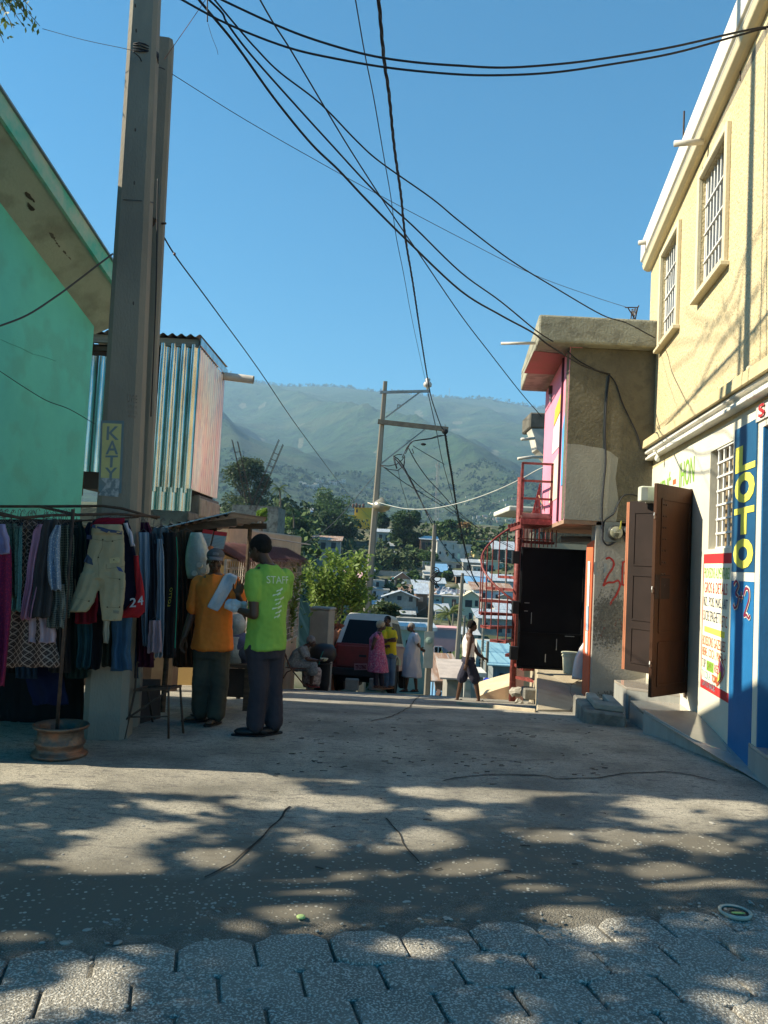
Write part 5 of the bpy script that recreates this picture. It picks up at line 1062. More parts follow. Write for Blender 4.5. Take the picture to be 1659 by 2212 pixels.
def palm(label, u, v, r, Y, vb, leaf=L_PALM, nf=13, seed=1, droop=1.0, group='palm trees', up=.25):
 rnd = random.Random(seed); c = at(u, v, Y); k = Y / FPX; R_ = r * k; b = at(u + 3, vb, Y); t = thing('palm_tree', label, 'palm tree', (b.x, Y, b.z), group); m = MB()
 m.tube([b, b.lerp(c, .5) + Vec((R_ * .06, 0, 0)), c], [R_ * .09, R_ * .06, R_ * .05], 8); m.build('trunk', M_BARK, t); m = MB()
 for i in range(nf):
  a = 6.28 * i / nf + rnd.uniform(-.2, .2); e = rnd.uniform(-.25, 1.0); d = Vec((math.cos(a), math.sin(a), 0)); pts = []
  for q in range(13): s_ = q / 12; pts.append(c + d * (R_ * s_ * (1 - .25 * max(0, e))) + Vec((0, 0, R_ * (e * s_ * .9 + up * s_ - droop * s_ * s_ * .85))))
  m.tube(pts, [R_ * .012] * 13, 4)
  sd = Vec((-d.y, d.x, 0))
  for q in range(1, 13):
   for h in range(2):
    p = pts[q].lerp(pts[q - 1], h * .5); l = R_ * .30 * math.sin(math.pi * (q / 13) ** .7 + .15); ax = (pts[q] - pts[q - 1]).normalized()
    for s_ in (-1, 1):
     e_ = p + sd * s_ * l * .75 + ax * l * .55 - Vec((0, 0, l * .45)); w = ax * R_ * .018; m.add([p - w, p + w, e_ + w * .3], [(0, 1, 2)])
 m.build('crown', leaf, t); return t
tree('feathery_tree', 'tall feathery dark tree rising behind the tin roof and rebar columns', 532, 1058, 62, 66, 95, L_FEATH, 9000, .62, 30, 5, spread=.33)
palm('coconut palm with a full round crown right of the feathery tree', 603, 1056, 28, 110, 1100, seed=2)
palm('darker low palm standing between the feathery tree and the leafy tree', 632, 1102, 24, 100, 1140, L_DARK, seed=3, droop=1.2)
tree('broad_tree', 'pale green open crowned tree in front of the yellow building', 712, 1092, 46, 32, 130, L_MID, 3600, .75, 16, 7)
tree('broad_tree', 'wide dark tree mass below the yellow building', 715, 1137, 54, 30, 125, L_DARK, 6000, .8, 18, 8)
tree('broad_tree', 'small dark round tree just right of the big leaning pole', 827, 1125, 14, 20, 135, L_DARK, 1500, .65, 9, 9)
tree('broad_tree', 'tall dark tree with a ragged outline above the hillside sheds', 880, 1143, 37, 36, 140, L_DARK, 6000, .8, 18, 10)
tree('broad_tree', 'mid green tree beside the orange leaved tree', 962, 1146, 24, 18, 210, L_MID, 2200, 1.0, 12, 11)
tree('flame_tree', 'tree with orange brown leaves above the block houses', 996, 1146, 26, 16, 205, L_ORANGE, 2400, .9, 13, 12)
tree('broad_tree', 'bright green banana like clump below the palms', 622, 1132, 22, 14, 60, L_BRIGHT, 1100, .55, 9, 13, trunk=False)
tree('broad_tree', 'dark tree filling the gap under the low palm', 650, 1140, 26, 20, 90, L_DARK, 2200, .6, 10, 14)
tree('broad_tree', 'green hillside tree above the retaining wall', 925, 1212, 28, 14, 160, L_MID, 2000, .8, 12, 15)
tree('broad_tree', 'bushy tree on the earth bank left of the block houses', 890, 1205, 20, 10, 165, L_DARK, 1600, .8, 10, 16)
tree('shrub', 'low green bush beside the brown gabled hut', 898, 1252, 18, 14, 170, L_MID, 1300, .7, 9, 17, cat='shrub')
tree('shrub', 'green bush among the roofs right of the second pole', 968, 1245, 14, 11, 165, L_MID, 1200, .6, 8, 18, cat='shrub')
tree('shrub', 'thorny sprawling bush above the cab of the red pickup', 835, 1320, 34, 18, 40, L_FEATH, 2600, .22, 13, 19, cat='shrub', squash=.5)
tree('shrub', 'small bush over the block wall right of the thorny bush', 915, 1352, 10, 10, 60, L_MID, 700, .25, 7, 20, cat='shrub')
palm('yellow green palm growing between the second and third poles', 968, 1330, 42, 85, 1372, leafmat('palm_yellow', (.22, .25, .07), (.10, .13, .03), scale=.5), 18, 5, .9, up=.5)
palm('smaller pale palm right of the third pole', 1008, 1345, 22, 88, 1380, L_PALM, 12, 6, .9, up=.4)
tree('shrub', 'leafy garden fronds under the concrete column of the tin room', 412, 1112, 14, 10, 16, L_BRIGHT, 260, .16, 6, 22, trunk=False, cat='shrub', zbase=-1)
tree('shrub', 'bright green sprig above the tin stall roof', 566, 1112, 12, 12, 24, L_BRIGHT, 260, .16, 6, 23, trunk=True, cat='shrub')
tree('broad_tree', 'row of dark green trees beyond the pale hedge wall', 1040, 1178, 36, 5, 200, L_DARK, 1800, .9, 14, 24, trunk=False)
tree('shrub', 'creeper covered bank below the dark tree', 850, 1205, 52, 17, 175, mat('bank_scrub', (.075, .10, .035), (.03, .05, .018), scale=.5), 2600, .9, 20, 25, trunk=False, cat='shrub')
tree('shrub', 'sunlit yellow green bush on the earth bank', 905, 1196, 22, 9, 150, L_MID, 1300, .6, 9, 26, cat='shrub')
def leafy_shrub(name, label, tips, base, Y, leaf, ll, seed):
 rnd = random.Random(seed); t = thing(name, label, 'shrub', base); m = MB(); br = MB()
 for i, (u, v) in enumerate(tips):
  tip = at(u, v, Y + rnd.uniform(-.9, .9)); b = Vector(base) + Vec((rnd.uniform(-.5, .3), rnd.uniform(-.2, .8), 0)); mid = b.lerp(tip, .5) + Vec((rnd.uniform(-.2, .2), rnd.uniform(-.2, .2), -.15))
  pts = [b.lerp(mid, q / 6).lerp(mid.lerp(tip, q / 6), q / 6) for q in range(7)]; br.tube(pts, [.018 - .002 * q for q in range(7)], 5)
  L_ = (tip - b).length; n = int(L_ * 20)
  for q in range(13):
   c_ = tip + Vec((rnd.gauss(0, .16), rnd.gauss(0, .2), rnd.gauss(-.12, .16))); d_ = Vec((rnd.gauss(0, 1), rnd.gauss(-.3, .8), rnd.gauss(.5, .5))).normalized(); w_ = d_.cross(Vec((rnd.gauss(0, 1), rnd.gauss(0, 1), rnd.gauss(0, 1)))).normalized() * ll * .2; l_ = ll * rnd.uniform(.6, 1.1); m.add([c_, c_ + d_ * l_ * .5 + w_, c_ + d_ * l_, c_ + d_ * l_ * .5 - w_], [(0, 1, 2, 3)])
  for q in range(n):
   s_ = .35 + .65 * (q / n) ** .8; f = s_ * 6; k = min(5, int(f)); p = pts[k].lerp(pts[k + 1], f - k); ax = (pts[k + 1] - pts[k]).normalized()
   if p.z < .12 + rnd.uniform(-.1, .1) and ll > .18: continue
   a = q * 2.4; s1 = ax.cross(Vec((.3, 1, .2))).normalized(); s2 = ax.cross(s1); out = (s1 * math.cos(a) + s2 * math.sin(a)) * .85 + ax * .75 + Vec((0, 0, .1)); out.normalize()
   l = ll * rnd.uniform(.7, 1.2); w = out.cross(ax).normalized() * l * .27; p2 = p + out * l * .5 + Vec((0, 0, .004)); p3 = p + out * l - Vec((0, 0, l * .12)); m.add([p, p2 + w, p3, p2 - w], [(0, 1, 2, 3)])
 br.build('branches', M_BARK, t); m.build('leaves', leaf, t); return t
L_GARDEN = leafmat('foliage_garden', (.23, .31, .06), (.08, .15, .03), scale=3.5, tr=.42)
rnd = random.Random(31); tips = [(762, 1202), (790, 1212), (778, 1196), (735, 1215), (700, 1222), (690, 1250), (680, 1265), (712, 1245), (745, 1240), (770, 1262), (790, 1280), (786, 1300), (775, 1316), (742, 1282), (722, 1270), (703, 1285), (735, 1310), (758, 1300), (782, 1258), (748, 1222), (718, 1290), (668, 1215), (668, 1240), (750, 1325), (720, 1330), (770, 1330), (728, 1200), (715, 1192)]
leafy_shrub('garden_shrub', 'tall sunlit leafy shrub growing above the gate pillar and board fence', tips + [(u + 9 * math.sin(i * 3), v + 14 + 10 * math.cos(i * 5)) for i, (u, v) in enumerate(tips)], Vec((at(724, 1370, 24).x, 24.2, -2.4)), 24, L_GARDEN, .22, 31)
leafy_shrub('garden_shrub', 'leafy green shrub seen through the white wire grille', [(505, 1215), (520, 1225), (540, 1205), (560, 1195), (585, 1205), (610, 1215), (625, 1235), (600, 1245), (635, 1215), (645, 1250), (640, 1285), (620, 1270), (632, 1310), (590, 1230)], Vec((-2.3, 17.2, -1.3)), 17.0, L_GARDEN, .17, 32)
hl = thing('overhanging_branch', 'leafy branch tip hanging into the top left corner against the sky', 'branch', at(-40, 0, 7)); rnd = random.Random(41); m = MB(); br = MB()
for (u, v) in ((-10, 88), (8, 92), (30, 60), (52, 58), (72, 52), (86, 56), (70, 20), (40, 15), (15, 30), (-5, 50), (60, -10), (20, -15)):
 b = at(-90, -60, 7.2); tip = at(u, v, 7 + rnd.uniform(-.2, .2)); pts = [b.lerp(tip, q / 6) + Vec((0, 0, .12 * math.sin(math.pi * q / 6))) for q in range(7)]; br.tube(pts, [.012, .010, .008, .006, .005, .004, .003], 5)
 for q in range(26):
  s_ = .35 + .65 * q / 26; f = s_ * 6; k = min(5, int(f)); p = pts[k].lerp(pts[k + 1], f - k) + Vec((rnd.gauss(0, .03), rnd.gauss(0, .04), rnd.gauss(0, .03))); d = Vec((rnd.gauss(.2, .5), rnd.gauss(0, .5), rnd.gauss(-.7, .4))).normalized(); l = rnd.uniform(.045, .085); w = d.cross(Vec((rnd.gauss(0, 1), rnd.gauss(0, 1), 0))).normalized() * l * .22
  m.add([p, p + d * l * .5 + w, p + d * l, p + d * l * .5 - w], [(0, 1, 2, 3)])
br.build('twigs', M_BARK, hl); m.build('leaves', leafmat('foliage_top', (.12, .16, .03), (.03, .055, .015), scale=6), hl)
# ================================================================== HOUSES OF THE VALLEY
H_GREY = mat('block_wall', (.36, .35, .31), (.23, .225, .20), scale=.9, rough=.95, speck=(.15, .14, .13), speckscale=2, speckamt=.4)
H_LGREY = mat('pale_block_wall', (.50, .49, .44), (.36, .35, .32), scale=1.0, rough=.95, speck=(.22, .21, .19), speckscale=2, speckamt=.4)
H_CREAM = mat('pale_cream_wall', (.66, .60, .43), (.56, .50, .36), scale=.9, rough=.9)
H_YEL = mat('strong_yellow_wall', (.70, .43, .035), (.62, .38, .04), scale=.5, rough=.85)
H_PINK = mat('dusty_pink_wall', (.62, .34, .33), (.55, .30, .29), scale=.8, rough=.9)
H_PEACH = mat('peach_wall', (.60, .38, .28), (.52, .33, .24), scale=.8, rough=.9)
H_BLUE = mat('pale_blue_wall', (.44, .52, .56), (.36, .43, .47), scale=.9, rough=.9)
H_BROWN = mat('brown_plank_wall', (.25, .15, .10), (.14, .09, .06), scale=1, rough=.95)
H_GREEN = mat('seafoam_wall', (.38, .55, .45), (.30, .45, .38), scale=1, rough=.9)
H_DARK = mat('shadow_window', (.035, .035, .04), rough=.5)
R_TIN = mat('bright_tin_roof', (.62, .66, .68), (.40, .43, .45), scale=.8, rough=.45, metal=.35, stretch=(5, .6, 1), speck=(.32, .22, .16), speckscale=1.2, speckamt=.35)
R_BLUE = mat('blue_tin_roof', (.22, .42, .62), (.16, .33, .52), scale=.8, rough=.45, metal=.2, stretch=(6, .6, 1))
R_RUST = mat('rusted_tin_roof', (.40, .26, .17), (.24, .13, .08), scale=.9, rough=.7, metal=.2, stretch=(5, .5, 1), speck=(.55, .53, .5), speckscale=1, speckamt=.5)
R_PINK = mat('pink_tin_roof', (.74, .45, .46), (.66, .40, .41), scale=.6, rough=.55, stretch=(6, .5, 1))
R_CONC = mat('roof_concrete', (.46, .44, .39), (.33, .32, .29), scale=.6, rough=.95)
def house(label, u0, u1, v0, v1, Y, wall, roof='flat', rmat=None, wins=(), dep=None, cat='house', group='houses across the valley', winm=None, name='small_house', tilt=.0, rh=None, over=.3, extra=None, rot=0.0):
 if Y >= 60: Y = land_hit((u0 + u1) / 2, v1, 50, 1).y
 a = at((u0 + u1) / 2, v1, Y); W = (u1 - u0) * Y / FPX; H = (v1 - v0) * Y / FPX; D_ = dep or max(2.5, W * .8); zt = a.z + H; zb = min(a.z, landz(a.x, Y)) - 1.5
 t = thing(name, label, cat, (a.x, Y, a.z), group)
 Mx = Matrix.Translation((a.x, Y, 0)) @ Matrix.Rotation(rot, 4, 'Z')
 m = MB(); m.box(-W / 2, W / 2, 0, D_, zb, zt, Mx)
 if roof == 'gable':
  h = rh or W * .16; m.slab([Mx @ Vec((-W / 2, 0, zt)), Mx @ Vec((W / 2, 0, zt)), Mx @ Vec((0, 0, zt + h))], Mx.to_3x3() @ Vec((0, D_, 0)))
 m.build('wall', wall, t); m = MB(); o = over; rmat = rmat or R_CONC
 P_ = lambda x, y, z: Mx @ Vec((x, y, z))
 if roof == 'flat': m.box(-W / 2 - o * .5, W / 2 + o * .5, -o * .5, D_ + o * .5, zt + .003, zt + .18, Mx)
 elif roof == 'gable':
  m.slab([P_(-W / 2 - o, -o, zt - o * h / (W / 2)), P_(0, -o, zt + h + .02), P_(0, D_ + o, zt + h + .02), P_(-W / 2 - o, D_ + o, zt - o * h / (W / 2))], (0, 0, .06)); m.slab([P_(W / 2 + o, -o, zt - o * h / (W / 2)), P_(W / 2 + o, D_ + o, zt - o * h / (W / 2)), P_(0, D_ + o, zt + h + .022), P_(0, -o, zt + h + .022)], (0, 0, .06))
 elif roof == 'shed':
  h = rh or D_ * .22; m.slab([P_(-W / 2 - o, -o, zt + .02), P_(W / 2 + o, -o, zt + .02 + tilt), P_(W / 2 + o, D_ + o, zt + h + tilt), P_(-W / 2 - o, D_ + o, zt + h)], (0, 0, .06))
 elif roof == 'hip':
  h = rh or W * .15; q = [P_(-W / 2 - o, -o, zt), P_(W / 2 + o, -o, zt), P_(W / 2 + o, D_ + o, zt), P_(-W / 2 - o, D_ + o, zt), P_(-W * .22, D_ * .5, zt + h), P_(W * .22, D_ * .5, zt + h)]
  m.add(q, [(0, 1, 5, 4), (1, 2, 5), (2, 3, 4, 5), (3, 0, 4), (3, 2, 1, 0)])
 if roof != 'none': m.build('roof', rmat, t)
 k = Y / FPX
 for w in wins:
  wu0, wu1, wv0, wv1 = w[:4]; x0 = (wu0 - (u0 + u1) / 2) * k; x1 = (wu1 - (u0 + u1) / 2) * k; z0, z1 = a.z + (v1 - wv1) * k, a.z + (v1 - wv0) * k
  m = MB(); m.box(x0, x1, -.03, .05, z0, z1, Mx); wo_ = m.build('window' if len(w) < 6 else w[5], (w[4] if len(w) > 4 and w[4] else winm or H_DARK), t)
 if extra: extra(t, Mx, W, H, D_, zt, a.z, k)
 return t
def balus(t, Mx, W, H, D_, zt, z0, k):
 z = z0 + H * .42; m = MB()
 for i in range(30): x = -W / 2 + W * (i + .5) / 30; m.box(x - .05, x + .05, -.75, -.65, z, z + .75, Mx)
 m.box(-W / 2, W / 2, -.8, -.6, z + .752, z + .9, Mx); m.box(-W / 2, W / 2, -.82, -.002, z - .2, z - .003, Mx); m.build('balustrade', mat('white_paint', (.7, .7, .68), rough=.8), t)
 m = MB(); m.box(-W / 2 + .1, W / 2 - .1, -.02, -.01, z, zt - .2, Mx); m.build('porch_shade', mat('porch_shade', (.30, .19, .13), rough=.9), t)
house('grey block house behind the garden shrub with one rust red shutter', 666, 731, 1168, 1240, 62, H_GREY, 'shed', R_RUST, [(677, 692, 1196, 1206, mat('red_shutter', (.16, .04, .03))), (690, 700, 1172, 1186), (712, 722, 1171, 1184)], group='houses across the valley')
house('house with a pink ribbed hip roof and white balustrade behind the garden shrub', 697, 785, 1246, 1300, 150, H_PEACH, 'hip', R_PINK, [(725, 732, 1250, 1258), (760, 768, 1250, 1258)], rh=1.6, over=.7, extra=balus)
house('long grey retaining wall above the pink roofed house', 735, 915, 1233, 1248, 185, H_GREY, 'none', cat='wall', name='retaining_wall', dep=1)
house('strong yellow building with dark roof tanks behind the leaning pole', 764, 812, 1098, 1142, 190, H_YEL, 'flat', H_YEL, [(767, 771, 1101, 1108, None)], over=.3)
house('lower yellow wing with a pale window left of the yellow building', 741, 765, 1114, 1142, 186, H_YEL, 'flat', H_YEL, [(750, 756, 1116, 1124, H_LGREY)])
for i, (u, h) in enumerate(((763, 9), (770, 10), (777, 8), (785, 9))):
 p = at(u, 1097, 189); mm = MB(); k = 189 / FPX; mm.lathe([(2.4 * k, 0), (2.9 * k, .5), (2.7 * k, h * k * .85), (1.0 * k, h * k)], 10, Matrix.Translation(p)); solo(mm, 'roof_tank', mat('brown_tank', (.12, .06, .05), rough=.7), ('leftmost brown water tank on the yellow building', 'second brown water tank from the left on the yellow building', 'third brown water tank from the left on the yellow building', 'rightmost brown water tank on the yellow building')[i], 'water tank', 'tanks on the yellow roof', org=p)
house('white shed with dark openings under the small round tree', 812, 848, 1150, 1172, 150, H_LGREY, 'shed', R_TIN, [(818, 825, 1155, 1167), (832, 836, 1156, 1166)], dep=4)
house('open sided dark shed right of the tall ragged tree', 907, 944, 1166, 1190, 165, H_BROWN, 'shed', R_TIN, [(911, 918, 1172, 1188), (924, 930, 1172, 1188)], dep=4)
house('pale tin roofed building glimpsed between the palms', 652, 672, 1106, 1120, 150, H_LGREY, 'shed', R_TIN, [], dep=6)
house('unfinished block walls beside the leaning pole', 800, 853, 1254, 1275, 128, H_LGREY, 'none', None, [(812, 818, 1258, 1268), (830, 838, 1250, 1262)], dep=3)
house('white walled house with a small window right of the leaning pole', 800, 838, 1275, 1305, 122, H_BLUE, 'flat', R_CONC, [(805, 811, 1278, 1286)])
house('brown gabled hut with a cream panel and teal corner', 850, 886, 1250, 1272, 140, H_BROWN, 'gable', R_TIN, [(868, 886, 1251, 1262, mat('cream_panel', (.62, .55, .40))), (846, 850, 1248, 1270, mat('teal_post', (.05, .45, .38)))], rh=1.0)
house('grey gabled house with two dark square windows', 828, 897, 1290, 1340, 100, H_GREY, 'gable', R_TIN, [(833, 837, 1285 + 2, 1294), (856, 865, 1288, 1297), (881, 889, 1289, 1299), (861, 868, 1313, 1321)], rh=.75, over=.45)
house('brown plank house joined to the grey gabled house', 897, 922, 1284, 1330, 104, H_BROWN, 'shed', R_TIN, [(902, 912, 1290, 1300, H_PEACH)], dep=6)
house('shed with a bright white tin roof above the brown plank house', 888, 930, 1283, 1292, 112, H_GREY, 'shed', R_TIN, [], dep=10, rh=1.3)
house('lean to with a thin pale tin roof under the grey gabled house', 862, 893, 1328, 1346, 88, H_GREY, 'shed', R_TIN, [(873, 884, 1333, 1344)], dep=3)
house('long grey block wall above the head of the woman in white', 856, 928, 1336, 1362, 72, H_GREY, 'none', None, [(880, 892, 1342, 1352, H_LGREY)], cat='wall', dep=2)
house('pale green flat wall beside the red pickup', 862, 935, 1362, 1420, 42, mat('sage_wall', (.40, .46, .36), (.33, .38, .30), rough=.9), 'flat', R_TIN, [], dep=3)
house('dusty pink house with one white framed window between the poles', 911, 984, 1361, 1450, 66, H_PINK, 'flat', H_PINK, [(935.5, 953, 1397, 1415.5, mat('white_paint', (.7, .7, .68), rough=.8)), (937, 943.5, 1399, 1414), (945.5, 951.5, 1399, 1414)], over=.1)
m = MB(); a, b = at(931, 1431, 50), at(981, 1434, 50); corrugated(m, (a.x, 50, a.z - 2.2), (b.x - a.x, 0, -.05), (0, 0, 2.2 + .02), pitch=.16, amp=.03); solo(m, 'tin_fence', mat('white_tin', (.62, .62, .60), rough=.5, metal=.3), 'white corrugated tin fence below the pink house', 'fence', org=a, smooth=True)
m = MB(); a = at(930, 1446, 36); corrugated(m, a, (1.2, 0, -.02), (-.55, -7, -2.1), pitch=.14, amp=.02); solo(m, 'tin_roof_sheet', R_BLUE, 'bright blue corrugated roof sloping beside the concrete pole', 'roof', org=a, smooth=True)
house('house with a patchy rusty red roof low beside the blue roof', 940, 984, 1474, 1500, 34, H_BROWN, 'shed', R_RUST, [], dep=5, rh=.55)
house('cream house with an orange column and a dark tarpaulin roof', 936, 990, 1290, 1325, 108, H_CREAM, 'flat', R_CONC, [(953, 957, 1288, 1322, mat('orange_column', (.62, .28, .12))), (941, 947, 1296, 1302), (975, 984, 1294, 1312, mat('brick_door', (.3, .12, .08)))])
house('cream house with an arched balcony and gabled front', 997, 1034, 1290, 1345, 98, H_CREAM, 'gable', mat('cream_roof', (.68, .6, .42)), [(1003, 1018, 1297, 1312), (1024, 1031, 1297, 1310), (1012, 1019, 1324, 1342), (1025, 1033, 1324, 1342)], rh=.7)
house('two storey pale block building with small square windows', 943, 985, 1170, 1213, 150, H_LGREY, 'flat', R_CONC, [(958, 963, 1175, 1180), (962, 966, 1192, 1198), (976, 981, 1194, 1206), (948, 952, 1192, 1198)])
house('block building joined on the right with pale window holes', 985, 1016, 1178, 1214, 155, H_LGREY, 'flat', R_CONC, [(990, 995, 1178, 1185, H_CREAM), (999, 1005, 1178, 1185, H_CREAM), (988, 993, 1196, 1208, H_GREEN), (1004, 1010, 1196, 1206)])
house('yellow porch house with arches and a balcony rail', 1024, 1078, 1194, 1212, 145, mat('dull_yellow', (.62, .52, .24), (.5, .42, .2)), 'flat', mat('cream_eave', (.7, .62, .36)), [(1034, 1041, 1197, 1209), (1044, 1050, 1197, 1209), (1054, 1060, 1197, 1209)], over=.5)
house('balcony storey with a cream parapet under the yellow porch', 1038, 1078, 1212, 1232, 143, H_CREAM, 'flat', H_CREAM, [(1042, 1050, 1221, 1231), (1056, 1066, 1221, 1231)], over=.4)
house('small pale green box room with a red edged roof', 1031, 1062, 1167, 1180, 170, H_GREEN, 'flat', mat('red_edge', (.4, .10, .07)), [(1031, 1042, 1168, 1180, H_CREAM)])
house('long pale wall with a hedge on top', 1008, 1060, 1170, 1186, 175, H_LGREY, 'flat', R_CONC, [], dep=3)
house('bright tin roofed porch with slim white columns', 1064, 1112, 1188, 1215, 135, mat('porch_dark', (.05, .06, .05)), 'shed', R_TIN, [(1074, 1076, 1190, 1212, H_LGREY), (1090, 1092, 1190, 1212, H_LGREY), (1104, 1106, 1190, 1212, H_LGREY)], rh=1.8)
house('long grey block terrace below the block buildings', 912, 1000, 1214, 1230, 138, H_GREY, 'none', None, [(968, 974, 1219, 1228), (985, 995, 1218, 1228)], dep=3, cat='wall')
house('grey block house with a pale strip of roof below the yellow porch', 1000, 1045, 1216, 1236, 134, H_GREY, 'shed', R_TIN, [(1008, 1014, 1222, 1232)], dep=3)
house('house with a pale blue tin roof right of the second pole', 942, 965, 1236, 1250, 125, mat('dark_green_wall', (.08, .14, .09)), 'shed', R_BLUE, [], dep=5, rh=1.5)
house('small light blue walled hut left of the second pole', 914, 930, 1237, 1256, 128, H_BLUE, 'flat', R_TIN, [(918, 923, 1241, 1249)])
house('low house with a long bright tin roof behind the stair', 985, 1060, 1247, 1262, 118, H_BROWN, 'shed', R_TIN, [(1000, 1006, 1252, 1261), (1020, 1026, 1252, 1261)], dep=5, rh=1.0)
house('house with a light blue roof behind the stair rail', 1010, 1052, 1262, 1278, 112, H_GREY, 'shed', R_BLUE, [(1018, 1024, 1267, 1276)], dep=5, rh=1.2)
house('house with a bright wavy tin roof at the edge of the stair', 1055, 1112, 1256, 1275, 105, H_BLUE, 'shed', R_TIN, [(1066, 1072, 1262, 1272), (1088, 1096, 1262, 1274)], dep=5, rh=1.1)
house('house with a large rust streaked tin roof behind the stair treads', 1022, 1108, 1277, 1300, 92, H_BLUE, 'shed', R_RUST, [(1040, 1048, 1282, 1294), (1070, 1078, 1284, 1297)], dep=6, rh=1.1)
house('grey house behind the middle stair treads', 1040, 1108, 1300, 1330, 84, H_GREY, 'flat', R_CONC, [(1052, 1060, 1306, 1318), (1080, 1088, 1306, 1318)], dep=5)
house('dark block house low behind the spiral stair', 1032, 1108, 1338, 1375, 70, H_GREY, 'shed', R_TIN, [(1042, 1052, 1346, 1360), (1072, 1084, 1350, 1366), (1095, 1102, 1350, 1366)], dep=5, rh=.8)
house('wall of pierced concrete blocks right of the walking boy', 1028, 1062, 1385, 1450, 45, H_LGREY, 'none', None, [(1034 + 7 * i, 1038 + 7 * i, 1424 + 7 * j, 1428 + 7 * j) for i in range(3) for j in range(3)], dep=1, cat='wall')
house('shack with a teal tin roof at the foot of the stair', 1064, 1110, 1440, 1490, 38, mat('zinc_wall', (.22, .26, .27), (.14, .17, .18), stretch=(8, 1, 1)), 'shed', mat('teal_tin', (.36, .58, .62), (.28, .48, .52), stretch=(6, .5, 1), rough=.4, metal=.3), [(1078, 1086, 1455, 1486), (1092, 1098, 1458, 1486)], dep=4, rh=.7)
house('small white kiosk with a flat lid behind the boy', 1002, 1040, 1462, 1500, 33, H_LGREY, 'flat', mat('white_lid', (.68, .66, .58)), [(1004, 1016, 1468, 1492, mat('grey_green', (.3, .36, .32)))], dep=1.5)
house('pale roofed stall between the boy and the third pole', 965, 1000, 1468, 1505, 30, mat('stall_cloth', (.3, .28, .24)), 'shed', mat('worn_sheet', (.5, .42, .36)), [], dep=2, rh=.4)
house('corrugated roofed house glimpsed above the boy', 988, 1032, 1372, 1392, 62, H_LGREY, 'shed', mat('white_tin', (.62, .62, .60)), [(996, 1002, 1378, 1388)], dep=4, rh=.5)
rnd = random.Random(303); kinds = (('grey', H_GREY), ('pale grey', H_LGREY), ('cream', H_CREAM), ('pale blue', H_BLUE), ('peach', H_PEACH), ('seafoam', H_GREEN))
for i in range(58):
 u = rnd.uniform(738, 1104); v = 1186 + 158 * rnd.random() ** .85; w = 11 + (v - 1180) * .13 + rnd.uniform(-3, 6); h = w * rnd.uniform(.45, .7); kn, km = kinds[rnd.choice((0, 0, 1, 1, 1, 2, 2, 3, 4, 5))]
 wn2 = [(u - w * .3, u - w * .3 + w * .14, v - h * .7, v - h * .35), (u + w * .12, u + w * .27, v - h * .7, v - h * .3)]
 house('one of the small %s walled houses crowded on the near valley slope' % kn, u - w / 2, u + w / 2, v - h, v, 100, km, rnd.choice(('flat', 'shed', 'shed', 'gable')), rnd.choice((R_TIN, R_TIN, R_CONC, R_RUST, R_CONC)), wn2, dep=4, group='small %s houses on the near valley slope' % kn, over=.2)
rnd = random.Random(77)
for i, (u, v, w, h, c, lb) in enumerate(((1052, 1472, 16, 14, (.02, .05, .42), 'bright blue tarpaulin bundle at the foot of the stair'), (1062, 1487, 22, 6, (.55, .42, .36), 'pink beige rolled mattress below the blue tarpaulin'), (1080, 1490, 8, 12, (.7, .7, .72), 'small white sack beside the rolled mattress'), (1040, 1500, 18, 12, (.05, .04, .05), 'dark heap of bags behind the walking boy'), (1068, 1500, 14, 7, (.45, .06, .10), 'small red heap of cloth behind the kerb'), (947, 1500, 12, 18, (.07, .04, .03), 'dark brown basket heap beside the blue roof'), (1030, 1490, 10, 14, (.12, .12, .14), 'dark grey bundle behind the knee of the boy'))):
 Y = 27 + i * .3; c0 = at(u, v, Y); k = Y / FPX; mm = MB(); mm.ball((0, 0, 0), (w * k * .5, .35, h * k * .5), 12, 9)
 for q in mm.v: q += noise.noise_vector(q * 5 + Vec((i, 0, 0))) * .10; q += c0
 mm.tube([c0 + Vec((0, 0, -h * k * .4)), Vec((c0.x, Y, landz(c0.x, Y) - .3))], w * k * .28, 8)
 solo(mm, 'goods_bundle', mat('goods_%d' % i, c, rough=.9, scale=9), lb, 'bundle', 'goods in the market below', org=c0, smooth=True)
ln = thing('laundry_line', 'line of pale washing strung over the dark tarpaulin roof', 'laundry', at(985, 1280, 106)); m = MB(); m.tube([at(958, 1270, 106), at(1000, 1276, 106), at(1040, 1273, 106)], .03, 4); m.build('rope', M_CABLE_G, ln)
for i in range(12): u = 966 + i * 3.4; a = at(u, 1272 + (i % 3), 105.9); m = MB(); m.box(a.x - .09, a.x + .09, 105.85, 105.9, a.z - rnd.uniform(.4, .75), a.z); m.build('washing', mat('washing_%d' % (i % 3), ((.7, .68, .7), (.62, .45, .5), (.5, .55, .65))[i % 3]), ln)
m = MB(); a, b, c, d = at(936, 1282, 104), at(986, 1284, 104), at(972, 1270, 108), at(950, 1266, 108); rs = []
for i in range(9):
 t = i / 8; rs.append([a.lerp(b, t).lerp(d.lerp(c, t), s_ / 6) + Vec((0, 0, .35 * noise.noise(Vec((t * 5, s_, 0))))) for s_ in range(7)])
m.rings(rs, caps=False, closed=False); solo(m, 'tarpaulin', mat('grey_tarp', (.10, .10, .12), (.5, .52, .55), scale=.4, rough=.6), 'crumpled dark and white tarpaulin over the cream house', 'tarpaulin', org=a)
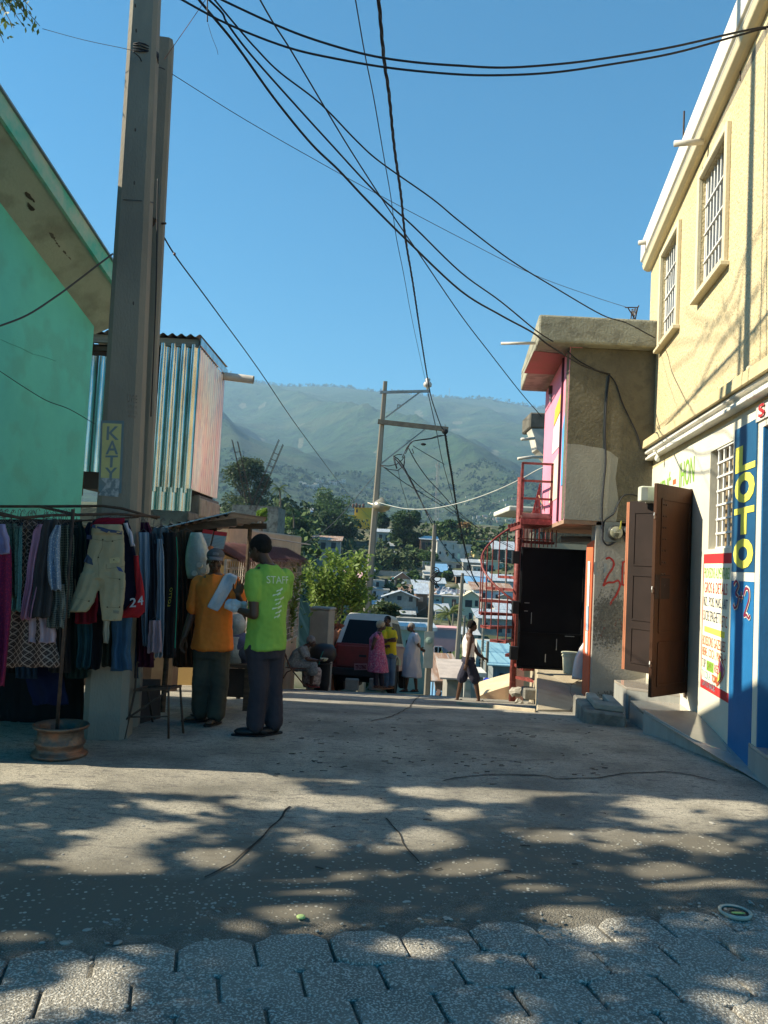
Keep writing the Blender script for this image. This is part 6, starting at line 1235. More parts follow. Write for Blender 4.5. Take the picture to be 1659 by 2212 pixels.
def cage(label, foot, head, w, Y):
 a, b = at(*foot, Y), at(*head, Y); d = (b - a).normalized(); sx = d.cross(Vec((0, 1, 0))).normalized() * w; sy = Vec((0, w, 0)); m = MB()
 for i, j in ((-1, -1), (1, -1), (1, 1), (-1, 1)): m.tube([a + sx * i + sy * j, b + sx * i + sy * j + d * (.15 if i > 0 else 0)], .018, 4)
 n = int((b - a).length / .34)
 for q in range(n): p = a + d * (.34 * q); m.tube([p + sx * i + sy * j for i, j in ((-1, -1), (1, -1), (1, 1), (-1, 1), (-1, -1))], .010, 4)
 return solo(m, 'rebar_column', M_RUST, label, 'rebar cage', 'rebar column cages', org=a)
cage('rusty rebar cage standing nearly upright in front of the feathery tree', (538, 1085), (508, 955), .13, 42)
cage('rusty rebar cage leaning right across the feathery tree', (545, 1102), (606, 958), .14, 40)
house('unfinished concrete floor carrying the rebar cages', 500, 600, 1092, 1125, 41, M_CONC_D, 'none', None, [], dep=3, cat='building')
farw = [mat('far_wall_%d' % i, c, rough=.9, scale=.2) for i, c in enumerate(((.66, .58, .44), (.62, .50, .44), (.58, .58, .54), (.66, .62, .5), (.5, .46, .42), (.62, .40, .34)))]
rnd = random.Random(15); used = set()
def fhouse(u, v, w, h, Y, lb, grp):
 a = land_hit(u, v); Y = a.y; k = Y / FPX; W, H = w * k, h * k; t = thing('hillside_house', lb, 'house', (a.x, Y, a.z), grp); m = MB(); m.box(a.x - W / 2, a.x + W / 2, Y, Y + W * .8, min(a.z, landz(a.x, Y)) - 2, a.z + H); wm = farw[rnd.randrange(6)]; m.build('wall', wm, t); m = MB(); m.box(a.x - W * .53, a.x + W * .53, Y - .4, Y + W * .85, a.z + H + .01, a.z + H + .5); m.build('roof', rnd.choice((R_CONC, farw[0], farw[2], R_RUST)), t)
 nc = max(2, int(w / 3)); nr = max(1, int(h / 4))
 for i in range(nc):
  for j in range(nr): m = MB(); x = a.x - W / 2 + W * (i + .5) / nc; z = a.z + H * (j + .45) / nr; m.box(x - W / nc * .22, x + W / nc * .22, Y - .08, Y + .1, z - H / nr * .2, z + H / nr * .25); m.build('window', mat('far_window', (.22, .22, .22)), t)
for i in range(26):
 fhouse(rnd.uniform(648, 742), 1060 - 14 * rnd.random() ** 1.3 - abs(rnd.gauss(0, 5)), rnd.uniform(5, 11), rnd.uniform(4, 8), 900 + 8 * i, 'one of the pale apartment blocks on the far slope left of the leaning pole', 'pale apartment blocks on the far slope')
for i in range(24):
 fhouse(rnd.uniform(1020, 1105), rnd.uniform(1110, 1130), rnd.uniform(4, 9), rnd.uniform(3, 6), 560 + 5 * i, 'one of the sunlit cream houses on the far slope left of the balcony', 'cream houses on the far slope')
for i in range(34):
 u = rnd.uniform(840, 1108); fhouse(u, rnd.uniform(1075, 1125) if rnd.random() < .6 else rnd.uniform(1128, 1160), rnd.uniform(3, 8), rnd.uniform(2, 5), 620 + 12 * i if i % 2 else 480 + 8 * i, 'one of the tiny scattered houses among the trees below the mountain', 'scattered houses below the mountain')
for i in range(12):
 fhouse(rnd.uniform(770, 850), rnd.uniform(1050, 1075), rnd.uniform(3, 7), rnd.uniform(2, 4), 1000 + 10 * i, 'one of the tiny houses behind the leaning pole on the far slope', 'tiny houses behind the leaning pole')
def lattice(label, u0, v0, u1, v1, Y, w, ants=True, name='telecom_mast', r=.06):
 a, b = at(u1, v1, Y), at(u0, v0, Y); t = thing(name, label, 'mast', a); m = MB();
 for i, j in ((-1, -1), (1, -1), (0, 1)): m.tube([a + Vec((i * w, j * w, 0)), b + Vec((i * w * .6, j * w * .6, 0))], r, 4)
 n = 26; q = [a.lerp(b, k / n) for k in range(n + 1)]; m.tube([q[k] + Vec((w * (1 if k % 2 else -1) * .9, -w * .9, 0)) for k in range(n + 1)], r * .6, 4); m.build('lattice', mat('mast_steel', (.30, .30, .31), rough=.6, metal=.3), t)
 if ants:
  k = Y / FPX
  for i, (dx, dv) in enumerate(((-4, 2), (4, 3), (0, -2))): p = b + Vec((dx * k, 0, -dv * k)); m = MB(); m.box(p.x - .9 * k, p.x + .9 * k, p.y - .2, p.y + .2, p.z - 4 * k, p.z + 4 * k); m.build('antenna', H_LGREY, t)
  for dv in (26, 60, 70): p = b + Vec((-2.5 * k, 0, -dv * k)); m = MB(); m.lathe([(.01, 0), (2.2 * k, .3 * k), (2.3 * k, .8 * k)], 12, Matrix.Translation(p) @ Matrix.Rotation(D2R(90), 4, 'X')); m.build('dish', H_LGREY, t)
lattice('slim steel telecom mast with white antennas rising above the second pole', 946, 1004, 943, 1130, 230, .5)
lattice('faint radio mast on the mountain crest', 971, 838, 970, 862, 4150, 1.6, False, 'radio_mast', .5)
# ================================================================== PEOPLE
SKIN_D = mat('dark_skin', (.085, .042, .024), (.062, .030, .018), scale=9, rough=.5, spec=.4, bump=.08, bscale=120)
SKIN_B = mat('brown_skin', (.13, .065, .036), (.10, .048, .028), scale=9, rough=.5, spec=.4, bump=.08, bscale=120)
HAIR_B = mat('black_hair', (.010, .009, .008), (.004, .004, .004), scale=60, rough=.9, bump=1, bscale=220)
HAIR_G = mat('grey_hair', (.33, .32, .30), (.18, .17, .16), scale=40, rough=.9, bump=1, bscale=200)
EYE_W = mat('eye_white', (.62, .58, .52), rough=.3); EYE_K = mat('eye_dark', (.01, .008, .006), rough=.15)
def V(*a): return Vector(a)
def taper(m, a, b, ra, rb, seg=12, sq=1.0, bulge=.0):
 a = Vector(a); b = Vector(b); n = 6; m.tube([a.lerp(b, q / n) for q in range(n + 1)], [(ra + (rb - ra) * q / n) * (1 + bulge * math.sin(math.pi * q / n)) for q in range(n + 1)], seg, sq=sq); m.ball(a, ra * .98, seg, 8); m.ball(b, rb * .98, seg, 8)
def ell(m, c, r, Rm=None, seg=16, n=12): m.ball(c, r, seg, n, Rm)
def basis(fwd, up=(0, 0, 1)):
 f = Vector(fwd).normalized(); u = Vector(up); l = u.cross(f).normalized(); u2 = f.cross(l); return Matrix((l, -f, u2)).transposed()
def hand(m, w, d, n, s=1.0, side=1, curl=.35, spread=.10, curls=None):
 """palm and five fingers from wrist w; d finger direction, n palm normal (palm side), side = which way the thumb leaves"""
 d = Vector(d).normalized(); n = (Vector(n) - d * Vector(n).dot(d)).normalized(); x = d.cross(n) * side; s = s
 for q in range(5):
  f = q / 4; c = w + d * (.012 + .078 * f) * s; m.ball(c, .016 * s, 8, 6)
 Rm = Matrix((x, d, n)).transposed(); ell(m, w + d * .05 * s, (.040 * s, .052 * s, .0145 * s), Rm)
 for i, (off, ln, r) in enumerate(((.031, .070, .0085), (.0105, .079, .0088), (-.0105, .074, .0085), (-.030, .058, .0078))):
  cu = curls[i] if curls else curl; a = (1.5 - i) * spread; dd = (d * math.cos(a) + x * math.sin(a)).normalized(); p = w + (d * .088 + x * off) * s; pts = [p - d * .02 * s, p]; ang = 0
  for k, l in enumerate((.42, .33, .27)): ang += cu * (.7, 1.2, .9)[k]; v = dd * math.cos(ang) + n * math.sin(ang); p = p + v * ln * l * s; pts.append(p)
  m.tube(pts, [r * s, r * s, r * .95 * s, r * .9 * s, r * .78 * s], 8); m.ball(pts[-1], r * .78 * s, 8, 6)
 p = w + (d * .022 + x * .030) * s; dd = (x * .72 + d * .62 + n * .25).normalized(); q = p + dd * .036 * s; e = q + (d * .85 + x * .35 + n * .35).normalized() * .032 * s; t_ = e + (d * .9 + x * .1 + n * .4).normalized() * .024 * s
 m.tube([w + d * .012 * s, p, q, e, t_], [.014 * s, .0125 * s, .0105 * s, .0095 * s, .008 * s], 8); m.ball(t_, .008 * s, 8, 6)
def head(m, c, R_, s=1.0, jaw=1.0):
 E = lambda off, r, Rr=None: ell(m, c + R_ @ (Vector(off) * s), tuple(k * s for k in r), R_ if Rr is None else R_ @ Rr)
 E((0, .018, .022), (.074, .094, .090)); E((0, -.022, -.028), (.062, .070, .074)); E((0, -.040, -.078), (.038 * jaw, .040, .030)); E((0, -.068, .022), (.052, .026, .016))
 E((0, -.098, -.020), (.0125, .020, .026)); E((0, -.104, -.036), (.019, .014, .011)); E((0, -.088, -.060), (.025, .012, .0075)); E((0, -.086, -.072), (.022, .012, .0075))
 for x in (-1, 1): E((x * .038, -.062, -.034), (.022, .026, .024)); E((x * .077, .012, -.018), (.008, .018, .030), Matrix.Rotation(D2R(-14 * x), 3, 'Z')); E((x * .030, -.072, .000), (.016, .014, .011))
def eyes(root, c, R_, s=1.0):
 for x in (-1, 1):
  m = MB(); ell(m, c + R_ @ (Vec((x * .030, -.081, .001)) * s), (.0135 * s, .008 * s, .0065 * s), R_, 10, 8); e = m.build('eye', EYE_W, root, smooth=True)
  m = MB(); ell(m, c + R_ @ (Vec((x * .030, -.0865, .001)) * s), (.0062 * s, .004 * s, .0062 * s), R_, 8, 6); m.build('iris', EYE_K, e, smooth=True)
def hairfn(root, c, R_, s=1.0, mt=HAIR_B, thick=.012, back=1.0, rough_=.004, name='hair'):
 m = MB(); E = lambda off, r: ell(m, c + R_ @ (Vector(off) * s), tuple(k * s for k in r), R_, 26, 20)
 E((0, .030, .034), (.074 + thick, .092 + thick, .080 + thick)); E((0, .060, -.01), (.066 + thick * .6, .052 + thick, .055 * back))
 me = fuse(m, .008 * s, 1, disp=lambda p, n: rough_ * noise.noise(p * 90) + rough_ * .6 * noise.noise(p * 30)); o = meshobj(me, name, mt, root, M=Matrix.Translation(-parent_loc(root))); return o
def ring(c, rx, ry, R_, n=22, k=1.0): return [c + R_ @ Vec((rx * math.copysign(abs(math.cos(t)) ** k, math.cos(t)), ry * math.copysign(abs(math.sin(t)) ** k, math.sin(t)), 0)) for t in [2 * math.pi * j / n for j in range(n)]]
def lin(P_, ts): return [P_[0].lerp(P_[1], t) for t in ts]
def figure(name, label, J, fwd, hfwd, s=1.0, skin=SKIN_D, voxel=.0065, jaw=1, hands=None, feet=True, group=None, torso=(1, 1), hups=(0, 0, 1)):
 """J: joints in place. Body is one fused mesh."""
 base = J['base']; t = thing(name, label, 'person', base, group); B = basis(fwd); Hd = basis(hfwd, hups); m = MB(); tx, ty = torso
 pel, wai, che, nek = J['pel'], J['wai'], J['che'], J['nek']
 prof = [(pel - V(0, 0, .07 * s), .13, .10), (pel, .155, .112), (wai, .128, .098), (wai.lerp(che, .5), .140, .104), (che, .158, .112), (che.lerp(nek, .5), .160, .10), (che.lerp(nek, .82), .12, .075), (nek, .062, .058)]
 m.rings([ring(p, rx_ * s * tx, ry_ * s * ty, B) for p, rx_, ry_ in prof])
 taper(m, nek - V(0, 0, .03 * s), J['head'] - Hd @ V(0, -.015, .06) * s, .058 * s, .050 * s); head(m, J['head'], Hd, s, jaw)
 for q in 'LR':
  if 's' + q in J:
   taper(m, che.lerp(J['s' + q], .55), J['s' + q], .06 * s, .056 * s); taper(m, J['s' + q], J['e' + q], .052 * s, .038 * s, bulge=.08); taper(m, J['e' + q], J['w' + q], .038 * s, .025 * s, bulge=.12)
  if 'h' + q in J:
   taper(m, J['h' + q], J['k' + q], .086 * s, .054 * s); taper(m, J['k' + q], J['a' + q], .052 * s, .034 * s, bulge=.14)
   if feet:
    f = Vector(J.get('f' + q, fwd)); f.z = 0; f.normalize(); a = J['a' + q]; Fm = basis(f); ell(m, a + Fm @ V(0, .022, -.042) * s, (.032 * s, .038 * s, .034 * s), Fm); ell(m, a + Fm @ V(0, -.06, -.052) * s, (.038 * s, .085 * s, .024 * s), Fm)
    for k_ in range(5): ell(m, a + Fm @ V((k_ - 2) * .015, -.140 + abs(k_ - 1.2) * .007, -.060) * s, (.0085 * s, .019 * s, .0095 * s), Fm)
 for w, d, n, side, kw in (hands or ()): hand(m, w, d, n, s, side, **kw)
 me = fuse(m, voxel, 2); body = meshobj(me, 'body', skin, t, M=Matrix.Translation(-Vector(base))); eyes(t, J['head'], Hd, s); return t, body, B, Hd
def cloth(root, build, name, mt, voxel=.011, amp=.006, fold=(9, 9, 3), label=None, smooth=2, seed=0, amp2=.0025):
 m = MB(); build(m); sd = Vec((seed * 3.1, seed * 1.7, seed))
 def dsp(p, n):
  q = Vec((p.x * fold[0], p.y * fold[1], p.z * fold[2])) + sd; w = noise.noise(q); return amp * (1 - abs(w) * 2.2) * .6 + amp2 * noise.noise(p * 26 + sd)
 me = fuse(m, voxel, smooth, disp=dsp); o = meshobj(me, name, mt, root, M=Matrix.Translation(-parent_loc(root)))
 if label: o['label'] = label
 return o
def on_mesh(root, target, word, c, X, Z, mt, depth=.35, bold=.01, lift=.0035, name='lettering', shapes=None):
 """print lettering on a garment: every vertex is dropped on the cloth along -normal"""
 X = Vector(X); Z = Vector(Z); n = X.cross(Z).normalized(); me = None
 if word is not None:
  me = textmesh(word); bm = bmesh.new(); bm.from_mesh(me)
 else:
  bm = bmesh.new()
  for pl in shapes:
   vs = [bm.verts.new((a, b, 0)) for a, b in pl]; bm.faces.new(vs)
  me = bpy.data.meshes.new('p')
 bmesh.ops.remove_doubles(bm, verts=bm.verts, dist=1e-4); bmesh.ops.triangulate(bm, faces=bm.faces)
 xs = [v.co.x for v in bm.verts]; ys = [v.co.y for v in bm.verts]
 x0, x1, y0, y1 = (min(xs), max(xs), min(ys), max(ys)) if word is not None else (0, 1, 0, 1)
 bmesh.ops.subdivide_edges(bm, edges=[e for e in bm.edges if e.calc_length() > .12 * (x1 - x0)], cuts=2, use_grid_fill=False); bmesh.ops.triangulate(bm, faces=bm.faces)
 org = parent_loc(root); bt_ = BVHTree.FromPolygons([v.co + org for v in target.data.vertices], [p.vertices[:] for p in target.data.polygons])
 for v in bm.verts:
  p = c + X * ((v.co.x - x0) / (x1 - x0) - .5) + Z * ((v.co.y - y0) / (y1 - y0) - .5) + n * depth; h = bt_.ray_cast(p, -n, depth * 2.2); q = h[0] if h[0] is not None else p - n * depth; v.co = q + n * lift - org
 bm.to_mesh(me); bm.free(); me.materials.clear(); me.materials.append(mt); o = bpy.data.objects.new(name, me); COL.objects.link(o); o.parent = root; return o
def shoe(root, a, f, s, mt, sole=None, high=False, name='shoe'):
 f = Vector(f); f.z = 0; Fm = basis(f.normalized()); m = MB(); ell(m, a + Fm @ V(0, .015, -.035) * s, (.045 * s, .055 * s, .048 * s), Fm); ell(m, a + Fm @ V(0, -.075, -.052) * s, (.050 * s, .105 * s, .036 * s), Fm)
 me = fuse(m, .008, 2, disp=lambda p, n: 0.0); o = meshobj(me, name, mt, root, M=Matrix.Translation(-parent_loc(root)))
 m = MB(); m.rings([ring(a + Fm @ V(0, -.05, z) * s, .050 * s, .150 * s, Fm, 18, .8) for z in (-.094, -.076)]); m.build('sole', sole or M_BLACK, o); return o
def sandal(root, a, f, s, mt):
 f = Vector(f); f.z = 0; Fm = basis(f.normalized()); m = MB(); m.rings([ring(a + Fm @ V(0, -.055, z) * s, .046 * s, .135 * s, Fm, 18, .8) for z in (-.086, -.070)]); o = m.build('sandal', mt, root)
 m = MB(); m.tube([a + Fm @ V(-.046, -.05, -.07) * s, a + Fm @ V(-.03, -.075, -.028) * s, a + Fm @ V(.0, -.095, -.022) * s, a + Fm @ V(.03, -.075, -.028) * s, a + Fm @ V(.046, -.05, -.07) * s], [.012 * s] * 5, 6, sq=.4); m.build('strap', mt, o); return o
Y = 7.3; s = 1.04; G = lambda u, v, dy=0: at(u, v, Y + dy)
fw = V(-.62, .78, 0).normalized(); lf = V(0, 0, 1).cross(fw)
J = dict(base=V(G(572, 1588).x, Y, 0), pel=G(573, 1400, .0), wai=G(577, 1345), che=G(582, 1275), nek=G(580, 1218, -.0), head=G(560, 1186, .03))
J['sL'] = J['che'] + lf * .165 * s + V(0, 0, .115); J['sR'] = J['che'] - lf * .165 * s + V(0, 0, .115)
J['eL'] = G(549, 1329, -.18); J['wL'] = G(516, 1318, .02); J['eR'] = G(612, 1305, .22); J['wR'] = G(585, 1318, .42)
J['hL'] = J['pel'] + lf * .085 * s; J['hR'] = J['pel'] - lf * .085 * s; J['kL'] = G(560, 1485, -.06); J['kR'] = G(590, 1482, .05); J['aL'] = V(G(553, 1573).x, Y - .06, .095); J['aR'] = V(G(588, 1573).x, Y + .06, .095); J['fL'] = V(-.95, -.1, 0); J['fR'] = V(-.6, -.6, 0)
hf = V(-.80, .50, -.42).normalized()
gm, gbody, B, Hd = figure('person', 'man in a lime green STAFF shirt and dark trousers standing with his back turned', J, fw, hf, s, SKIN_D, .006,
 hands=((J['wL'], V(-.75, .55, .12), V(.2, .6, .8), 1, dict(curls=(.5, .5, .55, .6), spread=.05)), (J['wR'], V(-.6, .6, .1), V(-.3, 0, 1), -1, dict(curl=.4))))
hairfn(gm, J['head'], Hd, s, thick=.010)
M_LIME = mat('lime_cotton', (.25, .46, .07), (.21, .39, .06), scale=3, rough=.85, bump=.15, bscale=300)
def b_(m):
 cs = [(J['pel'] - V(0, 0, .005), .183, .142), (J['pel'].lerp(J['wai'], .5), .172, .138), (J['wai'], .165, .132), (J['wai'].lerp(J['che'], .5), .172, .130), (J['che'], .182, .130), (J['che'].lerp(J['nek'], .5), .178, .115), (J['che'].lerp(J['nek'], .8), .125, .088), (J['nek'] - V(0, 0, .015), .078, .074)]
 m.rings([ring(p, a * s, b * s, B, 26) for p, a, b in cs])
 for q, r1 in (('L', .50), ('R', .62)): taper(m, J['che'].lerp(J['s' + q], .6) + V(0, 0, .02), J['s' + q], .085 * s, .078 * s); taper(m, J['s' + q], J['s' + q].lerp(J['e' + q], r1), .076 * s, .068 * s)
gs = cloth(gm, b_, 'shirt', M_LIME, .010, .024, (6, 6, 3.2), amp2=.005, seed=1)
M_TRD = mat('dark_trousers', (.042, .034, .042), (.028, .024, .032), scale=4, rough=.9, bump=.1, bscale=200)
def trousers(J, s, B, top=.06, wid=1.0, hem=.070, ankle=.02):
 def f(m):
  m.rings([ring(J['pel'] + V(0, 0, top), .152 * s, .118 * s, B), ring(J['pel'], .168 * s * wid, .130 * s, B), ring(J['pel'] - V(0, 0, .08 * s), .165 * s * wid, .125 * s, B)])
  for q in 'LR': taper(m, J['h' + q], J['k' + q], .102 * s * wid, .080 * s * wid); taper(m, J['k' + q], J['a' + q] + V(0, 0, ankle), .078 * s * wid, hem * s)
 return f
cloth(gm, trousers(J, s, B, hem=.082), 'trousers', M_TRD, .011, .009, (6, 6, 3), seed=2, amp2=.004)
for q in 'LR': shoe(gm, J['a' + q], J['f' + q], s, mat('black_shoe', (.012, .012, .013), rough=.5))
bn = -fw; Xr = bn.cross(V(0, 0, 1)).normalized() * -1
M_PRINT = mat('white_print', (.66, .78, .55), rough=.8)
on_mesh(gm, gs, 'STAFF', J['che'] + bn * .0 + V(0, 0, .10) + Xr * .015, Xr * .235, V(0, 0, .066) + Xr * .0, M_PRINT, .4)
rnd = random.Random(5); sh_ = []
for i in range(7):
 y0 = .06 + i * .13; w = .30 + .32 * math.sin(i * 1.9 + .6) ** 2; x0 = .22 + .1 * math.sin(i * 2.3); sh_.append([(x0, y0), (x0 + w, y0 + .10), (x0 + w * .96, y0 + .145), (x0 + w * .5, y0 + .075), (x0 + .03, y0 + .055)])
 sh_.append([(x0 + w * .55, y0 + .02), (x0 + w * 1.05, y0 + .09), (x0 + w * 1.0, y0 + .11), (x0 + w * .5, y0 + .05)])
on_mesh(gm, gs, None, J['che'] - V(0, 0, .11) + Xr * .02, Xr * .17, V(0, 0, .30), M_PRINT, .4, shapes=sh_, name='print')
M_TOWEL = mat('white_towel', (.66, .66, .68), (.54, .54, .58), scale=6, rough=.95, bump=.4, bscale=160)
p = G(507, 1306, .02); m = MB(); rnd = random.Random(2)
for i in range(9): q = p + V(rnd.uniform(-.055, .07), rnd.uniform(-.03, .03), rnd.uniform(-.04, .03)); ell(m, q, (.045, .035, .035))
me = fuse(m, .007, 1, disp=lambda p, n: .010 * noise.noise(p * 28)); o = meshobj(me, 'rag', M_TOWEL, None, p, Matrix.Translation(-p)); tag(o, 'crumpled white rag held in the left hand of the green shirted man', 'rag')
Y = 7.72; s = .98; G = lambda u, v, dy=0: at(u, v, Y + dy); fw = V(.30, -.95, 0).normalized(); lf = V(0, 0, 1).cross(fw)
J = dict(base=V(G(452, 1560).x, Y, 0), pel=G(458, 1402), wai=G(460, 1345), che=G(463, 1292), nek=G(465, 1238), head=G(465, 1212, -.02))
J['sL'] = G(503, 1257, .03); J['sR'] = G(429, 1262, .02); J['eL'] = G(521, 1312, -.10); J['wL'] = G(514, 1286, -.22); J['eR'] = G(415, 1325, .02); J['wR'] = G(398, 1375, -.08)
J['hL'] = G(473, 1408, .02); J['hR'] = G(442, 1408); J['kL'] = G(474, 1480, -.03); J['kR'] = G(434, 1480, -.04); J['aL'] = V(G(470, 1548).x, Y - .06, .09); J['aR'] = V(G(432, 1548).x, Y + .03, .09); J['fL'] = V(-.35, -.9, 0); J['fR'] = V(-.85, -.45, 0)
om, ob_, B, Hd = figure('person', 'man in a bright orange shirt and grey cap raising one open hand', J, fw, V(.22, -.96, -.05), s, SKIN_B, .006,
 hands=((J['wL'], V(.22, .0, .97), V(.25, -.95, 0), -1, dict(curls=(.10, .06, .08, .16), spread=.14)), (J['wR'], V(-.2, -.2, -.95), V(.9, -.2, 0), -1, dict(curl=.4))))
M_ORSH = mat('orange_cotton', (.92, .24, .03), (.84, .20, .03), scale=3, rough=.88, bump=.15, bscale=260)
def b_(m):
 cs = [(J['pel'] + V(0, 0, .0), .195, .15), (J['pel'].lerp(J['wai'], .5), .18, .142), (J['wai'], .172, .134), (J['wai'].lerp(J['che'], .5), .175, .130), (J['che'], .180, .128), (J['che'].lerp(J['nek'], .5), .178, .112), (J['che'].lerp(J['nek'], .8), .13, .088), (J['nek'] - V(0, 0, .02), .078, .072)]
 m.rings([ring(p, a * s, b * s, B, 26) for p, a, b in cs])
 for q, r1 in (('L', .62), ('R', .75)): taper(m, J['che'].lerp(J['s' + q], .6) + V(0, 0, .03), J['s' + q], .082 * s, .074 * s); taper(m, J['s' + q], J['s' + q].lerp(J['e' + q], r1), .074 * s, .075 * s)
os_ = cloth(om, b_, 'shirt', M_ORSH, .010, .028, (7, 7, 1.8), amp2=.005, seed=4)
cloth(om, trousers(J, s, B, hem=.090, wid=1.06), 'trousers', mat('olive_trousers', (.075, .07, .05), (.045, .042, .033), scale=4, rough=.95, bump=.15), .011, .014, (8, 8, 2.5), seed=5, amp2=.005)
for q in 'LR': sandal(om, J['a' + q], J['f' + q], s, mat('black_shoe', (.012, .012, .013), rough=.5))
c = J['head']; m = MB(); ell(m, c + Hd @ V(0, .016, .055) * s, (.088 * s, .104 * s, .072 * s), Hd, 22, 16); me = fuse(m, .009, 1, disp=lambda p, n: .002 * noise.noise(p * 30)); cp = meshobj(me, 'cap', mat('grey_cap', (.13, .12, .12), (.09, .085, .085), rough=.9, scale=8), om, M=Matrix.Translation(-parent_loc(om)))
m = MB(); rs = []
for k in range(9):
 a = math.pi * (k / 8) + math.pi; rs.append([c + Hd @ (V(.080 * math.cos(a), -.02 + .09 * math.sin(a) * .9, .048) * s), c + Hd @ (V(.072 * math.cos(a), -.02 + .165 * math.sin(a), .026 - .012 * abs(math.cos(a))) * s), c + Hd @ (V(.072 * math.cos(a), -.02 + .165 * math.sin(a), .019 - .012 * abs(math.cos(a))) * s), c + Hd @ (V(.080 * math.cos(a), -.02 + .09 * math.sin(a) * .9, .034) * s)])
m.rings(rs); m.build('cap_brim', mat('brim_grey', (.20, .17, .17), rough=.8), om, smooth=True)
on_mesh(om, cp, 'OTO', c + Hd @ V(0, -.05, .075) * s, Hd @ V(.055, 0, 0), Hd @ V(0, .0, .022), mat('cap_print', (.42, .40, .40)), .12, lift=.002)
org = parent_loc(om); bvh = BVHTree.FromPolygons([v.co + org for v in os_.data.vertices], [p.vertices[:] for p in os_.data.polygons]); m = MB(); rs = []
path = [((497, 1240), (511, 1246)), ((489, 1238), (513, 1246)), ((482, 1244), (511, 1256)), ((476, 1256), (503, 1270)), ((466, 1276), (492, 1288)), ((456, 1295), (481, 1306)), ((447, 1312), (470, 1322))]
for i in range(len(path)):
 r = []
 for q in range(9):
  f = q / 8; u = path[i][0][0] + (path[i][1][0] - path[i][0][0]) * f; v = path[i][0][1] + (path[i][1][1] - path[i][0][1]) * f; d = ray(u, v).normalized(); h = bvh.ray_cast(CV, d); p = h[0] if h[0] is not None else at(u, v, Y - .05)
  if i <= 0: p = at(u, v, Y + .06)
  elif p.y > Y - .02: p = at(u, v, Y - .10)
  r.append(p - d * (.016 + .006 * math.sin(f * 9 + i)))
 rs.append(r)
m.rings(rs, caps=False, closed=False); o = m.build('towel', M_TOWEL, None, smooth=True, org=J['sL']); o.modifiers.new('t', 'SOLIDIFY').thickness = .014; sb_ = o.modifiers.new('s', 'SUBSURF'); sb_.levels = sb_.render_levels = 2; tag(o, "folded white towel draped over the orange shirted man's left shoulder", 'towel')
Y = 13.7; s = .80; G = lambda u, v, dy=0: at(u, v, Y + dy); fw = V(.97, .25, 0).normalized(); zb = gz(Y)
J = dict(base=V(G(1015, 1517).x, Y, zb), pel=G(1012, 1424), wai=G(1012, 1408), che=G(1012, 1386), nek=G(1014, 1367), head=G(1021, 1352))
J['sR'] = G(1016, 1378, -.13); J['eR'] = G(1012, 1409, -.18); J['wR'] = G(1007, 1434, -.17); J['sL'] = G(1014, 1378, .13); J['eL'] = G(1031, 1411, .15); J['wL'] = G(1042, 1420, .10)
J['hR'] = G(1012, 1428, -.07); J['kR'] = G(1027, 1469, -.08); J['aR'] = G(1034, 1510, -.06); J['hL'] = G(1012, 1428, .07); J['kL'] = G(997, 1467, .05); J['aL'] = G(988, 1508, .12); J['fL'] = V(1, .1, 0); J['fR'] = V(1, -.1, 0)
bm_, _, B, Hd = figure('person', 'boy in a white tank top and dark shorts walking right in flip flops', J, fw, V(.9, .42, -.22), s, SKIN_D, .0065,
 hands=((J['wR'], V(-.15, 0, -1), V(.3, 1, 0), 1, dict(curl=.3)), (J['wL'], V(.9, 0, -.35), V(0, -.6, -.8), 1, dict(curl=.35))))
hairfn(bm_, J['head'], Hd, s, thick=.006)
def b_(m): m.rings([ring(p, a * s, b * s, B, 22) for p, a, b in ((J['pel'] + V(0, 0, .03), .142, .120), (J['wai'], .138, .118), (J['wai'].lerp(J['che'], .5), .148, .122), (J['che'], .150, .124), (J['che'].lerp(J['nek'], .45), .118, .108), (J['che'].lerp(J['nek'], .75), .075, .082), (J['nek'] - V(0, 0, .018), .062, .068))])
cloth(bm_, b_, 'tank_top', mat('white_vest', (.74, .70, .66), (.66, .62, .58), scale=6, rough=.9), .010, .006, (12, 12, 4), seed=6)
def b_(m):
 m.rings([ring(J['pel'] + V(0, 0, .05), .138 * s, .118 * s, B), ring(J['pel'] - V(0, 0, .04), .160 * s, .150 * s, B)])
 for q in 'LR': taper(m, J['h' + q], J['h' + q].lerp(J['k' + q], .93), .112 * s, .112 * s)
cloth(bm_, b_, 'shorts', mat('navy_shorts', (.022, .024, .045), (.014, .015, .028), scale=6, rough=.85), .011, .010, (10, 10, 3), seed=7)
for q in 'LR': sandal(bm_, J['a' + q], J['f' + q], s, M_BLACK)
def dress(m, J, s, B, prof): m.rings([ring(p, a * s, b * s, B, 24) for p, a, b in prof])
Y = 19.6; s = .93; G = lambda u, v, dy=0: at(u, v, Y + dy); fw = V(-.92, -.35, 0).normalized()
J = dict(base=V(G(888, 1490).x, Y, G(888, 1490).z), pel=G(889, 1418), wai=G(892, 1400), che=G(895, 1379), nek=G(894, 1366), head=G(887, 1355))
J['sL'] = G(898, 1375, -.17); J['eL'] = G(903, 1392, -.22); J['wL'] = G(908, 1401, .02); J['sR'] = G(894, 1375, .16); J['eR'] = G(905, 1392, .2); J['wR'] = G(908, 1402, .10)
J['hL'] = G(893, 1422, -.08); J['kL'] = G(897, 1455, -.06); J['aL'] = G(899, 1487, .0); J['hR'] = G(885, 1422, .08); J['kR'] = G(881, 1455, .08); J['aR'] = G(877, 1487, .05)
wm, _, B, Hd = figure('person', 'woman in a loose white dress standing with hands behind her back', J, fw, V(-.85, -.5, -.12), s, SKIN_B, .008, hands=((J['wL'], V(.3, .9, -.3), V(0, 1, 0), 1, dict(curl=.4)), (J['wR'], V(.8, -.2, -.3), V(0, -1, 0), -1, dict(curl=.4))))
hairfn(wm, J['head'], Hd, s, HAIR_G, thick=.006)
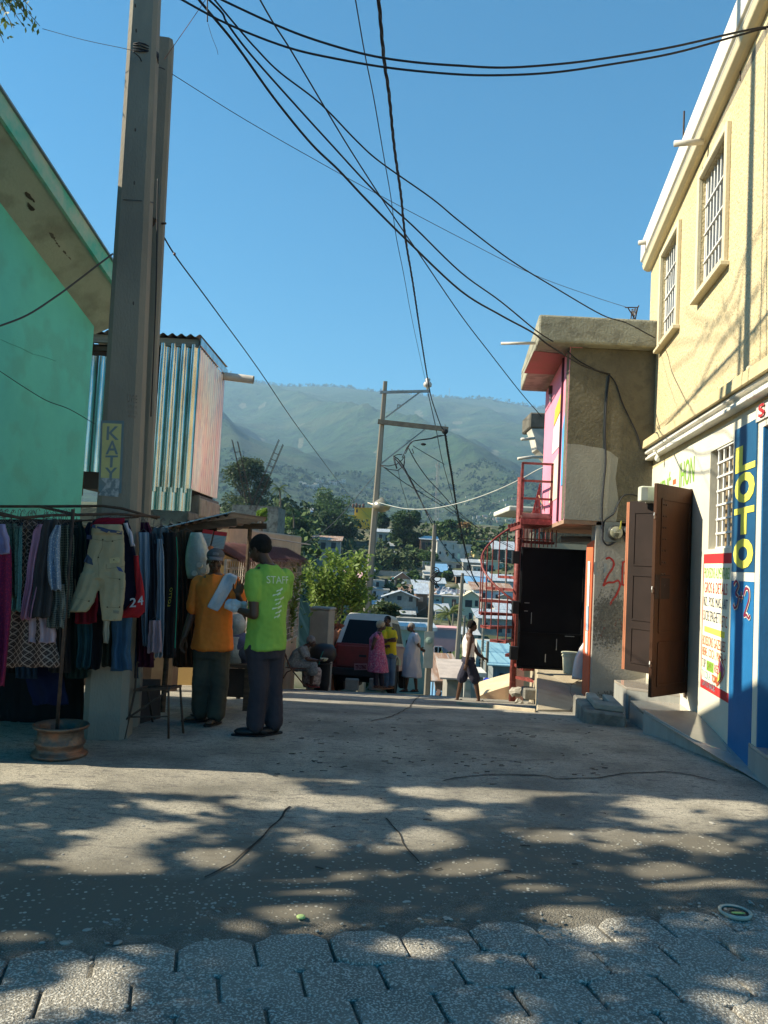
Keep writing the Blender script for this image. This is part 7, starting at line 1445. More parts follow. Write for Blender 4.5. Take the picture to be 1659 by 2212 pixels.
M_WDR = mat('white_dress', (.62, .60, .60), (.54, .52, .54), scale=5, rough=.9)
def b_(m):
 dress(m, J, s, B, [(G(890, 1461), .27, .25), (G(889, 1440), .25, .235), (J['pel'], .215, .205), (J['wai'], .19, .18), (J['che'], .185, .165), (J['che'].lerp(J['nek'], .5), .165, .12), (J['nek'] - V(0, 0, .01), .08, .075)])
 for q in 'LR': taper(m, J['che'].lerp(J['s' + q], .6), J['s' + q], .08 * s, .075 * s); taper(m, J['s' + q], J['s' + q].lerp(J['e' + q], .6), .072 * s, .078 * s)
cloth(wm, b_, 'dress', M_WDR, .014, .032, (8, 8, 1.8), seed=8)
for q in 'LR': sandal(wm, J['a' + q], fw, s, M_BLACK)
Y = 18.2; s = .92; G = lambda u, v, dy=0: at(u, v, Y + dy); fw = V(.95, .28, 0).normalized()
J = dict(base=V(G(818, 1484).x, Y, G(818, 1484).z), pel=G(815, 1420), wai=G(814, 1402), che=G(813, 1380), nek=G(818, 1364), head=G(824, 1352))
J['sR'] = G(812, 1374, -.16); J['eR'] = G(806, 1393, -.20); J['wR'] = G(803, 1407, -.08); J['sL'] = G(817, 1374, .16); J['eL'] = G(822, 1392, .2); J['wL'] = G(832, 1396, .1)
J['hR'] = G(813, 1425, -.08); J['kR'] = G(812, 1453, -.08); J['aR'] = G(812, 1479, -.06); J['hL'] = G(820, 1425, .08); J['kL'] = G(823, 1453, .08); J['aL'] = G(825, 1480, .06)
pm, _, B, Hd = figure('person', 'woman in a pink patterned dress and cream headscarf beside the red pickup', J, fw, V(.93, .1, -.15), s, SKIN_D, .008, hands=((J['wR'], V(-.2, .2, -.9), V(1, 0, 0), 1, dict(curl=.4)), (J['wL'], V(.8, -.3, .1), V(0, -1, 0), 1, dict(curl=.4))))
hairfn(pm, J['head'], Hd, s * 1.02, mat('cream_scarf', (.50, .42, .27), (.36, .28, .18), scale=30, rough=.95), thick=.016, name='headscarf')
def b_(m):
 dress(m, J, s, B, [(G(817, 1451), .235, .26), (G(816, 1436), .225, .25), (J['pel'], .205, .225), (J['wai'], .18, .195), (J['che'], .18, .18), (J['che'].lerp(J['nek'], .5), .15, .12), (J['nek'] - V(0, 0, .01), .075, .07)])
 for q in 'LR': taper(m, J['che'].lerp(J['s' + q], .6), J['s' + q], .07 * s, .068 * s)
cloth(pm, b_, 'dress', mat('pink_print_dress', (.52, .10, .17), (.30, .06, .14), scale=14, rough=.9, speck=(.55, .38, .40), speckscale=40, speckamt=.6, contrast=.7), .014, .016, (8, 8, 2), seed=9)
cloth(pm, lambda m: [taper(m, J['k' + q], J['a' + q] + V(0, 0, .03), .068 * s, .062 * s) for q in 'LR'], 'leggings', M_TRD, .012, .004, seed=3)
for q in 'LR': sandal(pm, J['a' + q], fw, s, mat('tan_leather', (.28, .14, .07), rough=.6))
Y = 18.75; s = .98; G = lambda u, v, dy=0: at(u, v, Y + dy); fw = V(-.55, -.83, 0).normalized()
J = dict(base=V(G(840, 1484).x, Y, G(840, 1484).z), pel=G(842, 1412), wai=G(842, 1395), che=G(842, 1375), nek=G(840, 1353), head=G(836, 1341))
J['sL'] = G(851, 1367, -.04); J['eL'] = G(853, 1384, -.12); J['wL'] = G(839, 1384, -.24); J['sR'] = G(831, 1367, -.04); J['eR'] = G(828, 1386, -.14); J['wR'] = G(843, 1381, -.27)
J['hL'] = G(846, 1418); J['kL'] = G(847, 1450, -.04); J['aL'] = G(846, 1479); J['hR'] = G(837, 1418); J['kR'] = G(836, 1450, -.02); J['aR'] = G(835, 1480)
ym, _, B, Hd = figure('person', 'man in a yellow polo shirt and jeans with folded arms against the red pickup', J, fw, V(-.5, -.86, -.1), s, SKIN_D, .008, hands=((J['wL'], V(-.9, -.1, .1), V(0, 1, 0), 1, dict(curl=.3)), (J['wR'], V(.9, -.1, .1), V(0, 1, 0), -1, dict(curl=.3))))
hairfn(ym, J['head'], Hd, s, thick=.004)
def b_(m):
 dress(m, J, s, B, [(J['pel'] - V(0, 0, .02), .175, .13), (J['wai'], .162, .125), (J['che'], .178, .128), (J['che'].lerp(J['nek'], .5), .165, .11), (J['nek'] - V(0, 0, .01), .08, .075)])
 for q in 'LR': taper(m, J['che'].lerp(J['s' + q], .6), J['s' + q], .08 * s, .075 * s); taper(m, J['s' + q], J['s' + q].lerp(J['e' + q], .62), .072 * s, .076 * s)
cloth(ym, b_, 'shirt', mat('yellow_polo', (.70, .56, .02), (.60, .47, .02), scale=5, rough=.85), .013, .010, (8, 8, 3), seed=10)
cloth(ym, trousers(J, s, B), 'jeans', mat('faded_jeans', (.12, .20, .27), (.07, .12, .18), scale=4, rough=.9), .013, .008, seed=11)
for q in 'LR': sandal(ym, J['a' + q], fw, s, mat('tan_leather', (.28, .14, .07), rough=.6))
Y = 16.1; s = .92; G = lambda u, v, dy=0: at(u, v, Y + dy); fw = V(.96, -.2, 0).normalized(); zb = G(640, 1482).z
J = dict(base=V(G(640, 1482).x, Y, zb), pel=G(637, 1434), wai=G(641, 1424), che=G(648, 1407), nek=G(659, 1395), head=G(673, 1386))
J['sR'] = G(652, 1403, -.16); J['eR'] = G(664, 1424, -.20); J['wR'] = G(685, 1427, -.12); J['sL'] = G(656, 1402, .16); J['eL'] = G(668, 1424, .2); J['wL'] = G(688, 1427, .06)
J['hR'] = G(641, 1438, -.08); J['kR'] = G(676, 1437, -.10); J['aR'] = G(673, 1475, -.08); J['hL'] = G(641, 1438, .08); J['kL'] = G(674, 1438, .1); J['aL'] = G(667, 1472, .10); J['fR'] = V(1, -.2, 0); J['fL'] = V(1, .1, 0)
sm, _, B, Hd = figure('person', 'grey haired woman in a grey patterned dress sitting on a folding chair', J, fw, V(.9, -.25, -.3), s, SKIN_D, .008, hands=((J['wR'], V(.95, 0, .05), V(0, .3, 1), 1, dict(curl=.35)), (J['wL'], V(.95, 0, .05), V(0, -.3, 1), -1, dict(curl=.35))))
hairfn(sm, J['head'], Hd, s, HAIR_G, thick=.010)
M_GDR = mat('grey_print_dress', (.20, .23, .22), (.11, .13, .14), scale=16, rough=.9, speck=(.32, .36, .34), speckscale=35, speckamt=.5)
def b_(m):
 dress(m, J, s, B, [(J['pel'] - V(0, 0, .05), .19, .17), (J['pel'] + V(0, 0, .02), .19, .175), (J['wai'], .175, .165), (J['che'], .178, .15), (J['che'].lerp(J['nek'], .55), .14, .11), (J['nek'], .08, .07)])
 for q in 'LR': taper(m, J['che'].lerp(J['s' + q], .6), J['s' + q], .08 * s, .07 * s); taper(m, J['s' + q], J['s' + q].lerp(J['e' + q], .6), .068 * s, .068 * s); taper(m, J['h' + q], J['k' + q], .125 * s, .105 * s); taper(m, J['k' + q], J['k' + q].lerp(J['a' + q], .3), .10 * s, .115 * s)
cloth(sm, b_, 'dress', M_GDR, .013, .014, (9, 9, 3), seed=12)
for q in 'LR': sandal(sm, J['a' + q], J['f' + q], s, mat('red_sandal', (.30, .05, .04), rough=.6))
fc = thing('folding_chair', 'brown metal folding chair under the seated grey haired woman', 'chair', V(G(635, 1480).x, Y, zb)); M_CH = mat('brown_chair', (.13, .06, .035), (.07, .035, .02), scale=9, rough=.5)
for k, dy in (('a', -.24), ('b', .24)):
 m = MB(); m.tube([G(613, 1404, dy), G(616, 1415, dy), G(628, 1444, dy), G(658, 1481, dy)], .013, 8); m.build('leg', M_CH, fc, smooth=True); m = MB(); m.tube([G(640, 1443, dy * .9), G(620, 1452, dy * .9), G(602, 1480, dy * .9)], .013, 8); m.build('leg', M_CH, fc, smooth=True)
m = MB(); m.slab([G(614, 1404, -.22), G(614, 1404, .22), G(621, 1420, .22), G(621, 1420, -.22)], (-.02, 0, 0)); m.build('backrest', M_CH, fc, bevel=.006)
m = MB(); m.slab([G(616, 1443, -.22), G(662, 1446, -.22), G(662, 1446, .22), G(616, 1443, .22)], (0, 0, .02)); m.build('seat', M_CH, fc, bevel=.006)
m = MB(); m.beam(G(607, 1469, -.2), G(607, 1469, .2), .02, .02); m.build('stretcher', M_CH, fc)
p = G(700, 1425, -.03); m = MB(); m.lathe([(.02, -.03), (.06, -.015), (.085, .03), (.078, .03), (.05, -.005), (.001, -.01)], 18, Matrix.Translation(p)); solo(m, 'bowl', mat('yellow_bowl', (.55, .50, .30), rough=.4), 'small pale yellow bowl held out by the seated woman', 'bowl', org=p, smooth=True)
p = G(672, 1478, .25); m = MB(); m.lathe([(.16, -.05), (.19, .05), (.2, .28), (.17, .33), (.05, .36)], 18, Matrix.Translation(p)); solo(m, 'basket', mat('checked_cloth', (.42, .36, .30), (.16, .13, .12), scale=14, rough=.95, contrast=.8), 'checked cloth covered basket behind the feet of the seated woman', 'basket', org=p, smooth=True)
p = G(694, 1478, .9); sc_ = 1; cd = thing('cauldron', 'big black cauldron on a drum stove beside the red pickup', 'cauldron', p); m = MB(); m.lathe([(.14, -.15), (.17, .0), (.17, .42), (.19, .45)], 20, Matrix.Translation(p)); m.build('stove', mat('black_iron', (.008, .008, .009), rough=.6), cd, smooth=True)
m = MB(); m.lathe([(.10, .44), (.24, .50), (.29, .62), (.27, .74), (.20, .82), (.02, .85)], 24, Matrix.Translation(p)); m.build('pot', mat('soot_black', (.012, .012, .012), (.02, .018, .018), rough=.5), cd, smooth=True)
m = MB(); m.tube([p + V(-.05, -.3, .45), p + V(-.02, -.305, .6), p + V(.02, -.27, .72)], .01, 5); m.build('strap', mat('teal_strap', (.03, .22, .18)), cd)
# ================================================================== CLOTHES RACK
def patmat(name, base, c2, kind, sc=8, rot=.78, w=.12):
 m = bpy.data.materials.new(name); m.use_nodes = True; N = m.node_tree.nodes; L = m.node_tree.links; b = N['Principled BSDF']; b.inputs['Roughness'].default_value = .9; b.inputs['Specular IOR Level'].default_value = .2
 tc = N.new('ShaderNodeTexCoord'); col = None
 mx = N.new('ShaderNodeMixRGB'); mx.inputs[1].default_value = (*base, 1); mx.inputs[2].default_value = (*c2, 1)
 if kind == 'plaid':
  f = []
  for i, (r, s2) in enumerate(((rot, sc), (rot + 1.5708, sc), (rot, sc * 2.9), (rot + 1.5708, sc * 2.9))):
   mp = N.new('ShaderNodeMapping'); mp.inputs['Rotation'].default_value = (0, r, 0); L.new(tc.outputs['Object'], mp.inputs[0]); wv = N.new('ShaderNodeTexWave'); wv.bands_direction = 'X'; wv.inputs['Scale'].default_value = s2 / 6.28 * 2; wv.inputs['Distortion'].default_value = .6; L.new(mp.outputs[0], wv.inputs[0])
   r_ = N.new('ShaderNodeValToRGB'); r_.color_ramp.elements[0].position = 1 - w; r_.color_ramp.elements[1].position = min(.999, 1 - w * .5); L.new(wv.outputs['Fac'], r_.inputs[0]); f.append((r_.outputs[0], 1 if i < 2 else .35))
  acc = None
  for o, k in f:
   mu = N.new('ShaderNodeMath'); mu.operation = 'MULTIPLY'; L.new(o, mu.inputs[0]); mu.inputs[1].default_value = k
   if acc is None: acc = mu.outputs[0]
   else: a = N.new('ShaderNodeMath'); a.operation = 'MAXIMUM'; L.new(acc, a.inputs[0]); L.new(mu.outputs[0], a.inputs[1]); acc = a.outputs[0]
  L.new(acc, mx.inputs[0])
 else:
  vo = N.new('ShaderNodeTexVoronoi'); vo.inputs['Scale'].default_value = sc; L.new(tc.outputs['Object'], vo.inputs['Vector']); nz = N.new('ShaderNodeTexNoise'); nz.inputs['Scale'].default_value = sc * 1.3; nz.inputs['Detail'].default_value = 3; L.new(tc.outputs['Object'], nz.inputs['Vector'])
  ad = N.new('ShaderNodeMath'); ad.operation = 'ADD'; L.new(vo.outputs['Distance'], ad.inputs[0]); L.new(nz.outputs['Fac'], ad.inputs[1]); r_ = N.new('ShaderNodeValToRGB'); r_.color_ramp.elements[0].position = .78; r_.color_ramp.elements[1].position = .86; L.new(ad.outputs[0], r_.inputs[0]); L.new(r_.outputs[0], mx.inputs[0])
 L.new(mx.outputs[0], b.inputs['Base Color']); return m
C = lambda n, c, c2=None: mat('cloth_' + n, c, c2, scale=5, rough=.95, bump=.2, bscale=140, spec=.15)
rk = thing('clothes_rack', 'rusty iron frame rack carrying the second hand clothes before the green wall', 'clothes rack', atg(132, 1570))
def bar(pts, r=.012, name='rail'): m = MB(); m.tube([at(*p) for p in pts], r, 8); return m.build(name, M_RUST, rk, smooth=True)
bar([(-70, 1100, 5.9), (45, 1119, 6.05), (110, 1113, 6.2), (175, 1112, 6.35), (250, 1110, 6.5), (345, 1117, 6.75)])
bar([(-70, 1094, 6.55), (110, 1094, 6.55), (222, 1093, 6.6), (262, 1098, 6.62), (340, 1120, 6.75)]); bar([(85, 1094, 6.55), (165, 1112, 6.33)]); bar([(-10, 1105, 6.0), (60, 1122, 6.3), (140, 1127, 6.5), (300, 1117, 6.7)], .008)
def vpost(u, v0, Yp, vb=None, r=.014, m_=M_RUST):
 a = at(u, v0, Yp); m = MB(); b = Vec((a.x, Yp, 0)); m.tube([a, b], r, 8); return m.build('post', m_, rk, smooth=True)
vpost(158, 1100, 6.28); vpost(296, 1112, 7.05, r=.03, m_=M_WOODD); vpost(-30, 1095, 6.0)
p = Vec((at(130, 1600, 6.28).x, 6.28, 0)); wr = thing('rack_weight', 'rusty steel truck wheel rim used as a weight at the foot of the rack', 'wheel rim', p); R_ = .205
M_RIM = mat('rusty_rim', (.17, .13, .10), (.075, .06, .05), scale=6, rough=.5, metal=.55, bump=.4, bscale=40, speck=(.24, .10, .05), speckscale=9, speckamt=.6)
m = MB(); m.lathe([(R_ - .004, .0), (R_ + .004, .012), (R_ - .002, .028), (R_ - .03, .04), (R_ - .035, .075), (R_ - .018, .095), (R_ - .018, .110), (R_ - .035, .125), (R_ - .038, .19), (R_ - .024, .205), (R_ - .002, .214), (R_ + .004, .228), (R_ - .002, .236), (R_ - .012, .232), (R_ - .03, .215), (R_ - .045, .19), (R_ - .045, .05)], 48, Matrix.Translation(p), caps=False)
m.build('barrel', M_RIM, wr, smooth=True); m = MB(); m.lathe([(R_ - .044, .10), (.10, .13), (.06, .11), (.02, .11)], 30, Matrix.Translation(p)); m.build('disc', M_RIM, wr, smooth=True)
def garment(label, rows, Y, mt, folds=3, amp=.03, hang=None, cat='garment', ph=0, th=.012, group='second hand clothes on the rack', extra=None, hem=2.2, name='garment', tilt=0.0):
 """rows: (v, u_left, u_right) down the piece; hangs as a closed folded shell"""
 nV, nU = 26, 22; vs = [r[0] for r in rows]; v0, v1 = vs[0], vs[-1]; fr = []; bk = []
 for i in range(nV + 1):
  v = v0 + (v1 - v0) * i / nV
  for a, b in zip(rows, rows[1:]):
   if v <= b[0] + 1e-6: break
  t = (v - a[0]) / (b[0] - a[0]) if b[0] != a[0] else 0; t = max(0, min(1, t)); t_ = t * t * (3 - 2 * t) * .4 + t * .6
  ul, ur = a[1] + (b[1] - a[1]) * t_, a[2] + (b[2] - a[2]) * t_; f = []; g = []; s_ = (i / nV)
  for j in range(nU + 1):
   x = j / nU; w = math.sin(math.pi * min(1, max(0, x))) ** .4
   d = amp * (.35 + .65 * s_) * (math.sin(2 * math.pi * folds * x + ph + 1.2 * noise.noise(Vec((s_ * 2, ph, 0)))) + .8 * noise.noise(Vec((x * 4, s_ * 3, ph))))
   vv = v + (hem * math.sin(x * 2 * math.pi * folds + ph) if i == nV else 0); u = ul + (ur - ul) * x + 2.6 * noise.noise(Vec((s_ * 4, ph * 3.7, j * .03)))
   f.append(at(u, vv, Y + tilt * x + d - w * th * 2)); g.append(at(u, vv, Y + tilt * x + d * .7 + w * (th * 2 + .02)))
  fr.append(f + g[::-1][1:-1])
 m = MB(); m.rings(fr); o = m.build(name, mt, None, smooth=True, org=at((rows[0][1] + rows[0][2]) / 2, v0, Y)); tag(o, label, cat, group)
 c = at((rows[0][1] + rows[0][2]) / 2, v0, Y); k = Y / FPX; hh = MB(); zt = at(c.x, 1108, Y).z; up = max(.05, at(100, 1112, Y).z - c.z); wd = (rows[0][2] - rows[0][1]) * k * .5
 hh.tube([c + V(-wd, 0, -.01), c + V(0, 0, .03), c + V(wd, 0, -.01)], .003, 5); hh.tube([c + V(0, 0, .03), c + V(0, 0, up), c + V(.02, 0, up + .025), c + V(.03, 0, up)], .0022, 5); hh.build('hanger', M_CABLE_G, o)
 return o
def onfront(o, word, u0, v0, u1, v1, ut, vt, mt, name='lettering'):
 me = o.data; org = o.location; bt_ = BVHTree.FromPolygons([v.co + org for v in me.vertices], [p.vertices[:] for p in me.polygons]); t = textmesh(word); xs = [v.co.x for v in t.vertices]; ys = [v.co.y for v in t.vertices]; x0, x1, y0, y1 = min(xs), max(xs), min(ys), max(ys)
 for v in t.vertices:
  a = (v.co.x - x0) / (x1 - x0); b = (v.co.y - y0) / (y1 - y0); d = ray(u0 + (u1 - u0) * a + (ut - u0) * b, v0 + (v1 - v0) * a + (vt - v0) * b).normalized(); h = bt_.ray_cast(CV, d); v.co = (h[0] - d * .006 if h[0] is not None else at(u0, v0, 6)) - org
 t.materials.clear(); t.materials.append(mt); q = bpy.data.objects.new(name, t); COL.objects.link(q); q.parent = o
dk = [C('black', (.010, .010, .012)), C('navy', (.014, .018, .04)), C('deepgreen', (.012, .03, .028)), C('charcoal', (.035, .034, .036)), C('plum', (.05, .012, .03)), C('darkjean', (.02, .04, .07))]
names = ['black', 'navy', 'bottle green', 'charcoal', 'plum', 'dark denim']; wherev = ['at the far left', 'behind the lattice dress', 'behind the pink shirt', 'behind the dark jacket', 'behind the flowered shirt', 'behind the tartan shirt', 'behind the khaki shorts', 'right of the khaki shorts', 'behind the pole side jeans', 'at the right end']
for i in range(10):
 u = -18 + i * 36; k = (i * 5 + 1) % 6; garment('dark %s garment added to fill the shaded back row of the rack %s' % (names[k], wherev[i]), [(1128, u - 8, u + 14), (1150, u - 18, u + 24), (1440 + 12 * (i % 3), u - 22, u + 28)], 6.72 + .05 * (i % 2) if u < 180 else 7.12, dk[k], ph=i, folds=4, amp=.02)  # filler garments added to darken the shaded back of the rack
bc_ = garment('long black sheet standing for the deep shade behind the rack', [(1122, -40, 178), (1560, -40, 182)], 7.35, M_BLACK, folds=9, amp=.03, group='cloths hung behind the rack')  # black sheet added to paint the shade behind the clothes
garment('dark navy tarpaulin drooping below the clothes rack', [(1425, 60, 132), (1470, 56, 138), (1522, 70, 150)], 6.9, C('navytarp', (.012, .016, .05)), folds=2, group='cloths hung behind the rack')
garment('magenta and crimson long dress at the far left of the rack', [(1150, -30, 16), (1190, -30, 26), (1330, -40, 24), (1482, -30, 10)], 6.02, patmat('crimson_print', (.24, .015, .05), (.12, .01, .05), 'floral', 60), folds=3, ph=1)
garment('lavender blouse shoulder over the crimson dress', [(1132, -20, 12), (1160, -24, 20), (1196, -24, 22)], 5.97, C('lavender', (.26, .24, .42)), folds=2)
garment('dark bottle green flowered top beside the crimson dress', [(1131, 12, 36), (1160, 10, 40), (1290, 20, 40)], 6.15, patmat('green_floral', (.02, .05, .045), (.06, .12, .10), 'floral', 50), folds=2, ph=2)
garment('teal flecked narrow dress left of the lattice dress', [(1136, 34, 50), (1200, 26, 48), (1320, 20, 44)], 6.2, patmat('teal_fleck', (.05, .13, .13), (.12, .24, .22), 'floral', 90), folds=2, ph=3)
garment('brown dress with a tan diamond lattice print reaching below the shirts', [(1124, 52, 80), (1150, 46, 86), (1250, 36, 90), (1330, 22, 110), (1441, -4, 132)], 6.3, patmat('lattice_print', (.028, .016, .015), (.33, .24, .20), 'plaid', 26, .78, .10), folds=3, amp=.03, ph=4, hem=2)
garment('pale pink long sleeved shirt on the rack', [(1132, 82, 104), (1150, 70, 106), (1240, 58, 84), (1338, 44, 68)], 6.22, C('pink', (.50, .24, .34), (.42, .20, .30)), folds=2, ph=5)
garment('dark grey jacket hanging between the pink and flowered shirts', [(1122, 96, 126), (1145, 88, 128), (1240, 74, 118), (1334, 62, 110)], 6.18, C('greyjacket', (.055, .052, .055), (.035, .033, .036)), folds=2, ph=6)
garment('white pink skirt showing below the dark grey jacket', [(1322, 60, 104), (1345, 56, 118), (1376, 54, 123), (1388, 53, 122)], 6.28, C('palepink', (.44, .33, .38), (.36, .27, .32)), folds=3, ph=7)
garment('white shirt with blue flowers beside the dark jacket', [(1134, 120, 132), (1165, 106, 130), (1210, 99, 130), (1275, 108, 132)], 6.15, patmat('white_floral', (.44, .47, .50), (.16, .22, .32), 'floral', 70), folds=2, ph=8)
garment('dark flowered shirt hem below the white flowered shirt', [(1262, 106, 138), (1300, 102, 142), (1356, 100, 140)], 6.2, patmat('dark_tartan', (.03, .035, .035), (.14, .15, .13), 'plaid', 60, .1, .2), folds=3, ph=9)
garment('green and black tartan shirt left of the khaki shorts', [(1134, 130, 152), (1160, 124, 160), (1260, 124, 158), (1335, 118, 150)], 6.3, patmat('tartan', (.022, .030, .024), (.13, .13, .09), 'plaid', 50, .08, .2), folds=2, ph=10)
garment('dark teal trousers hanging below the tartan shirt', [(1300, 168, 200), (1400, 166, 198), (1444, 164, 194)], 6.6, C('tealtrousers', (.018, .06, .075)), folds=2, ph=11)
garment('maroon cloth behind the legs of the khaki shorts', [(1270, 166, 212), (1346, 162, 210)], 6.5, C('maroon', (.16, .012, .022)), folds=2, ph=12)
j = garment('navy and crimson sports jersey with the numeral behind the khaki shorts', [(1124, 200, 276), (1145, 196, 284), (1230, 200, 298), (1328, 210, 312)], 6.55, C('jersey', (.012, .012, .028)), folds=1.5, amp=.02, ph=13)
for rows, c, n in (([(1119, 214, 270), (1131, 200, 268), (1137, 196, 240)], (.24, .012, .03), 'collar'), ([(1200, 290, 298), (1290, 296, 312), (1326, 262, 314), (1334, 250, 300)], (.36, .02, .025), 'red_panel'), ([(1130, 268, 274), (1150, 276, 283), (1180, 284, 291)], (.50, .48, .56), 'white_stripe')):
 nV = 10; fr = []; m = MB()
 for i in range(nV + 1):
  v = rows[0][0] + (rows[-1][0] - rows[0][0]) * i / nV
  for a, b in zip(rows, rows[1:]):
   if v <= b[0] + 1e-6: break
  t = (v - a[0]) / (b[0] - a[0]); ul, ur = a[1] + (b[1] - a[1]) * t, a[2] + (b[2] - a[2]) * t; fr.append([at(ul + (ur - ul) * q / 8, v, 6.50 - .015 * math.sin(math.pi * q / 8) + .008 * math.sin(q + i)) for q in range(9)])
 m.rings(fr, caps=False, closed=False); o = m.build(n, C(n, c), j, smooth=True, org=j.location); o.modifiers.new('t', 'SOLIDIFY').thickness = .008
for s_, a, b, c in (('2', (280, 1312), (294, 1311), (281, 1292)), ('4', (298, 1308), (310, 1306), (298, 1288))):
 bl, br, tl = at(*a, 6.46), at(*b, 6.46), at(*c, 6.46); lettering(s_, bl, br, tl, C('numeral', (.5, .48, .5)), j, lift=.006, bold=.02)
kY = 6.33; ks = MB(); K = lambda u, v, d=0: at(u, v, kY + d)
def flat(m, rows, n=14, th=.035, ph=0):
 rs = []
 for v, ul, ur in rows:
  f = [K(ul + (ur - ul) * q / n, v, -th * math.sin(math.pi * q / n) ** .5 - .006 * math.sin(q * 1.3 + v * .05 + ph)) for q in range(n + 1)]; g = [K(ul + (ur - ul) * q / n, v, th * math.sin(math.pi * q / n) ** .5) for q in range(n, -1, -1)]
  rs.append(f + g[1:-1])
 m.rings(rs)
z3 = lambda x, y: (x * .27, 1061.7 + y * .27)
flat(ks, [(1147, 198, 268), (1165, 193, 269), (1190, 188, 270), (1215, 182, 270), (1235, 177, 270), (1250, 174, 270)], ph=1)
flat(ks, [(1238, 175, 212), (1270, 163, 213), (1300, 151, 204), (1315, 146, 194), (1322, 143, 187)], ph=2); flat(ks, [(1238, 208, 271), (1270, 214, 271), (1300, 216, 269), (1341, 220, 264)], ph=3); flat(ks, [(1133, 200, 264), (1140, 198, 266), (1152, 196, 268)], th=.06, ph=4)
me = fuse(ks, .009, 1, disp=lambda p, n: .004 * noise.noise(p * 14) + .002 * noise.noise(p * 40)); M_KH = C('khaki', (.33, .28, .18), (.27, .23, .145)); kh = meshobj(me, 'cargo_shorts', M_KH, None, K(232, 1135), Matrix.Translation(-K(232, 1135))); tag(kh, 'khaki cargo shorts hanging in front of the painted pole', 'shorts', 'second hand clothes on the rack')
obt = BVHTree.FromPolygons([v.co + kh.location for v in me.vertices], [p.vertices[:] for p in me.polygons])
def kp(u, v, off=.004):
 d = ray(u, v).normalized(); h = obt.ray_cast(CV, d); return (h[0] if h[0] is not None else K(u, v, -.03)) - d * off
def kpatch(poly, name, c, off=.004, sub=5):
 us = [p[0] for p in poly]; cu_, cv_ = sum(us) / len(us), sum(p[1] for p in poly) / len(poly); m = MB(); k = len(poly)
 for r in range(sub):
  f0, f1 = r / sub, (r + 1) / sub
  for i in range(k):
   a, b = poly[i], poly[(i + 1) % k]; g = lambda p, f: kp(cu_ + (p[0] - cu_) * f, cv_ + (p[1] - cv_) * f, off)
   m.add([g(a, f0), g(b, f0), g(b, f1), g(a, f1)] if r else [g(a, 0), g(b, f1), g(a, f1)], [(0, 1, 2, 3)] if r else [(0, 1, 2)])
 return m.build(name, C(name + str(round(c[2] * 100)), c), kh, org=kh.location)
def kline(pts, name='seam', r=.0016, c=(.20, .17, .11)):
 m = MB(); w = []
 for a, b in zip(pts, pts[1:]): w += [kp(a[0] + (b[0] - a[0]) * q / 6, a[1] + (b[1] - a[1]) * q / 6, .001) for q in range(6)]
 m.tube(w + [kp(*pts[-1], .001)], r, 4); m.build(name, C(name, c), kh, org=kh.location)
kpatch([z3(*q) for q in ((740, 262), (860, 300), (980, 318), (975, 345), (850, 330), (735, 285))], 'waist_lining', (.05, .07, .13))
kpatch([z3(*q) for q in ((875, 535), (950, 525), (962, 545), (955, 570), (878, 575))], 'pocket_flap', (.46, .39, .22), .006); kpatch([z3(*q) for q in ((670, 560), (700, 500), (735, 540), (745, 590), (700, 575))], 'blue_patch', (.06, .08, .12)); kpatch([z3(*q) for q in ((930, 598), (965, 610), (990, 645), (950, 635))], 'blue_patch', (.05, .08, .20)); kpatch([z3(*q) for q in ((695, 345), (735, 350), (735, 385), (692, 382))], 'belt_loop', (.04, .05, .10)); kpatch([z3(*q) for q in ((905, 950), (955, 955), (952, 978), (905, 972))], 'label_patch', (.22, .20, .15))
kline([z3(*q) for q in ((735, 330), (740, 380), (860, 400), (985, 380))]); kline([z3(*q) for q in ((820, 385), (822, 440), (780, 530), (790, 600), (790, 680))]); kline([z3(*q) for q in ((850, 580), (850, 620), (990, 600))]); kline([z3(*q) for q in ((600, 700), (605, 850), (710, 880))]); kline([z3(*q) for q in ((860, 690), (960, 700), (960, 930), (860, 925))]); kline([z3(*q) for q in ((965, 780), (1000, 780))])
for q in ((822, 385), (787, 527), (912, 547), (957, 702), (712, 877), (858, 925), (957, 925), (900, 398)):
 m = MB(); m.ball(kp(*z3(*q), .003), .006, 8, 5); m.build('button', C('button', (.06, .05, .04)), kh, org=kh.location)
garment('blue denim jeans legs hanging below the jersey', [(1326, 240, 286), (1390, 242, 282), (1448, 238, 284)], 6.62, C('jeans', (.035, .085, .15), (.025, .06, .11)), folds=2, ph=14)
garment('black jacket tails hanging below the khaki shorts', [(1322, 172, 226), (1400, 176, 222), (1446, 180, 216)], 6.64, dk[0], folds=2, ph=30)
garment('dark olive trousers hanging in front of the pole', [(1330, 224, 256), (1440, 220, 250)], 6.68, C('darkolive', (.03, .032, .022)), folds=2, ph=31)
garment('cream trouser leg glimpsed left of the denim legs', [(1330, 222, 238), (1388, 224, 234)], 6.6, C('cream', (.42, .40, .33)), folds=1, ph=15)
garment('faded jeans with a pale front crease right of the jersey', [(1150, 298, 322), (1200, 300, 324), (1300, 304, 320), (1396, 308, 318)], 6.9, mat('cloth_fadedjeans', (.24, .30, .38), (.07, .10, .15), scale=2.5, rough=.9, stretch=(3, 3, .5)), folds=2, ph=16)
garment('dark slate trousers between two faded jeans', [(1152, 322, 338), (1220, 320, 342), (1330, 322, 352), (1396, 322, 340)], 6.95, C('slate', (.04, .043, .055)), folds=2, ph=17)
garment('light blue jeans near the right end of the rack', [(1164, 340, 350), (1200, 338, 354), (1300, 340, 356), (1420, 332, 352)], 6.9, mat('cloth_lightjeans', (.27, .33, .40), (.14, .18, .24), scale=3, rough=.9, stretch=(3, 3, .5)), folds=2, ph=18)
garment('mauve grey cloth hanging below the slate trousers', [(1340, 322, 348), (1410, 318, 350)], 6.85, C('mauve', (.30, .22, .26)), folds=2, ph=19)
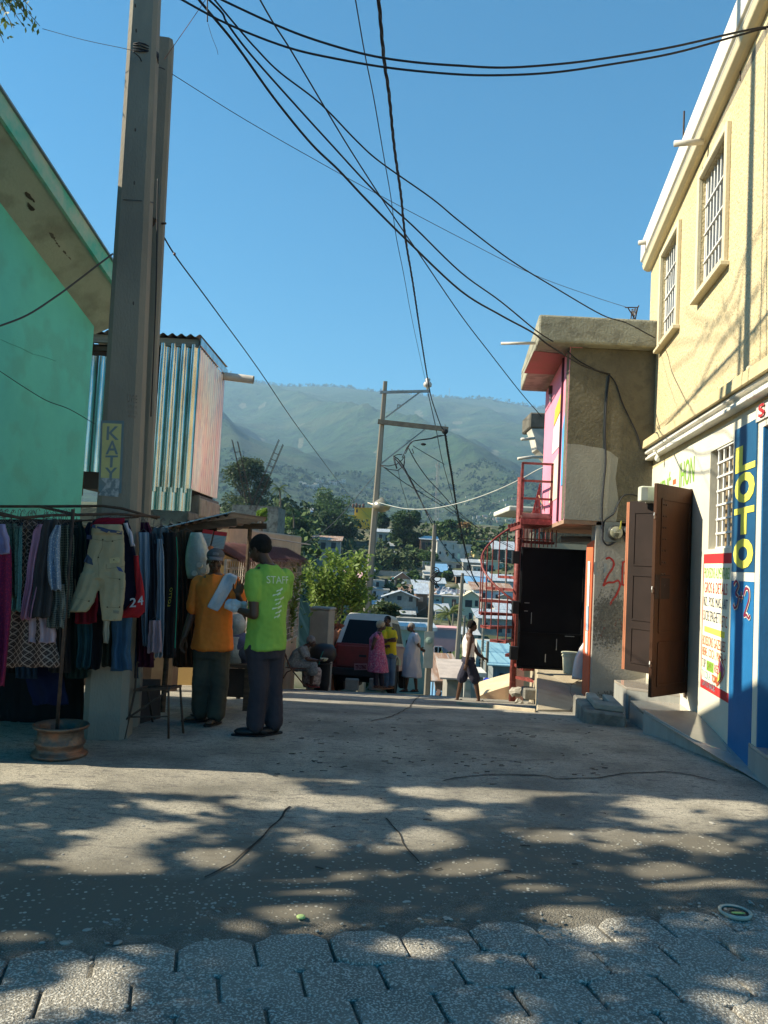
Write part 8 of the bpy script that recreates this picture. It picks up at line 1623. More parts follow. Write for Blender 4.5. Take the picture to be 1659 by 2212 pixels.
bp_ = garment('black track trousers with a green side stripe and yellow LOTTO lettering', [(1150, 350, 378), (1200, 352, 384), (1300, 350, 384), (1420, 352, 380)], 6.95, C('blacktrack', (.014, .013, .014)), folds=2, amp=.015, ph=20)
onfront(bp_, 'LOTTO', 362, 1310, 367, 1270, 368, 1309, C('yellowprint', (.42, .38, .06)))
m = MB(); m.tube([at(381, 1160, 6.9), at(384, 1210, 6.88), at(382, 1300, 6.88), at(378, 1400, 6.9)], .004, 5); m.build('green_stripe', C('greenstripe', (.02, .22, .14)), bp_, org=bp_.location)
M_BRC = C('browncloth', (.10, .055, .035), (.06, .035, .024))
garment('long brown curtain closing the side of the stall', [(1148, 384, 420), (1300, 380, 430), (1440, 376, 432)], 8.1, M_BRC, folds=5, amp=.04, ph=21, group='cloths hung behind the rack'); garment('dark brown blanket at the back of the stall', [(1140, 380, 470), (1440, 372, 470)], 8.9, C('darkbrown', (.045, .03, .022)), folds=6, amp=.04, ph=22, group='cloths hung behind the rack')
garment('grey denim shirt on the rail end beneath the stall roof', [(1140, 330, 362), (1156, 326, 366), (1176, 334, 368)], 6.98, C('greydenim', (.08, .12, .15)), folds=2, ph=23)
rnd = random.Random(6); m0 = MB(); p0 = at(10, 1112, 6.02); m0.tube([p0, p0 + V(.012, 0, -.05), p0 + V(.10, .0, -.10), p0 + V(-.10, 0, -.10), p0 + V(-.012, 0, -.05), p0], .0018, 4); m0.tube([p0, p0 + V(0, 0, .03), p0 + V(.02, 0, .045), p0 + V(.032, 0, .025)], .0018, 4)
h0 = solo(m0, 'wire_hanger', M_CABLE_G, 'empty wire hanger on the rack rail in front of the green wall', 'hanger', 'empty wire hangers', org=p0)
for i in range(15):
 u = 4 + i * 11 + rnd.uniform(-4, 4); c = h0.copy(); COL.objects.link(c); c.location = at(u, 1112 + rnd.uniform(-3, 2), 6.1 + i * .02); c.rotation_euler = (0, rnd.uniform(-.15, .15), rnd.uniform(.7, 1.7))
so = thing('stool_frame', 'rusty welded stool frame with thin splayed legs before the orange shirted man', 'stool', atg(330, 1590)); T = [at(292, 1491, 6.95), at(364, 1487, 6.8), at(389, 1482, 7.2), at(318, 1484, 7.4)]
for p_, (u, v) in zip(T, ((268, 1597), (364, 1597), (396, 1585), (330, 1560))): g_ = atg(u, v); m = MB(); m.tube([p_, g_], .010, 6); m.build('leg', M_RUST, so, smooth=True)
m = MB()
for i in range(4): m.beam(T[i], T[(i + 1) % 4], .03, .02)
m.build('seat_rail', M_RUST, so); m = MB(); a = atg(268, 1597); m.tube([T[1] + V(0, 0, -.02), Vec((a.x, a.y, .14)).lerp(T[0], .1)], .009, 5); m.tube([T[0].lerp(a, .55), T[1].lerp(atg(364, 1597), .55)], .007, 5); m.tube([T[0], T[0] + V(-.03, .1, .22), T[3] + V(.05, 0, .25)], .009, 5); m.build('brace', M_RUST, so)
bd_ = thing('dark_board', 'black painted plywood board propped behind the stool frame', 'board', atg(320, 1560)); m = MB(); m.slab([at(300, 1468, 7.5), at(345, 1468, 7.8), at(345, 1560, 7.8), at(300, 1585, 7.5)], (0, .03, 0)); m.build('panel', mat('black_board', (.02, .02, .02), (.05, .04, .035), scale=3), bd_)
sl_ = thing('tin_stall', 'vendor stall with a sloping corrugated roof and rough timber posts', 'stall', (at(440, 1560, 8.6).x, 8.6, -.05))
P1, P2, P3 = at(360, 1146, 8.2), at(498, 1112, 8.5), at(577, 1123, 10.0); m = MB(); corrugated(m, P1 + V(-.35, 0, -.05), (P2 - P1) + V(.35, 0, .05), (P3 - P2), pitch=.09, amp=.014); corrugated(m, P1 + V(-.35, 0, -.032), (P2 - P1) + V(.35, 0, .05), (P3 - P2), pitch=.09, amp=.014)
m.build('roof', M_TINROOF, sl_, smooth=True); m = MB(); m.slab([P1 + V(-.1, -.02, .0), P2 + V(0, -.02, .02), P2 + V(0, .25, .05), P1 + V(-.1, .25, .03)], (0, 0, .012)); m.build('blue_sheet', mat('pale_blue_sheet', (.26, .42, .52), rough=.5, scale=3), sl_)
m = MB(); m.beam(P1 + V(-.8, .1, -.12), P2 + V(.05, .1, -.07), .05, .08); m.build('beam', M_WOODD, sl_); m = MB(); m.beam(P3 + V(-.9, -.1, -.12), P3 + V(0, 0, -.08), .05, .07); m.build('beam', M_WOODD, sl_)
for u, Yp in ((381, 8.2), (455, 8.95), (540, 9.9)): a = at(u, 1142, Yp); m = MB(); m.tube([a, Vec((a.x - .02, Yp, gz(Yp) - .05))], .028, 7); m.build('post', M_WOODD, sl_)
hb = thing('plastic_bag', 'clear plastic bag of rolled goods hanging at the left of the stall', 'bag', at(425, 1150, 8.0)); m = MB(); rs = []
for k in range(11):
 t = k / 10; v = 1150 + 100 * t; w = (6 + 22 * math.sin(math.pi * min(1, t * .62 + .06)) ** .8); cu2 = 424 + 6 * t; rs.append([at(cu2 + w * math.cos(a), v, 8.0 + .09 * math.sin(a) + .012 * noise.noise(Vec((a * 3, t * 5, 0)))) for a in [2 * math.pi * q / 18 for q in range(18)]])
m.rings(rs); m.build('bag', mat('cloudy_plastic', (.46, .46, .40), (.36, .37, .33), scale=7, rough=.25, spec=.6, bump=.5, bscale=22), hb, smooth=True)
for i, (u, v) in enumerate(((432, 1222), (441, 1235), (421, 1240))): m = MB(); c = at(u, v, 7.90); m.lathe([(.012, 0), (.028, 0), (.028, .03), (.012, .03)], 14, Matrix.Translation(c) @ Matrix.Rotation(D2R(75), 4, 'X')); m.build('roll', mat('paper_roll', (.56, .54, .44), rough=.9), hb)
for i, (u0, u1, v0, v1) in enumerate(((437, 460, 1144, 1183), (462, 490, 1148, 1187))):
 a, b, c, d = at(u0 + 2, v0, 8.35), at(u1 + 1, v0 + 3, 8.35), at(u1 - 7, v1, 8.33), at(u0 - 7, v1 - 3, 8.33); ca = thing('sachet_card', ('left', 'right')[i] + ' hand card of silver sachets with a red header under the stall roof', 'card', a, 'cards of sachets'); m = MB(); m.slab([a, b, c, d], (0, .004, 0)); m.build('card', mat('card_grey', (.30, .30, .30)), ca)
 m = MB(); m.slab([a + V(0, -.003, .005), b + V(0, -.003, .005), b.lerp(c, .2) + V(0, -.003, 0), a.lerp(d, .2) + V(0, -.003, 0)], (0, -.003, 0)); m.build('header', M_RED, ca)
 for r in range(9):
  f0, f1 = .24 + r * .083, .24 + r * .083 + .06; m = MB(); m.slab([a.lerp(d, f0).lerp(b.lerp(c, f0), .05), a.lerp(d, f0).lerp(b.lerp(c, f0), .95), a.lerp(d, f1).lerp(b.lerp(c, f1), .95), a.lerp(d, f1).lerp(b.lerp(c, f1), .05)], (0, -.009, 0)); m.build('sachet', mat('silver_sachet', (.5, .5, .48), rough=.35, metal=.4), ca, bevel=.002)
tb_ = thing('goods_table', 'low wooden table behind the two standing men', 'table', (at(500, 1520, 8.9).x, 8.9, gz(8.9))); zt = at(500, 1432, 8.7).z; xa, xb = at(455, 1432, 8.7).x, at(548, 1432, 8.7).x
m = MB(); m.box(xa, xb, 8.6, 9.3, zt - .04, zt); m.build('tabletop', M_WOODD, tb_, bevel=.006)
m = MB(); m.box(xa + .03, xb - .03, 8.64, 8.66, zt - .35, zt - .05); m.build('apron', mat('dark_apron', (.06, .04, .03), (.03, .02, .018)), tb_)
for x in (xa + .05, xb - .05):
 for y in (8.66, 9.24): m = MB(); m.box(x - .03, x + .03, y - .03, y + .03, gz(9) - .1, zt - .04); m.build('leg', M_WOODD, tb_)
for i, (u, v, r, c, lb) in enumerate(((509, 1352, .11, (.42, .44, .42), 'translucent white bag with green vegetables on the goods table'), (520, 1385, .10, (.12, .12, .22), 'dark blue checked bag on the goods table'), (508, 1400, .09, (.20, .22, .28), 'grey blue bundle at the front of the goods table'), (503, 1414, .07, (.35, .30, .42), 'small mauve packet at the edge of the goods table'), (528, 1412, .10, (.08, .09, .12), 'black bag behind the green shirted man on the table'))):
 c0 = at(u, v, 8.75); mm = MB(); mm.ball((0, 0, 0), (r, r * .8, r * 1.15), 14, 10)
 for q in mm.v: q += noise.noise_vector(q * 9 + Vec((i * 4, 0, 0))) * .035; q += c0
 if v < 1370: mm.tube([c0 - V(0, 0, r), Vec((c0.x, c0.y, zt))], r * .9, 10)
 solo(mm, 'market_bag', mat('bag_%d' % i, c, rough=.4, scale=16, bump=.5), lb, 'bag', 'bags on the goods table', org=c0, smooth=True)
ob = at(455, 1186, 8.3); mm = MB(); [mm.ball(ob + V(dx, 0, dz), .035, 10, 8) for dx, dz in ((0, 0), (.05, -.02), (.02, -.06))]; solo(mm, 'orange_net', mat('orange_fruit', (.60, .16, .04), rough=.5), 'small net of orange fruit hanging below the sachet cards', 'fruit net', org=ob, smooth=True)
yc = at(458, 1502, 8.2); mm = MB(); mm.lathe([(.06, -.1), (.065, .1), (.05, .12), (.02, .13)], 16, Matrix.Translation(yc)); solo(mm, 'jerry_can', mat('yellow_can', (.38, .32, .10), rough=.5), "small yellow can on the ground behind the orange man's legs", 'can', org=yc, smooth=True)
# ================================================================== RED PICKUP WITH A CAP
cy = 19.35; cR = at(850, 1440, cy); cL = at(713, 1440, cy); CW = cR.x - cL.x; cc = Vec(((cR.x + cL.x) / 2, cy, gz(cy) - .02)); car = thing('pickup', 'old red pickup with a dark windowed rear cap parked nose down on the slope', 'pickup', cc)
CM = Matrix.Translation(cc) @ Matrix.Rotation(D2R(-7.5), 4, 'Z') @ Matrix.Rotation(D2R(-6), 4, 'X') @ Matrix.Diagonal((1, 1, 1.13, 1)); hw = CW / 2 * .97
M_CAR = mat('dull_red_paint', (.26, .03, .022), (.19, .025, .02), scale=2, rough=.38, spec=.5, speck=(.12, .03, .02), speckscale=6, speckamt=.3); M_CARG = mat('car_glass', (.012, .013, .014), rough=.4, spec=.12); M_CAP = mat('dusty_white_cap', (.62, .59, .50), (.50, .47, .40), scale=3, rough=.6); M_RUB = mat('black_rubber', (.015, .015, .015), rough=.85); M_BUMP = mat('dark_bumper', (.035, .033, .032), rough=.5, metal=.3)
q = lambda x, y, z: CM @ Vec((x, y, z))
def sect(y, pts, mx=1): return [q(x, y, z) for x, z in pts]
low = lambda k=1.0, zt=1.02: [(-hw * k, .45), (-hw * k * 1.0, .80), (-hw * .97 * k, zt - .06), (-hw * .93 * k, zt), (hw * .93 * k, zt), (hw * .97 * k, zt - .06), (hw * k, .80), (hw * k, .45)]
m = MB(); m.rings([sect(0.02, low(.97)), sect(.08, low()), sect(2.2, low()), sect(3.4, low(1, 1.0)), sect(4.3, low(.96, .90)), sect(4.55, low(.88, .80))]); m.build('body', M_CAR, car, bevel=.02, bseg=2)
up = lambda y0, w0, w1, z1: [(-w0, 1.0), (-w1, z1 - .08), (-w1 * .88, z1), (w1 * .88, z1), (w1, z1 - .08), (w0, 1.0)]
a0, a1 = .03, .46
m = MB(); R0_ = [q(-hw * .93, a0, 1.0), q(-hw * .74, a1, 1.60), q(-hw * .64, a1 + .05, 1.68), q(hw * .64, a1 + .05, 1.68), q(hw * .74, a1, 1.60), q(hw * .93, a0, 1.0)]; R1_ = [q(x, 2.3, z) for x, z in ((-hw * .93, 1.0), (-hw * .74, 1.62), (-hw * .64, 1.70), (hw * .64, 1.70), (hw * .74, 1.62), (hw * .93, 1.0))]; R2_ = [q(x, 3.0, z) for x, z in ((-hw * .90, 1.0), (-hw * .70, 1.56), (-hw * .6, 1.60), (hw * .6, 1.60), (hw * .70, 1.56), (hw * .90, 1.0))]; R3_ = [q(x, 3.5, z) for x, z in ((-hw * .88, .99), (-hw * .8, 1.02), (-hw * .6, 1.03), (hw * .6, 1.03), (hw * .8, 1.02), (hw * .88, .99))]
m.rings([R0_, R1_, R2_, R3_]); m.build('cap', M_CAP, car, bevel=.02, bseg=2)
def face(A, B, C_, D_, l, r, b, t, off, name, mt, th=.008):
 P_ = lambda s, v: A.lerp(B, s).lerp(D_.lerp(C_, s), v); n = (B - A).cross(D_ - A).normalized(); m = MB(); m.slab([P_(l, b) + n * off, P_(r, b) + n * off, P_(r, t) + n * off, P_(l, t) + n * off], n * th); return m.build(name, mt, car, bevel=.003)
face(R0_[0], R0_[5], R0_[4], R0_[1], .09, .91, .03, .88, .002, 'rear_window', M_CARG)
face(R0_[5], R1_[5], R1_[4], R0_[4], .22, .55, .12, .85, .002, 'side_window', M_CARG); face(R0_[5], R1_[5], R1_[4], R0_[4], .60, .97, .12, .85, .002, 'side_window', M_CARG); face(R1_[5], R2_[5], R2_[4], R1_[4], .05, .9, .12, .85, .002, 'side_window', M_CARG)
face(R1_[0], R0_[0], R0_[1], R1_[1], .05, .8, .12, .85, .002, 'side_window', M_CARG)
tg = [q(-hw * .84, -.006, .52), q(hw * .84, -.006, .52), q(hw * .86, -.006, .97), q(-hw * .86, -.006, .97)]; m = MB(); m.slab(tg, q(0, -.02, 0) - q(0, 0, 0)); m.build('tailgate', M_CAR, car, bevel=.01)
m = MB(); m.box(-.09, .09, -.032, -.012, .74, .79, CM); m.build('handle', M_BUMP, car, bevel=.004)
for s_ in (-1, 1):
 m = MB(); m.box(s_ * hw * .98 - .05, s_ * hw * .98 + (.0), -.015, .06, .58, .92, CM) if s_ > 0 else m.box(-hw * .98, -hw * .98 + .05, -.015, .06, .58, .92, CM); m.build('taillight', mat('lamp_red', (.16, .012, .01), rough=.2), car, bevel=.006)
 for y in (.85, 3.65):
  W = CM @ Matrix.Translation(Vec((s_ * (hw - .10), y, .34))) @ Matrix.Rotation(D2R(90 * s_), 4, 'Y'); m = MB(); m.lathe([(.20, -.10), (.33, -.10), (.355, -.06), (.355, .06), (.33, .10), (.20, .10)], 28, W); wh = m.build('wheel', M_RUB, car, smooth=False); m = MB(); m.lathe([(.01, .03), (.08, .06), (.12, .03), (.2, .08)], 20, W); m.build('rim', mat('old_alloy', (.30, .29, .26), rough=.5, metal=.5), wh, smooth=True)
  m = MB(); m.lathe([(.36, -.02), (.42, .01), (.42, .06), (.37, .06)], 28, CM @ Matrix.Translation(Vec((s_ * (hw - .04), y, .36))) @ Matrix.Rotation(D2R(90 * s_), 4, 'Y'), caps=False); m.build('wheel_arch', M_BUMP, car)
m = MB(); m.box(-hw * .96, hw * .96, -.17, -.02, .34, .50, CM); m.build('rear_bumper', M_BUMP, car, bevel=.02, bseg=2)
m = MB(); m.box(-.75 * hw, .75 * hw, .1, 3.9, .22, .46, CM); m.build('underbody', M_RUB, car)
m = MB(); m.box(hw + .0, hw + .16, 2.9, 2.98, 1.0, 1.18, CM); m.build('mirror', M_BUMP, car, bevel=.02)
pc_ = at(779, 1440.5, cy - .3); pm_ = MB(); pa_, pb_ = q(-.02, -.18, .36), q(.30, -.18, .36); u0 = at(765, 1447.5, cy - .2); u1 = at(793, 1447.5, cy - .2); u2 = at(765, 1433.5, cy - .2); pm_.slab([u0, u1, u1 + (u2 - u0), u2], (0, .012, 0)); pl_ = pm_.build('number_plate', mat('plate_pink', (.52, .20, .20), rough=.6), car); lettering('TP-27860', u0 + V(.03, 0, .025), u1 + V(-.02, 0, .025), u2 + V(.03, 0, -.03), mat('plate_red', (.16, .01, .02)), car, lift=.004, bold=.03)
m = MB(); m.slab([q(hw + .003, .35, .62), q(hw + .003, 1.9, .58), q(hw + .003, 1.9, .70), q(hw + .003, .35, .86)], (.003, 0, 0)); m.build('side_stripe', mat('cream_reflection_decal', (.50, .36, .24), (.2, .4, .3), scale=4), car)  # stripe paints the fender's cream reflection along with its coloured decal
for u, nm in ((760, 'pale broken block under the tail of the pickup'), (812, 'flat stone behind the rear wheel of the pickup')):
 p = at(u, 1478, 18.9); m = MB(); m.box(p.x - .16, p.x + .16, p.y, p.y + .15, p.z - .15, p.z + .12); solo(m, 'wheel_chock', M_CONC, nm, 'block', 'blocks under the pickup', org=p, bevel=.02)
p = at(836, 1482, 18.0)
# ================================================================== POLES AND CABLES
def rpole(label, top, base, Y, w0, w1, m_=None, group='concrete utility poles', name='utility_pole'):
 a = at(*top, Y); b = at(*base, Y); d = (a - b); g_ = b - d.normalized() * max(0, (b.z - (landz(b.x, Y) - .4)) / max(.2, d.normalized().z)); t = thing(name, label, 'utility pole', g_, group); m = MB(); rs = []
 for q_ in range(7):
  f = q_ / 6; c = g_.lerp(a, f); w = (w0 + (w1 - w0) * f) / 2; k = w * .62; rs.append([c + V(x, y * .8, 0) for x, y in ((-w, -k), (-k, -w), (k, -w), (w, -k), (w, k), (k, w), (-k, w), (-w, k))])
 m.rings(rs); m.build('shaft', m_ or M_POLE, t); return t
PY = 29.0; mp = rpole('tall leaning concrete pole with two cross arms and a tangle of cables', (832.5, 824), (792, 1330), PY, .34, .15)
M_GALV = mat('galvanised_steel', (.34, .35, .34), (.22, .22, .21), scale=6, rough=.5, metal=.5)
Z = lambda x, y: (763 + .24 * x, 763 + .24 * y)
def arm(a, b, w, h, n, mt): m = MB(); m.beam(at(*Z(*a), PY - .2), at(*Z(*b), PY - .2), w, h); return m.build(n, mt, mp)
arm((243, 352), (692, 341), .09, .09, 'upper_arm', M_GALV); arm((600, 350), (290, 580), .05, .05, 'brace', M_GALV); arm((222, 615), (855, 685), .13, .16, 'lower_arm', mat('weathered_timber', (.22, .18, .13), (.13, .105, .08), scale=5, rough=.9)); arm((675, 660), (250, 995), .05, .05, 'brace', M_GALV)
m = MB(); c = at(*Z(668, 325), PY - .2); m.lathe([(.03, -.03), (.05, .06), (.14, .10), (.16, .2), (.12, .26), (.07, .30), (.10, .36), (.04, .42)], 14, Matrix.Translation(c)); m.build('insulator', mat('porcelain', (.55, .50, .46), rough=.25), mp, smooth=True)
for a, b in (((395, 495), (400, 460)), ((400, 465), (430, 468)), ((480, 790), (505, 785)), ((828, 690), (826, 640))): arm(a, b, .03, .03, 'hook', M_GALV)
m = MB(); c = at(*Z(825, 705), PY - .3); m.ball(c, (.12, .12, .10), 8, 6); m.ball(c + V(-.75, 0, -.5), (.10, .06, .05), 8, 6); m.build('clamp', M_RUB, mp)
m = MB(); c = at(*Z(255, 1378), PY - .45); m.lathe([(.03, .32), (.10, .26), (.30, .12), (.34, .0), (.28, -.12), (.12, -.2), (.01, -.22)], 20, Matrix.Translation(c)); m.beam(c + V(-.5, .2, .1), c, .06, .06); m.build('lamp', mat('brushed_lamp', (.34, .34, .34), (.4, .32, .15), scale=2, rough=.3, metal=.6), mp, smooth=True)
def loop(pts, r=.016): m = MB(); P_ = [at(*Z(*p), PY - .3 - .05 * i) for i, p in enumerate(pts)]; m.tube([P_[0].lerp(P_[-1], 0)] + P_[1:], r, 5); m.build('cable_loop', M_CABLE, mp, smooth=True)
for pts in (((825, 740), (770, 740), (700, 765), (560, 785), (520, 800)), ((830, 735), (700, 770), (540, 790), (500, 830), (470, 880)), ((520, 800), (480, 850), (460, 900), (440, 940)), ((440, 910), (400, 912), (362, 925), (375, 960), (385, 1000), (395, 1035)), ((362, 925), (370, 980), (392, 1040)), ((465, 920), (440, 960), (390, 1000), (320, 1015), (255, 1010)), ((255, 1015), (320, 1045), (400, 1055), (450, 1020), (465, 930)), ((460, 930), (462, 980), (455, 1030)), ((515, 805), (495, 850), (470, 905)), ((505, 870), (520, 900), (545, 900), (530, 860))): loop(pts)
rpole('sunlit concrete pole standing right of the woman in white', (939, 1134), (922.5, 1496), 27.0, .22, .125); p2m = thing('round_meter', 'round glass meter strapped to the concrete pole by the pink house', 'meter', at(928, 1384, 26.8)); m = MB(); c = at(927, 1384, 26.8); m.lathe([(.12, 0), (.12, .08), (.05, .1)], 18, Matrix.Translation(c) @ Matrix.Rotation(D2R(90), 4, 'X')); m.build('case', mat('meter_green', (.32, .42, .36), rough=.3), p2m); m = MB(); m.box(c.x - .16, c.x + .16, c.y + .01, c.y + .04, c.z - .9, c.z + .3); m.build('board', mat('pale_strap', (.42, .44, .40)), p2m)
rpole('thinner concrete pole just left of the walking boy', (999.5, 1238), (984, 1470), 36.0, .26, .13)
for (u0, v0, u1, v1, Y_, w, lb) in ((1004, 1330, 1002, 1372, 60, .2, 'short grey post above the head of the boy'), (1046, 1300, 1040, 1470, 40, .14, 'slim dark post behind the hand of the walking boy'), (1054, 1385, 1050, 1468, 38, .16, 'pale post beside the pierced block wall'), (1093, 1165 + 20, 1093, 1215, 130, .3, 'short white post before the tin roofed porch'), (981, 1300, 979, 1330, 100, .2, 'little post on the cream house roof')): rpole(lb, (u0, v0), (u1, v1), Y_, w, w * .8, name='post', group='small posts in the valley')
cb2 = thing('cable_bundle', 'dark coil of cables strapped to the second concrete pole', 'cables', at(935, 1230, 26.8)); m = MB(); rnd = random.Random(9)
for i in range(6): c = at(935 + rnd.uniform(-2, 8), 1232 + i * 6, 26.7); m.tube([c + V(.12 * math.cos(t) + .05, .1 * math.sin(t), .10 * math.sin(t + i)) for t in [q_ * .7 for q_ in range(10)]], .018, 5)
m.build('coil', M_CABLE, cb2, smooth=True)
def auto(label, pts, Y0, Y1, r, **k):
 L_ = [0]
 for a, b in zip(pts, pts[1:]): L_.append(L_[-1] + math.hypot(a[0] - b[0], a[1] - b[1]))
 return cable(label, [(u, v, 1 / (1 / Y0 + (1 / Y1 - 1 / Y0) * l / L_[-1])) for (u, v), l in zip(pts, L_)], r, **k)
auto('lower of the two thick cables sweeping across the top to the cream roof', [(380, -8), (394, 0), (492, 52), (620, 102), (732, 128), (852, 148), (995, 161), (1100, 162), (1200, 156), (1300, 142), (1450, 116), (1590, 78), (1650, 62), (1700, 60)], 6.6, 6.9, .0105)
auto('upper of the two thick cables sweeping across the top to the cream roof', [(465, -8), (480, 0), (592, 52), (680, 86), (792, 118), (892, 134), (995, 142), (1090, 146), (1200, 139), (1300, 127), (1450, 102), (1600, 68), (1659, 58), (1700, 56)], 6.4, 6.85, .0105)
auto('thick black cable falling to the bracket on the grey house wall', [(425, -8), (430, 0), (460, 36), (512, 100), (592, 212), (672, 310), (732, 368), (792, 432), (880, 520), (995, 628), (1080, 680), (1150, 718), (1185, 745), (1260, 790), (1317, 808)], 6.9, 11.4, .012)
auto('black cable falling to the underside of the grey roof slab', [(445, -8), (452, 0), (480, 28), (492, 52), (540, 116), (632, 220), (712, 308), (812, 416), (892, 488), (995, 588), (1080, 650), (1158, 714), (1195, 738)], 6.9, 11.25, .010)
auto('black cable dipping past the grey slab to the cream house', [(458, -8), (464, 0), (524, 72), (556, 108), (604, 156), (692, 224), (772, 306), (824, 352), (932, 428), (995, 480), (1100, 560), (1200, 622), (1300, 680), (1352, 697), (1400, 722), (1415, 730)], 6.9, 11.0, .0085)
auto('thin dark cable dropping steeply behind the grey roof slab', [(558, -8), (562, 0), (592, 52), (628, 108), (692, 216), (752, 316), (816, 416), (872, 500), (908, 552), (995, 680), (1060, 765), (1125, 848), (1170, 900), (1200, 935)], 8, 19, .009)
auto('fine grey wire from the short pole to the rebar on the grey roof', [(345, 145), (356, 150), (532, 260), (732, 374), (824, 424), (995, 514), (1150, 592), (1280, 640), (1358, 665)], 7.4, 11.6, .004, m_=M_CABLE_G)
auto('thin wire running down the sky to the porcelain insulator', [(766, -8), (768, 0), (788, 116), (808, 215), (828, 332), (844, 424), (856, 512), (872, 592), (888, 680), (906, 765), (922, 836)], 6, 28.8, .0055)
auto('thin wire continuing from the insulator down into the valley', [(923, 842), (940, 917), (955, 993), (974, 1063), (986, 1111), (998, 1160), (1005, 1200)], 28.8, 60, .016)
auto('heavy twisted cable from the top centre to the lower cross arm', [(816, -8), (818, 0), (830, 132), (840, 200), (852, 320), (866, 420), (876, 516), (892, 612), (908, 720), (924, 820), (932, 860), (941, 888), (953, 921), (961, 930)], 6.5, 28.6, .0085, twist=True)
auto('heavy twisted cable from the lower cross arm down into the valley', [(961, 930), (967, 972), (977, 1032), (985, 1087), (993, 1128), (1004, 1180), (1020, 1240), (1035, 1268)], 28.6, 50, .022, twist=True)
auto('wire running from the bracket on the short pole down to the yellow building', [(342, 490), (377, 550), (430, 622), (480, 690), (560, 800), (650, 932), (740, 1052), (770, 1088), (800, 1120)], 7.4, 60, .0075)
p = at(377, 549, 7.66); m = MB(); m.ball(p, (.014, .014, .018), 8, 6); solo(m, 'insulator_bead', mat('brown_glaze', (.12, .05, .04), rough=.3), 'small brown insulator bead on the wire near the short pole', 'insulator', org=p, smooth=True)
auto('fine wire from the leafy branch to the tie on the near pole', [(92, 62), (180, 86), (265, 104), (290, 110)], 7, 6.75, .0028)
auto('fine rusty wire rising from the short pole to the top of the frame', [(355, 128), (385, 85), (430, 20), (446, -4)], 7.35, 7.0, .0028, m_=mat('rust_wire', (.22, .10, .08)))
auto('short stub of cable hanging below the bundle at the top', [(448, -5), (448, 20), (448, 47)], 6.9, 6.9, .006); auto('thread like wire dangling below the cable stub', [(449, 50), (458, 80), (468, 105), (471, 118)], 6.9, 6.9, .002)
auto('thin cable hanging down the right side of the short pole', [(341, 386), (340, 440), (338, 600), (333, 740), (326, 900)], 7.2, 7.2, .006)
auto('loop of black wire hanging from the tie to the short pole', [(288, 112), (302, 125), (312, 150), (322, 164), (332, 152), (342, 145), (356, 150)], 6.75, 7.3, .005)
auto('pale cable sagging from the street lamp to the red balcony', [(816, 1085), (864, 1097), (907, 1100), (955, 1095), (1015, 1080), (1075, 1058), (1130, 1032), (1161, 1015), (1200, 998)], 28.5, 14.4, .010, m_=M_CABLE_W)
auto('cable from the tangle down to the right across the block houses', [(850, 985), (868, 1002), (900, 1062), (931, 1128), (960, 1180), (1000, 1225), (1035, 1269)], 28.6, 60, .022)
auto('second cable fanning right from the tangle on the leaning pole', [(852, 990), (870, 1010), (905, 1075), (925, 1110), (940, 1135)], 28.6, 27.2, .016)
auto('third cable fanning right from the tangle towards the stair', [(853, 990), (900, 1045), (960, 1090), (1010, 1125), (1070, 1165), (1105, 1182)], 28.6, 60, .018)
auto('cable from the foot of the brace down past the telecom mast', [(824, 1005), (870, 1040), (905, 1062), (950, 1090), (991, 1118), (1040, 1150), (1108, 1185)], 28.8, 70, .018)
auto('cable curving from the lower brace across the valley to the stair', [(883, 969), (900, 1000), (925, 1035), (945, 1056), (985, 1100), (1017, 1128), (1060, 1158), (1108, 1180)], 28.6, 60, .018)
auto('short cable from the brace to the twisted cable', [(892, 963), (920, 980), (960, 1003)], 28.6, 30, .014)
auto('hair thin wire dropping from the tangle into the valley', [(860, 1015), (866, 1045), (880, 1090), (888, 1128), (905, 1175)], 28.6, 60, .010)
auto('thin wire slanting down left from the leaning pole', [(809, 1027), (790, 1050), (763, 1082), (720, 1130), (680, 1160), (620, 1196)], 28.8, 20, .010, m_=M_CABLE_G)
auto('wire between the second and third poles', [(940, 1230), (970, 1242), (1001, 1243)], 27, 36, .012); auto('wire from the third pole to the stair rail', [(1001, 1243), (1030, 1246), (1060, 1250)], 36, 30, .012)
for i, (a, b) in enumerate((((915, 1340), (985, 1322)), ((990, 1335), (1060, 1300)), ((992, 1330), (1040, 1395)), ((862, 1333), (920, 1312)), ((1000, 1345), (1065, 1310)), ((1040, 1385), (1105, 1405)), ((1036, 1400), (1100, 1370)))):
 auto(('fine wire over the small roofs below the pink walls', 'fine wire from the third pole up to the stair', 'fine wire from the third pole down behind the boy', 'fine wire over the grey gabled house', 'second fine wire from the third pole to the stair', 'fine wire sagging behind the lower stair', 'fine wire rising behind the lower stair')[i], [a, ((a[0] + b[0]) / 2, (a[1] + b[1]) / 2 + 5), b], 38, 60, .010, m_=M_CABLE_G)
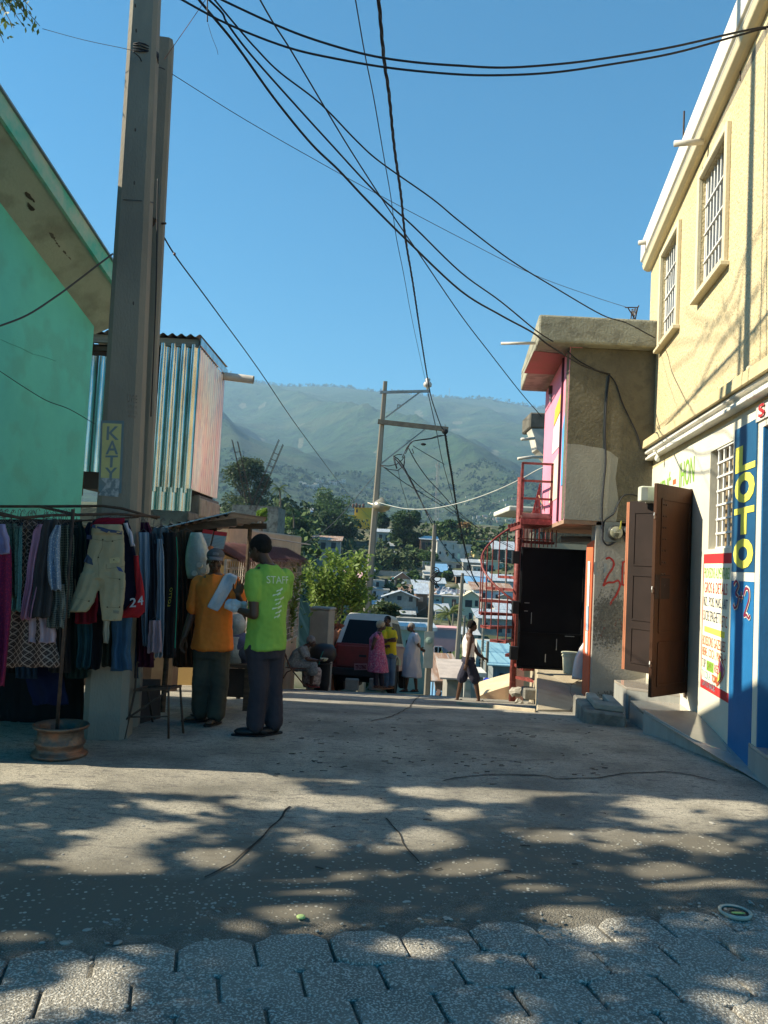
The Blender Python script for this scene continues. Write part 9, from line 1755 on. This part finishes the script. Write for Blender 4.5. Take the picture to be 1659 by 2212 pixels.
# ================================================================== STREET TREE left of the frame: its crown shades the foreground
st_ = thing('street_tree', 'large street tree beside the road whose leafy crown throws dappled shade over the foreground', 'tree', (-6.6, 3.4, 0)); rnd = random.Random(99)
GAPS = [(265, 1806, 50, 26), (210, 1846, 55, 20), (275, 1876, 45, 15), (670, 1826, 36, 14), (465, 1853, 60, 10), (640, 1936, 62, 34), (500, 2021, 36, 20), (125, 1951, 60, 22), (60, 2001, 36, 10), (200, 2126, 52, 30), (924, 1811, 55, 14), (1020, 1881, 60, 16), (1480, 1771, 50, 14), (1580, 1746, 60, 12),
  (1455, 1896, 60, 20), (1240, 1971, 62, 26), (1130, 1911, 40, 14), (1630, 2186, 60, 40), (880, 2061, 36, 16), (1000, 1718, 110, 7), (1130, 1704, 90, 7), (1300, 1700, 160, 10), (1500, 1694, 180, 14), (720, 1732, 100, 8), (1420, 1740, 60, 8), (1350, 1808, 50, 8), (1180, 1805, 50, 6), (560, 1733, 60, 6), (400, 1742, 60, 5), (20, 2180, 40, 20), (1500, 1820, 60, 9), (760, 1890, 22, 10), (380, 1790, 24, 8), (980, 1760, 40, 6)]
GP = []
for u, v, a, b in GAPS:
 c = atz(u, v, 0); ex = (atz(u + a, v, 0) - c).length * 1.2 + .05; ey = (atz(u, v + b, 0) - c).length * 1.3 + .07; GP.append((c.x, c.y, ex, ey))
def lit(x, y):
 if y > 5.42 and x < -.45 + .15 * noise.noise(Vec((y * 4, 0, 0))): return y > 5.42 + .10 * noise.noise(Vec((x * 2.3, 0, 4))) + .05 * noise.noise(Vec((x * 8, 0, 4)))
 for cx, cy_, ex, ey in GP:
  dx, dy = (x - cx) / ex, (y - cy_) / ey; w = .55 * noise.noise(Vec((x * 3.1, y * 5, 8)))
  if dx * dx + dy * dy < 1 + w: return True
 return noise.noise(Vec((x * 2.4, y * 4.2, 2))) + .5 * noise.noise(Vec((x * 6, y * 9, 7))) > .42
def inframe(p, mrg=40):
 q_ = CAMR.transposed() @ (p - CV)
 if q_.z > -.05: return False
 u, v = 829.5 + FPX * q_.x / -q_.z, 1106 - FPX * q_.y / -q_.z; return -mrg < u < 1659 + mrg and -mrg < v < 2212 + mrg
m = MB(); n_ = 0
kx, ky = SUNV.x / SUNV.z, SUNV.y / SUNV.z
while n_ < 30000:
 gx, gy = rnd.uniform(-4.2, 4.9), rnd.uniform(1.2, 6.0)
 if gy > 5.95 + .05 * math.sin(gx * 3): continue
 if lit(gx, gy): continue
 h = rnd.uniform(3.6, 7.2) if rnd.random() < .8 else rnd.uniform(2.6, 3.8); p = Vec((gx + kx * h, gy + ky * h, h))
 if p.x > -2.7 or inframe(p): n_ += .02; continue
 l = rnd.uniform(.09, .16); a = Vec((rnd.gauss(0, 1), rnd.gauss(0, 1), rnd.gauss(0, .8))).normalized(); b = a.cross(SUNV + Vec((rnd.gauss(0, .5), rnd.gauss(0, .5), rnd.gauss(0, .5)))).normalized(); m.add([p - a * l * .5, p + b * l * .24, p + a * l * .5, p - b * l * .24], [(0, 1, 2, 3)]); n_ += 1
m.build('crown', L_MID, st_)
m = MB(); base = V(-6.6, 3.4, -.2); top = V(-6.4, 3.6, 4.2); m.tube([base, V(-6.7, 3.5, 1.6), top], [.26, .2, .15], 10)
for i in range(16): e = V(rnd.uniform(-9, -4.4), rnd.uniform(1.8, 5.2), rnd.uniform(4.5, 6.8)); m.tube([V(-6.65, 3.5, 2.4 + .1 * i), top.lerp(e, .4) + V(0, 0, .2), e], [.07, .045, .015], 6)
m.build('trunk', M_BARK, st_)
bt_ = thing('shadow_branches', 'leafless branches added out of view across the lane to shadow the cream wall', 'tree', (-8.2, 7.4, 0)); m = MB()  # unseen branches laid back along the sun to shadow the cream wall
for pts, r in (([(1640, 620), (1590, 700), (1545, 760), (1500, 860)], .03), ([(1659, 700), (1600, 760), (1560, 800), (1500, 845)], .022), ([(1620, 520), (1580, 640), (1520, 740)], .02), ([(1655, 560), (1640, 700), (1600, 780)], .025), ([(1600, 640), (1570, 690), (1540, 700), (1500, 690), (1480, 670)], .016), ([(1650, 480), (1610, 560), (1590, 700)], .018), ([(1530, 700), (1500, 760), (1450, 800)], .016), ([(1659, 760), (1620, 800), (1580, 850)], .02), ([(1610, 690), (1560, 730), (1430, 745)], .012), ([(1560, 640), (1575, 700), (1600, 760)], .014)):
 P_ = [ww(*p) for p in pts]; m.tube([p + SUNV * (11.5 + .4 * math.sin(i * 2 + r * 99)) for i, p in enumerate(P_)], [r * (1 - .12 * i) for i in range(len(P_))], 6)
e0 = ww(1600, 700) + SUNV * 11.5; m.tube([V(-8.2, 7.4, -.2), V(-8.0, 7.3, 5), e0], [.16, .12, .05], 8)
m.build('branches', M_BARK, bt_)
hm = bpy.data.materials.new('haze'); hm.use_nodes = True; N = hm.node_tree.nodes; N.clear(); out = N.new('ShaderNodeOutputMaterial'); pv_ = N.new('ShaderNodeVolumePrincipled')
pv_.inputs['Color'].default_value = (.44, .72, 1.0, 1); pv_.inputs['Density'].default_value = 1.75e-4; pv_.inputs['Anisotropy'].default_value = .1
hm.node_tree.links.new(pv_.outputs[0], out.inputs['Volume'])
m = MB(); m.box(-6500, 6500, -40, 5600, -30, 1060); tag(m.build('haze', hm, None, org=(0, 0, -30)), 'pale blue haze filling the valley in front of the mountain', None, kind='stuff')
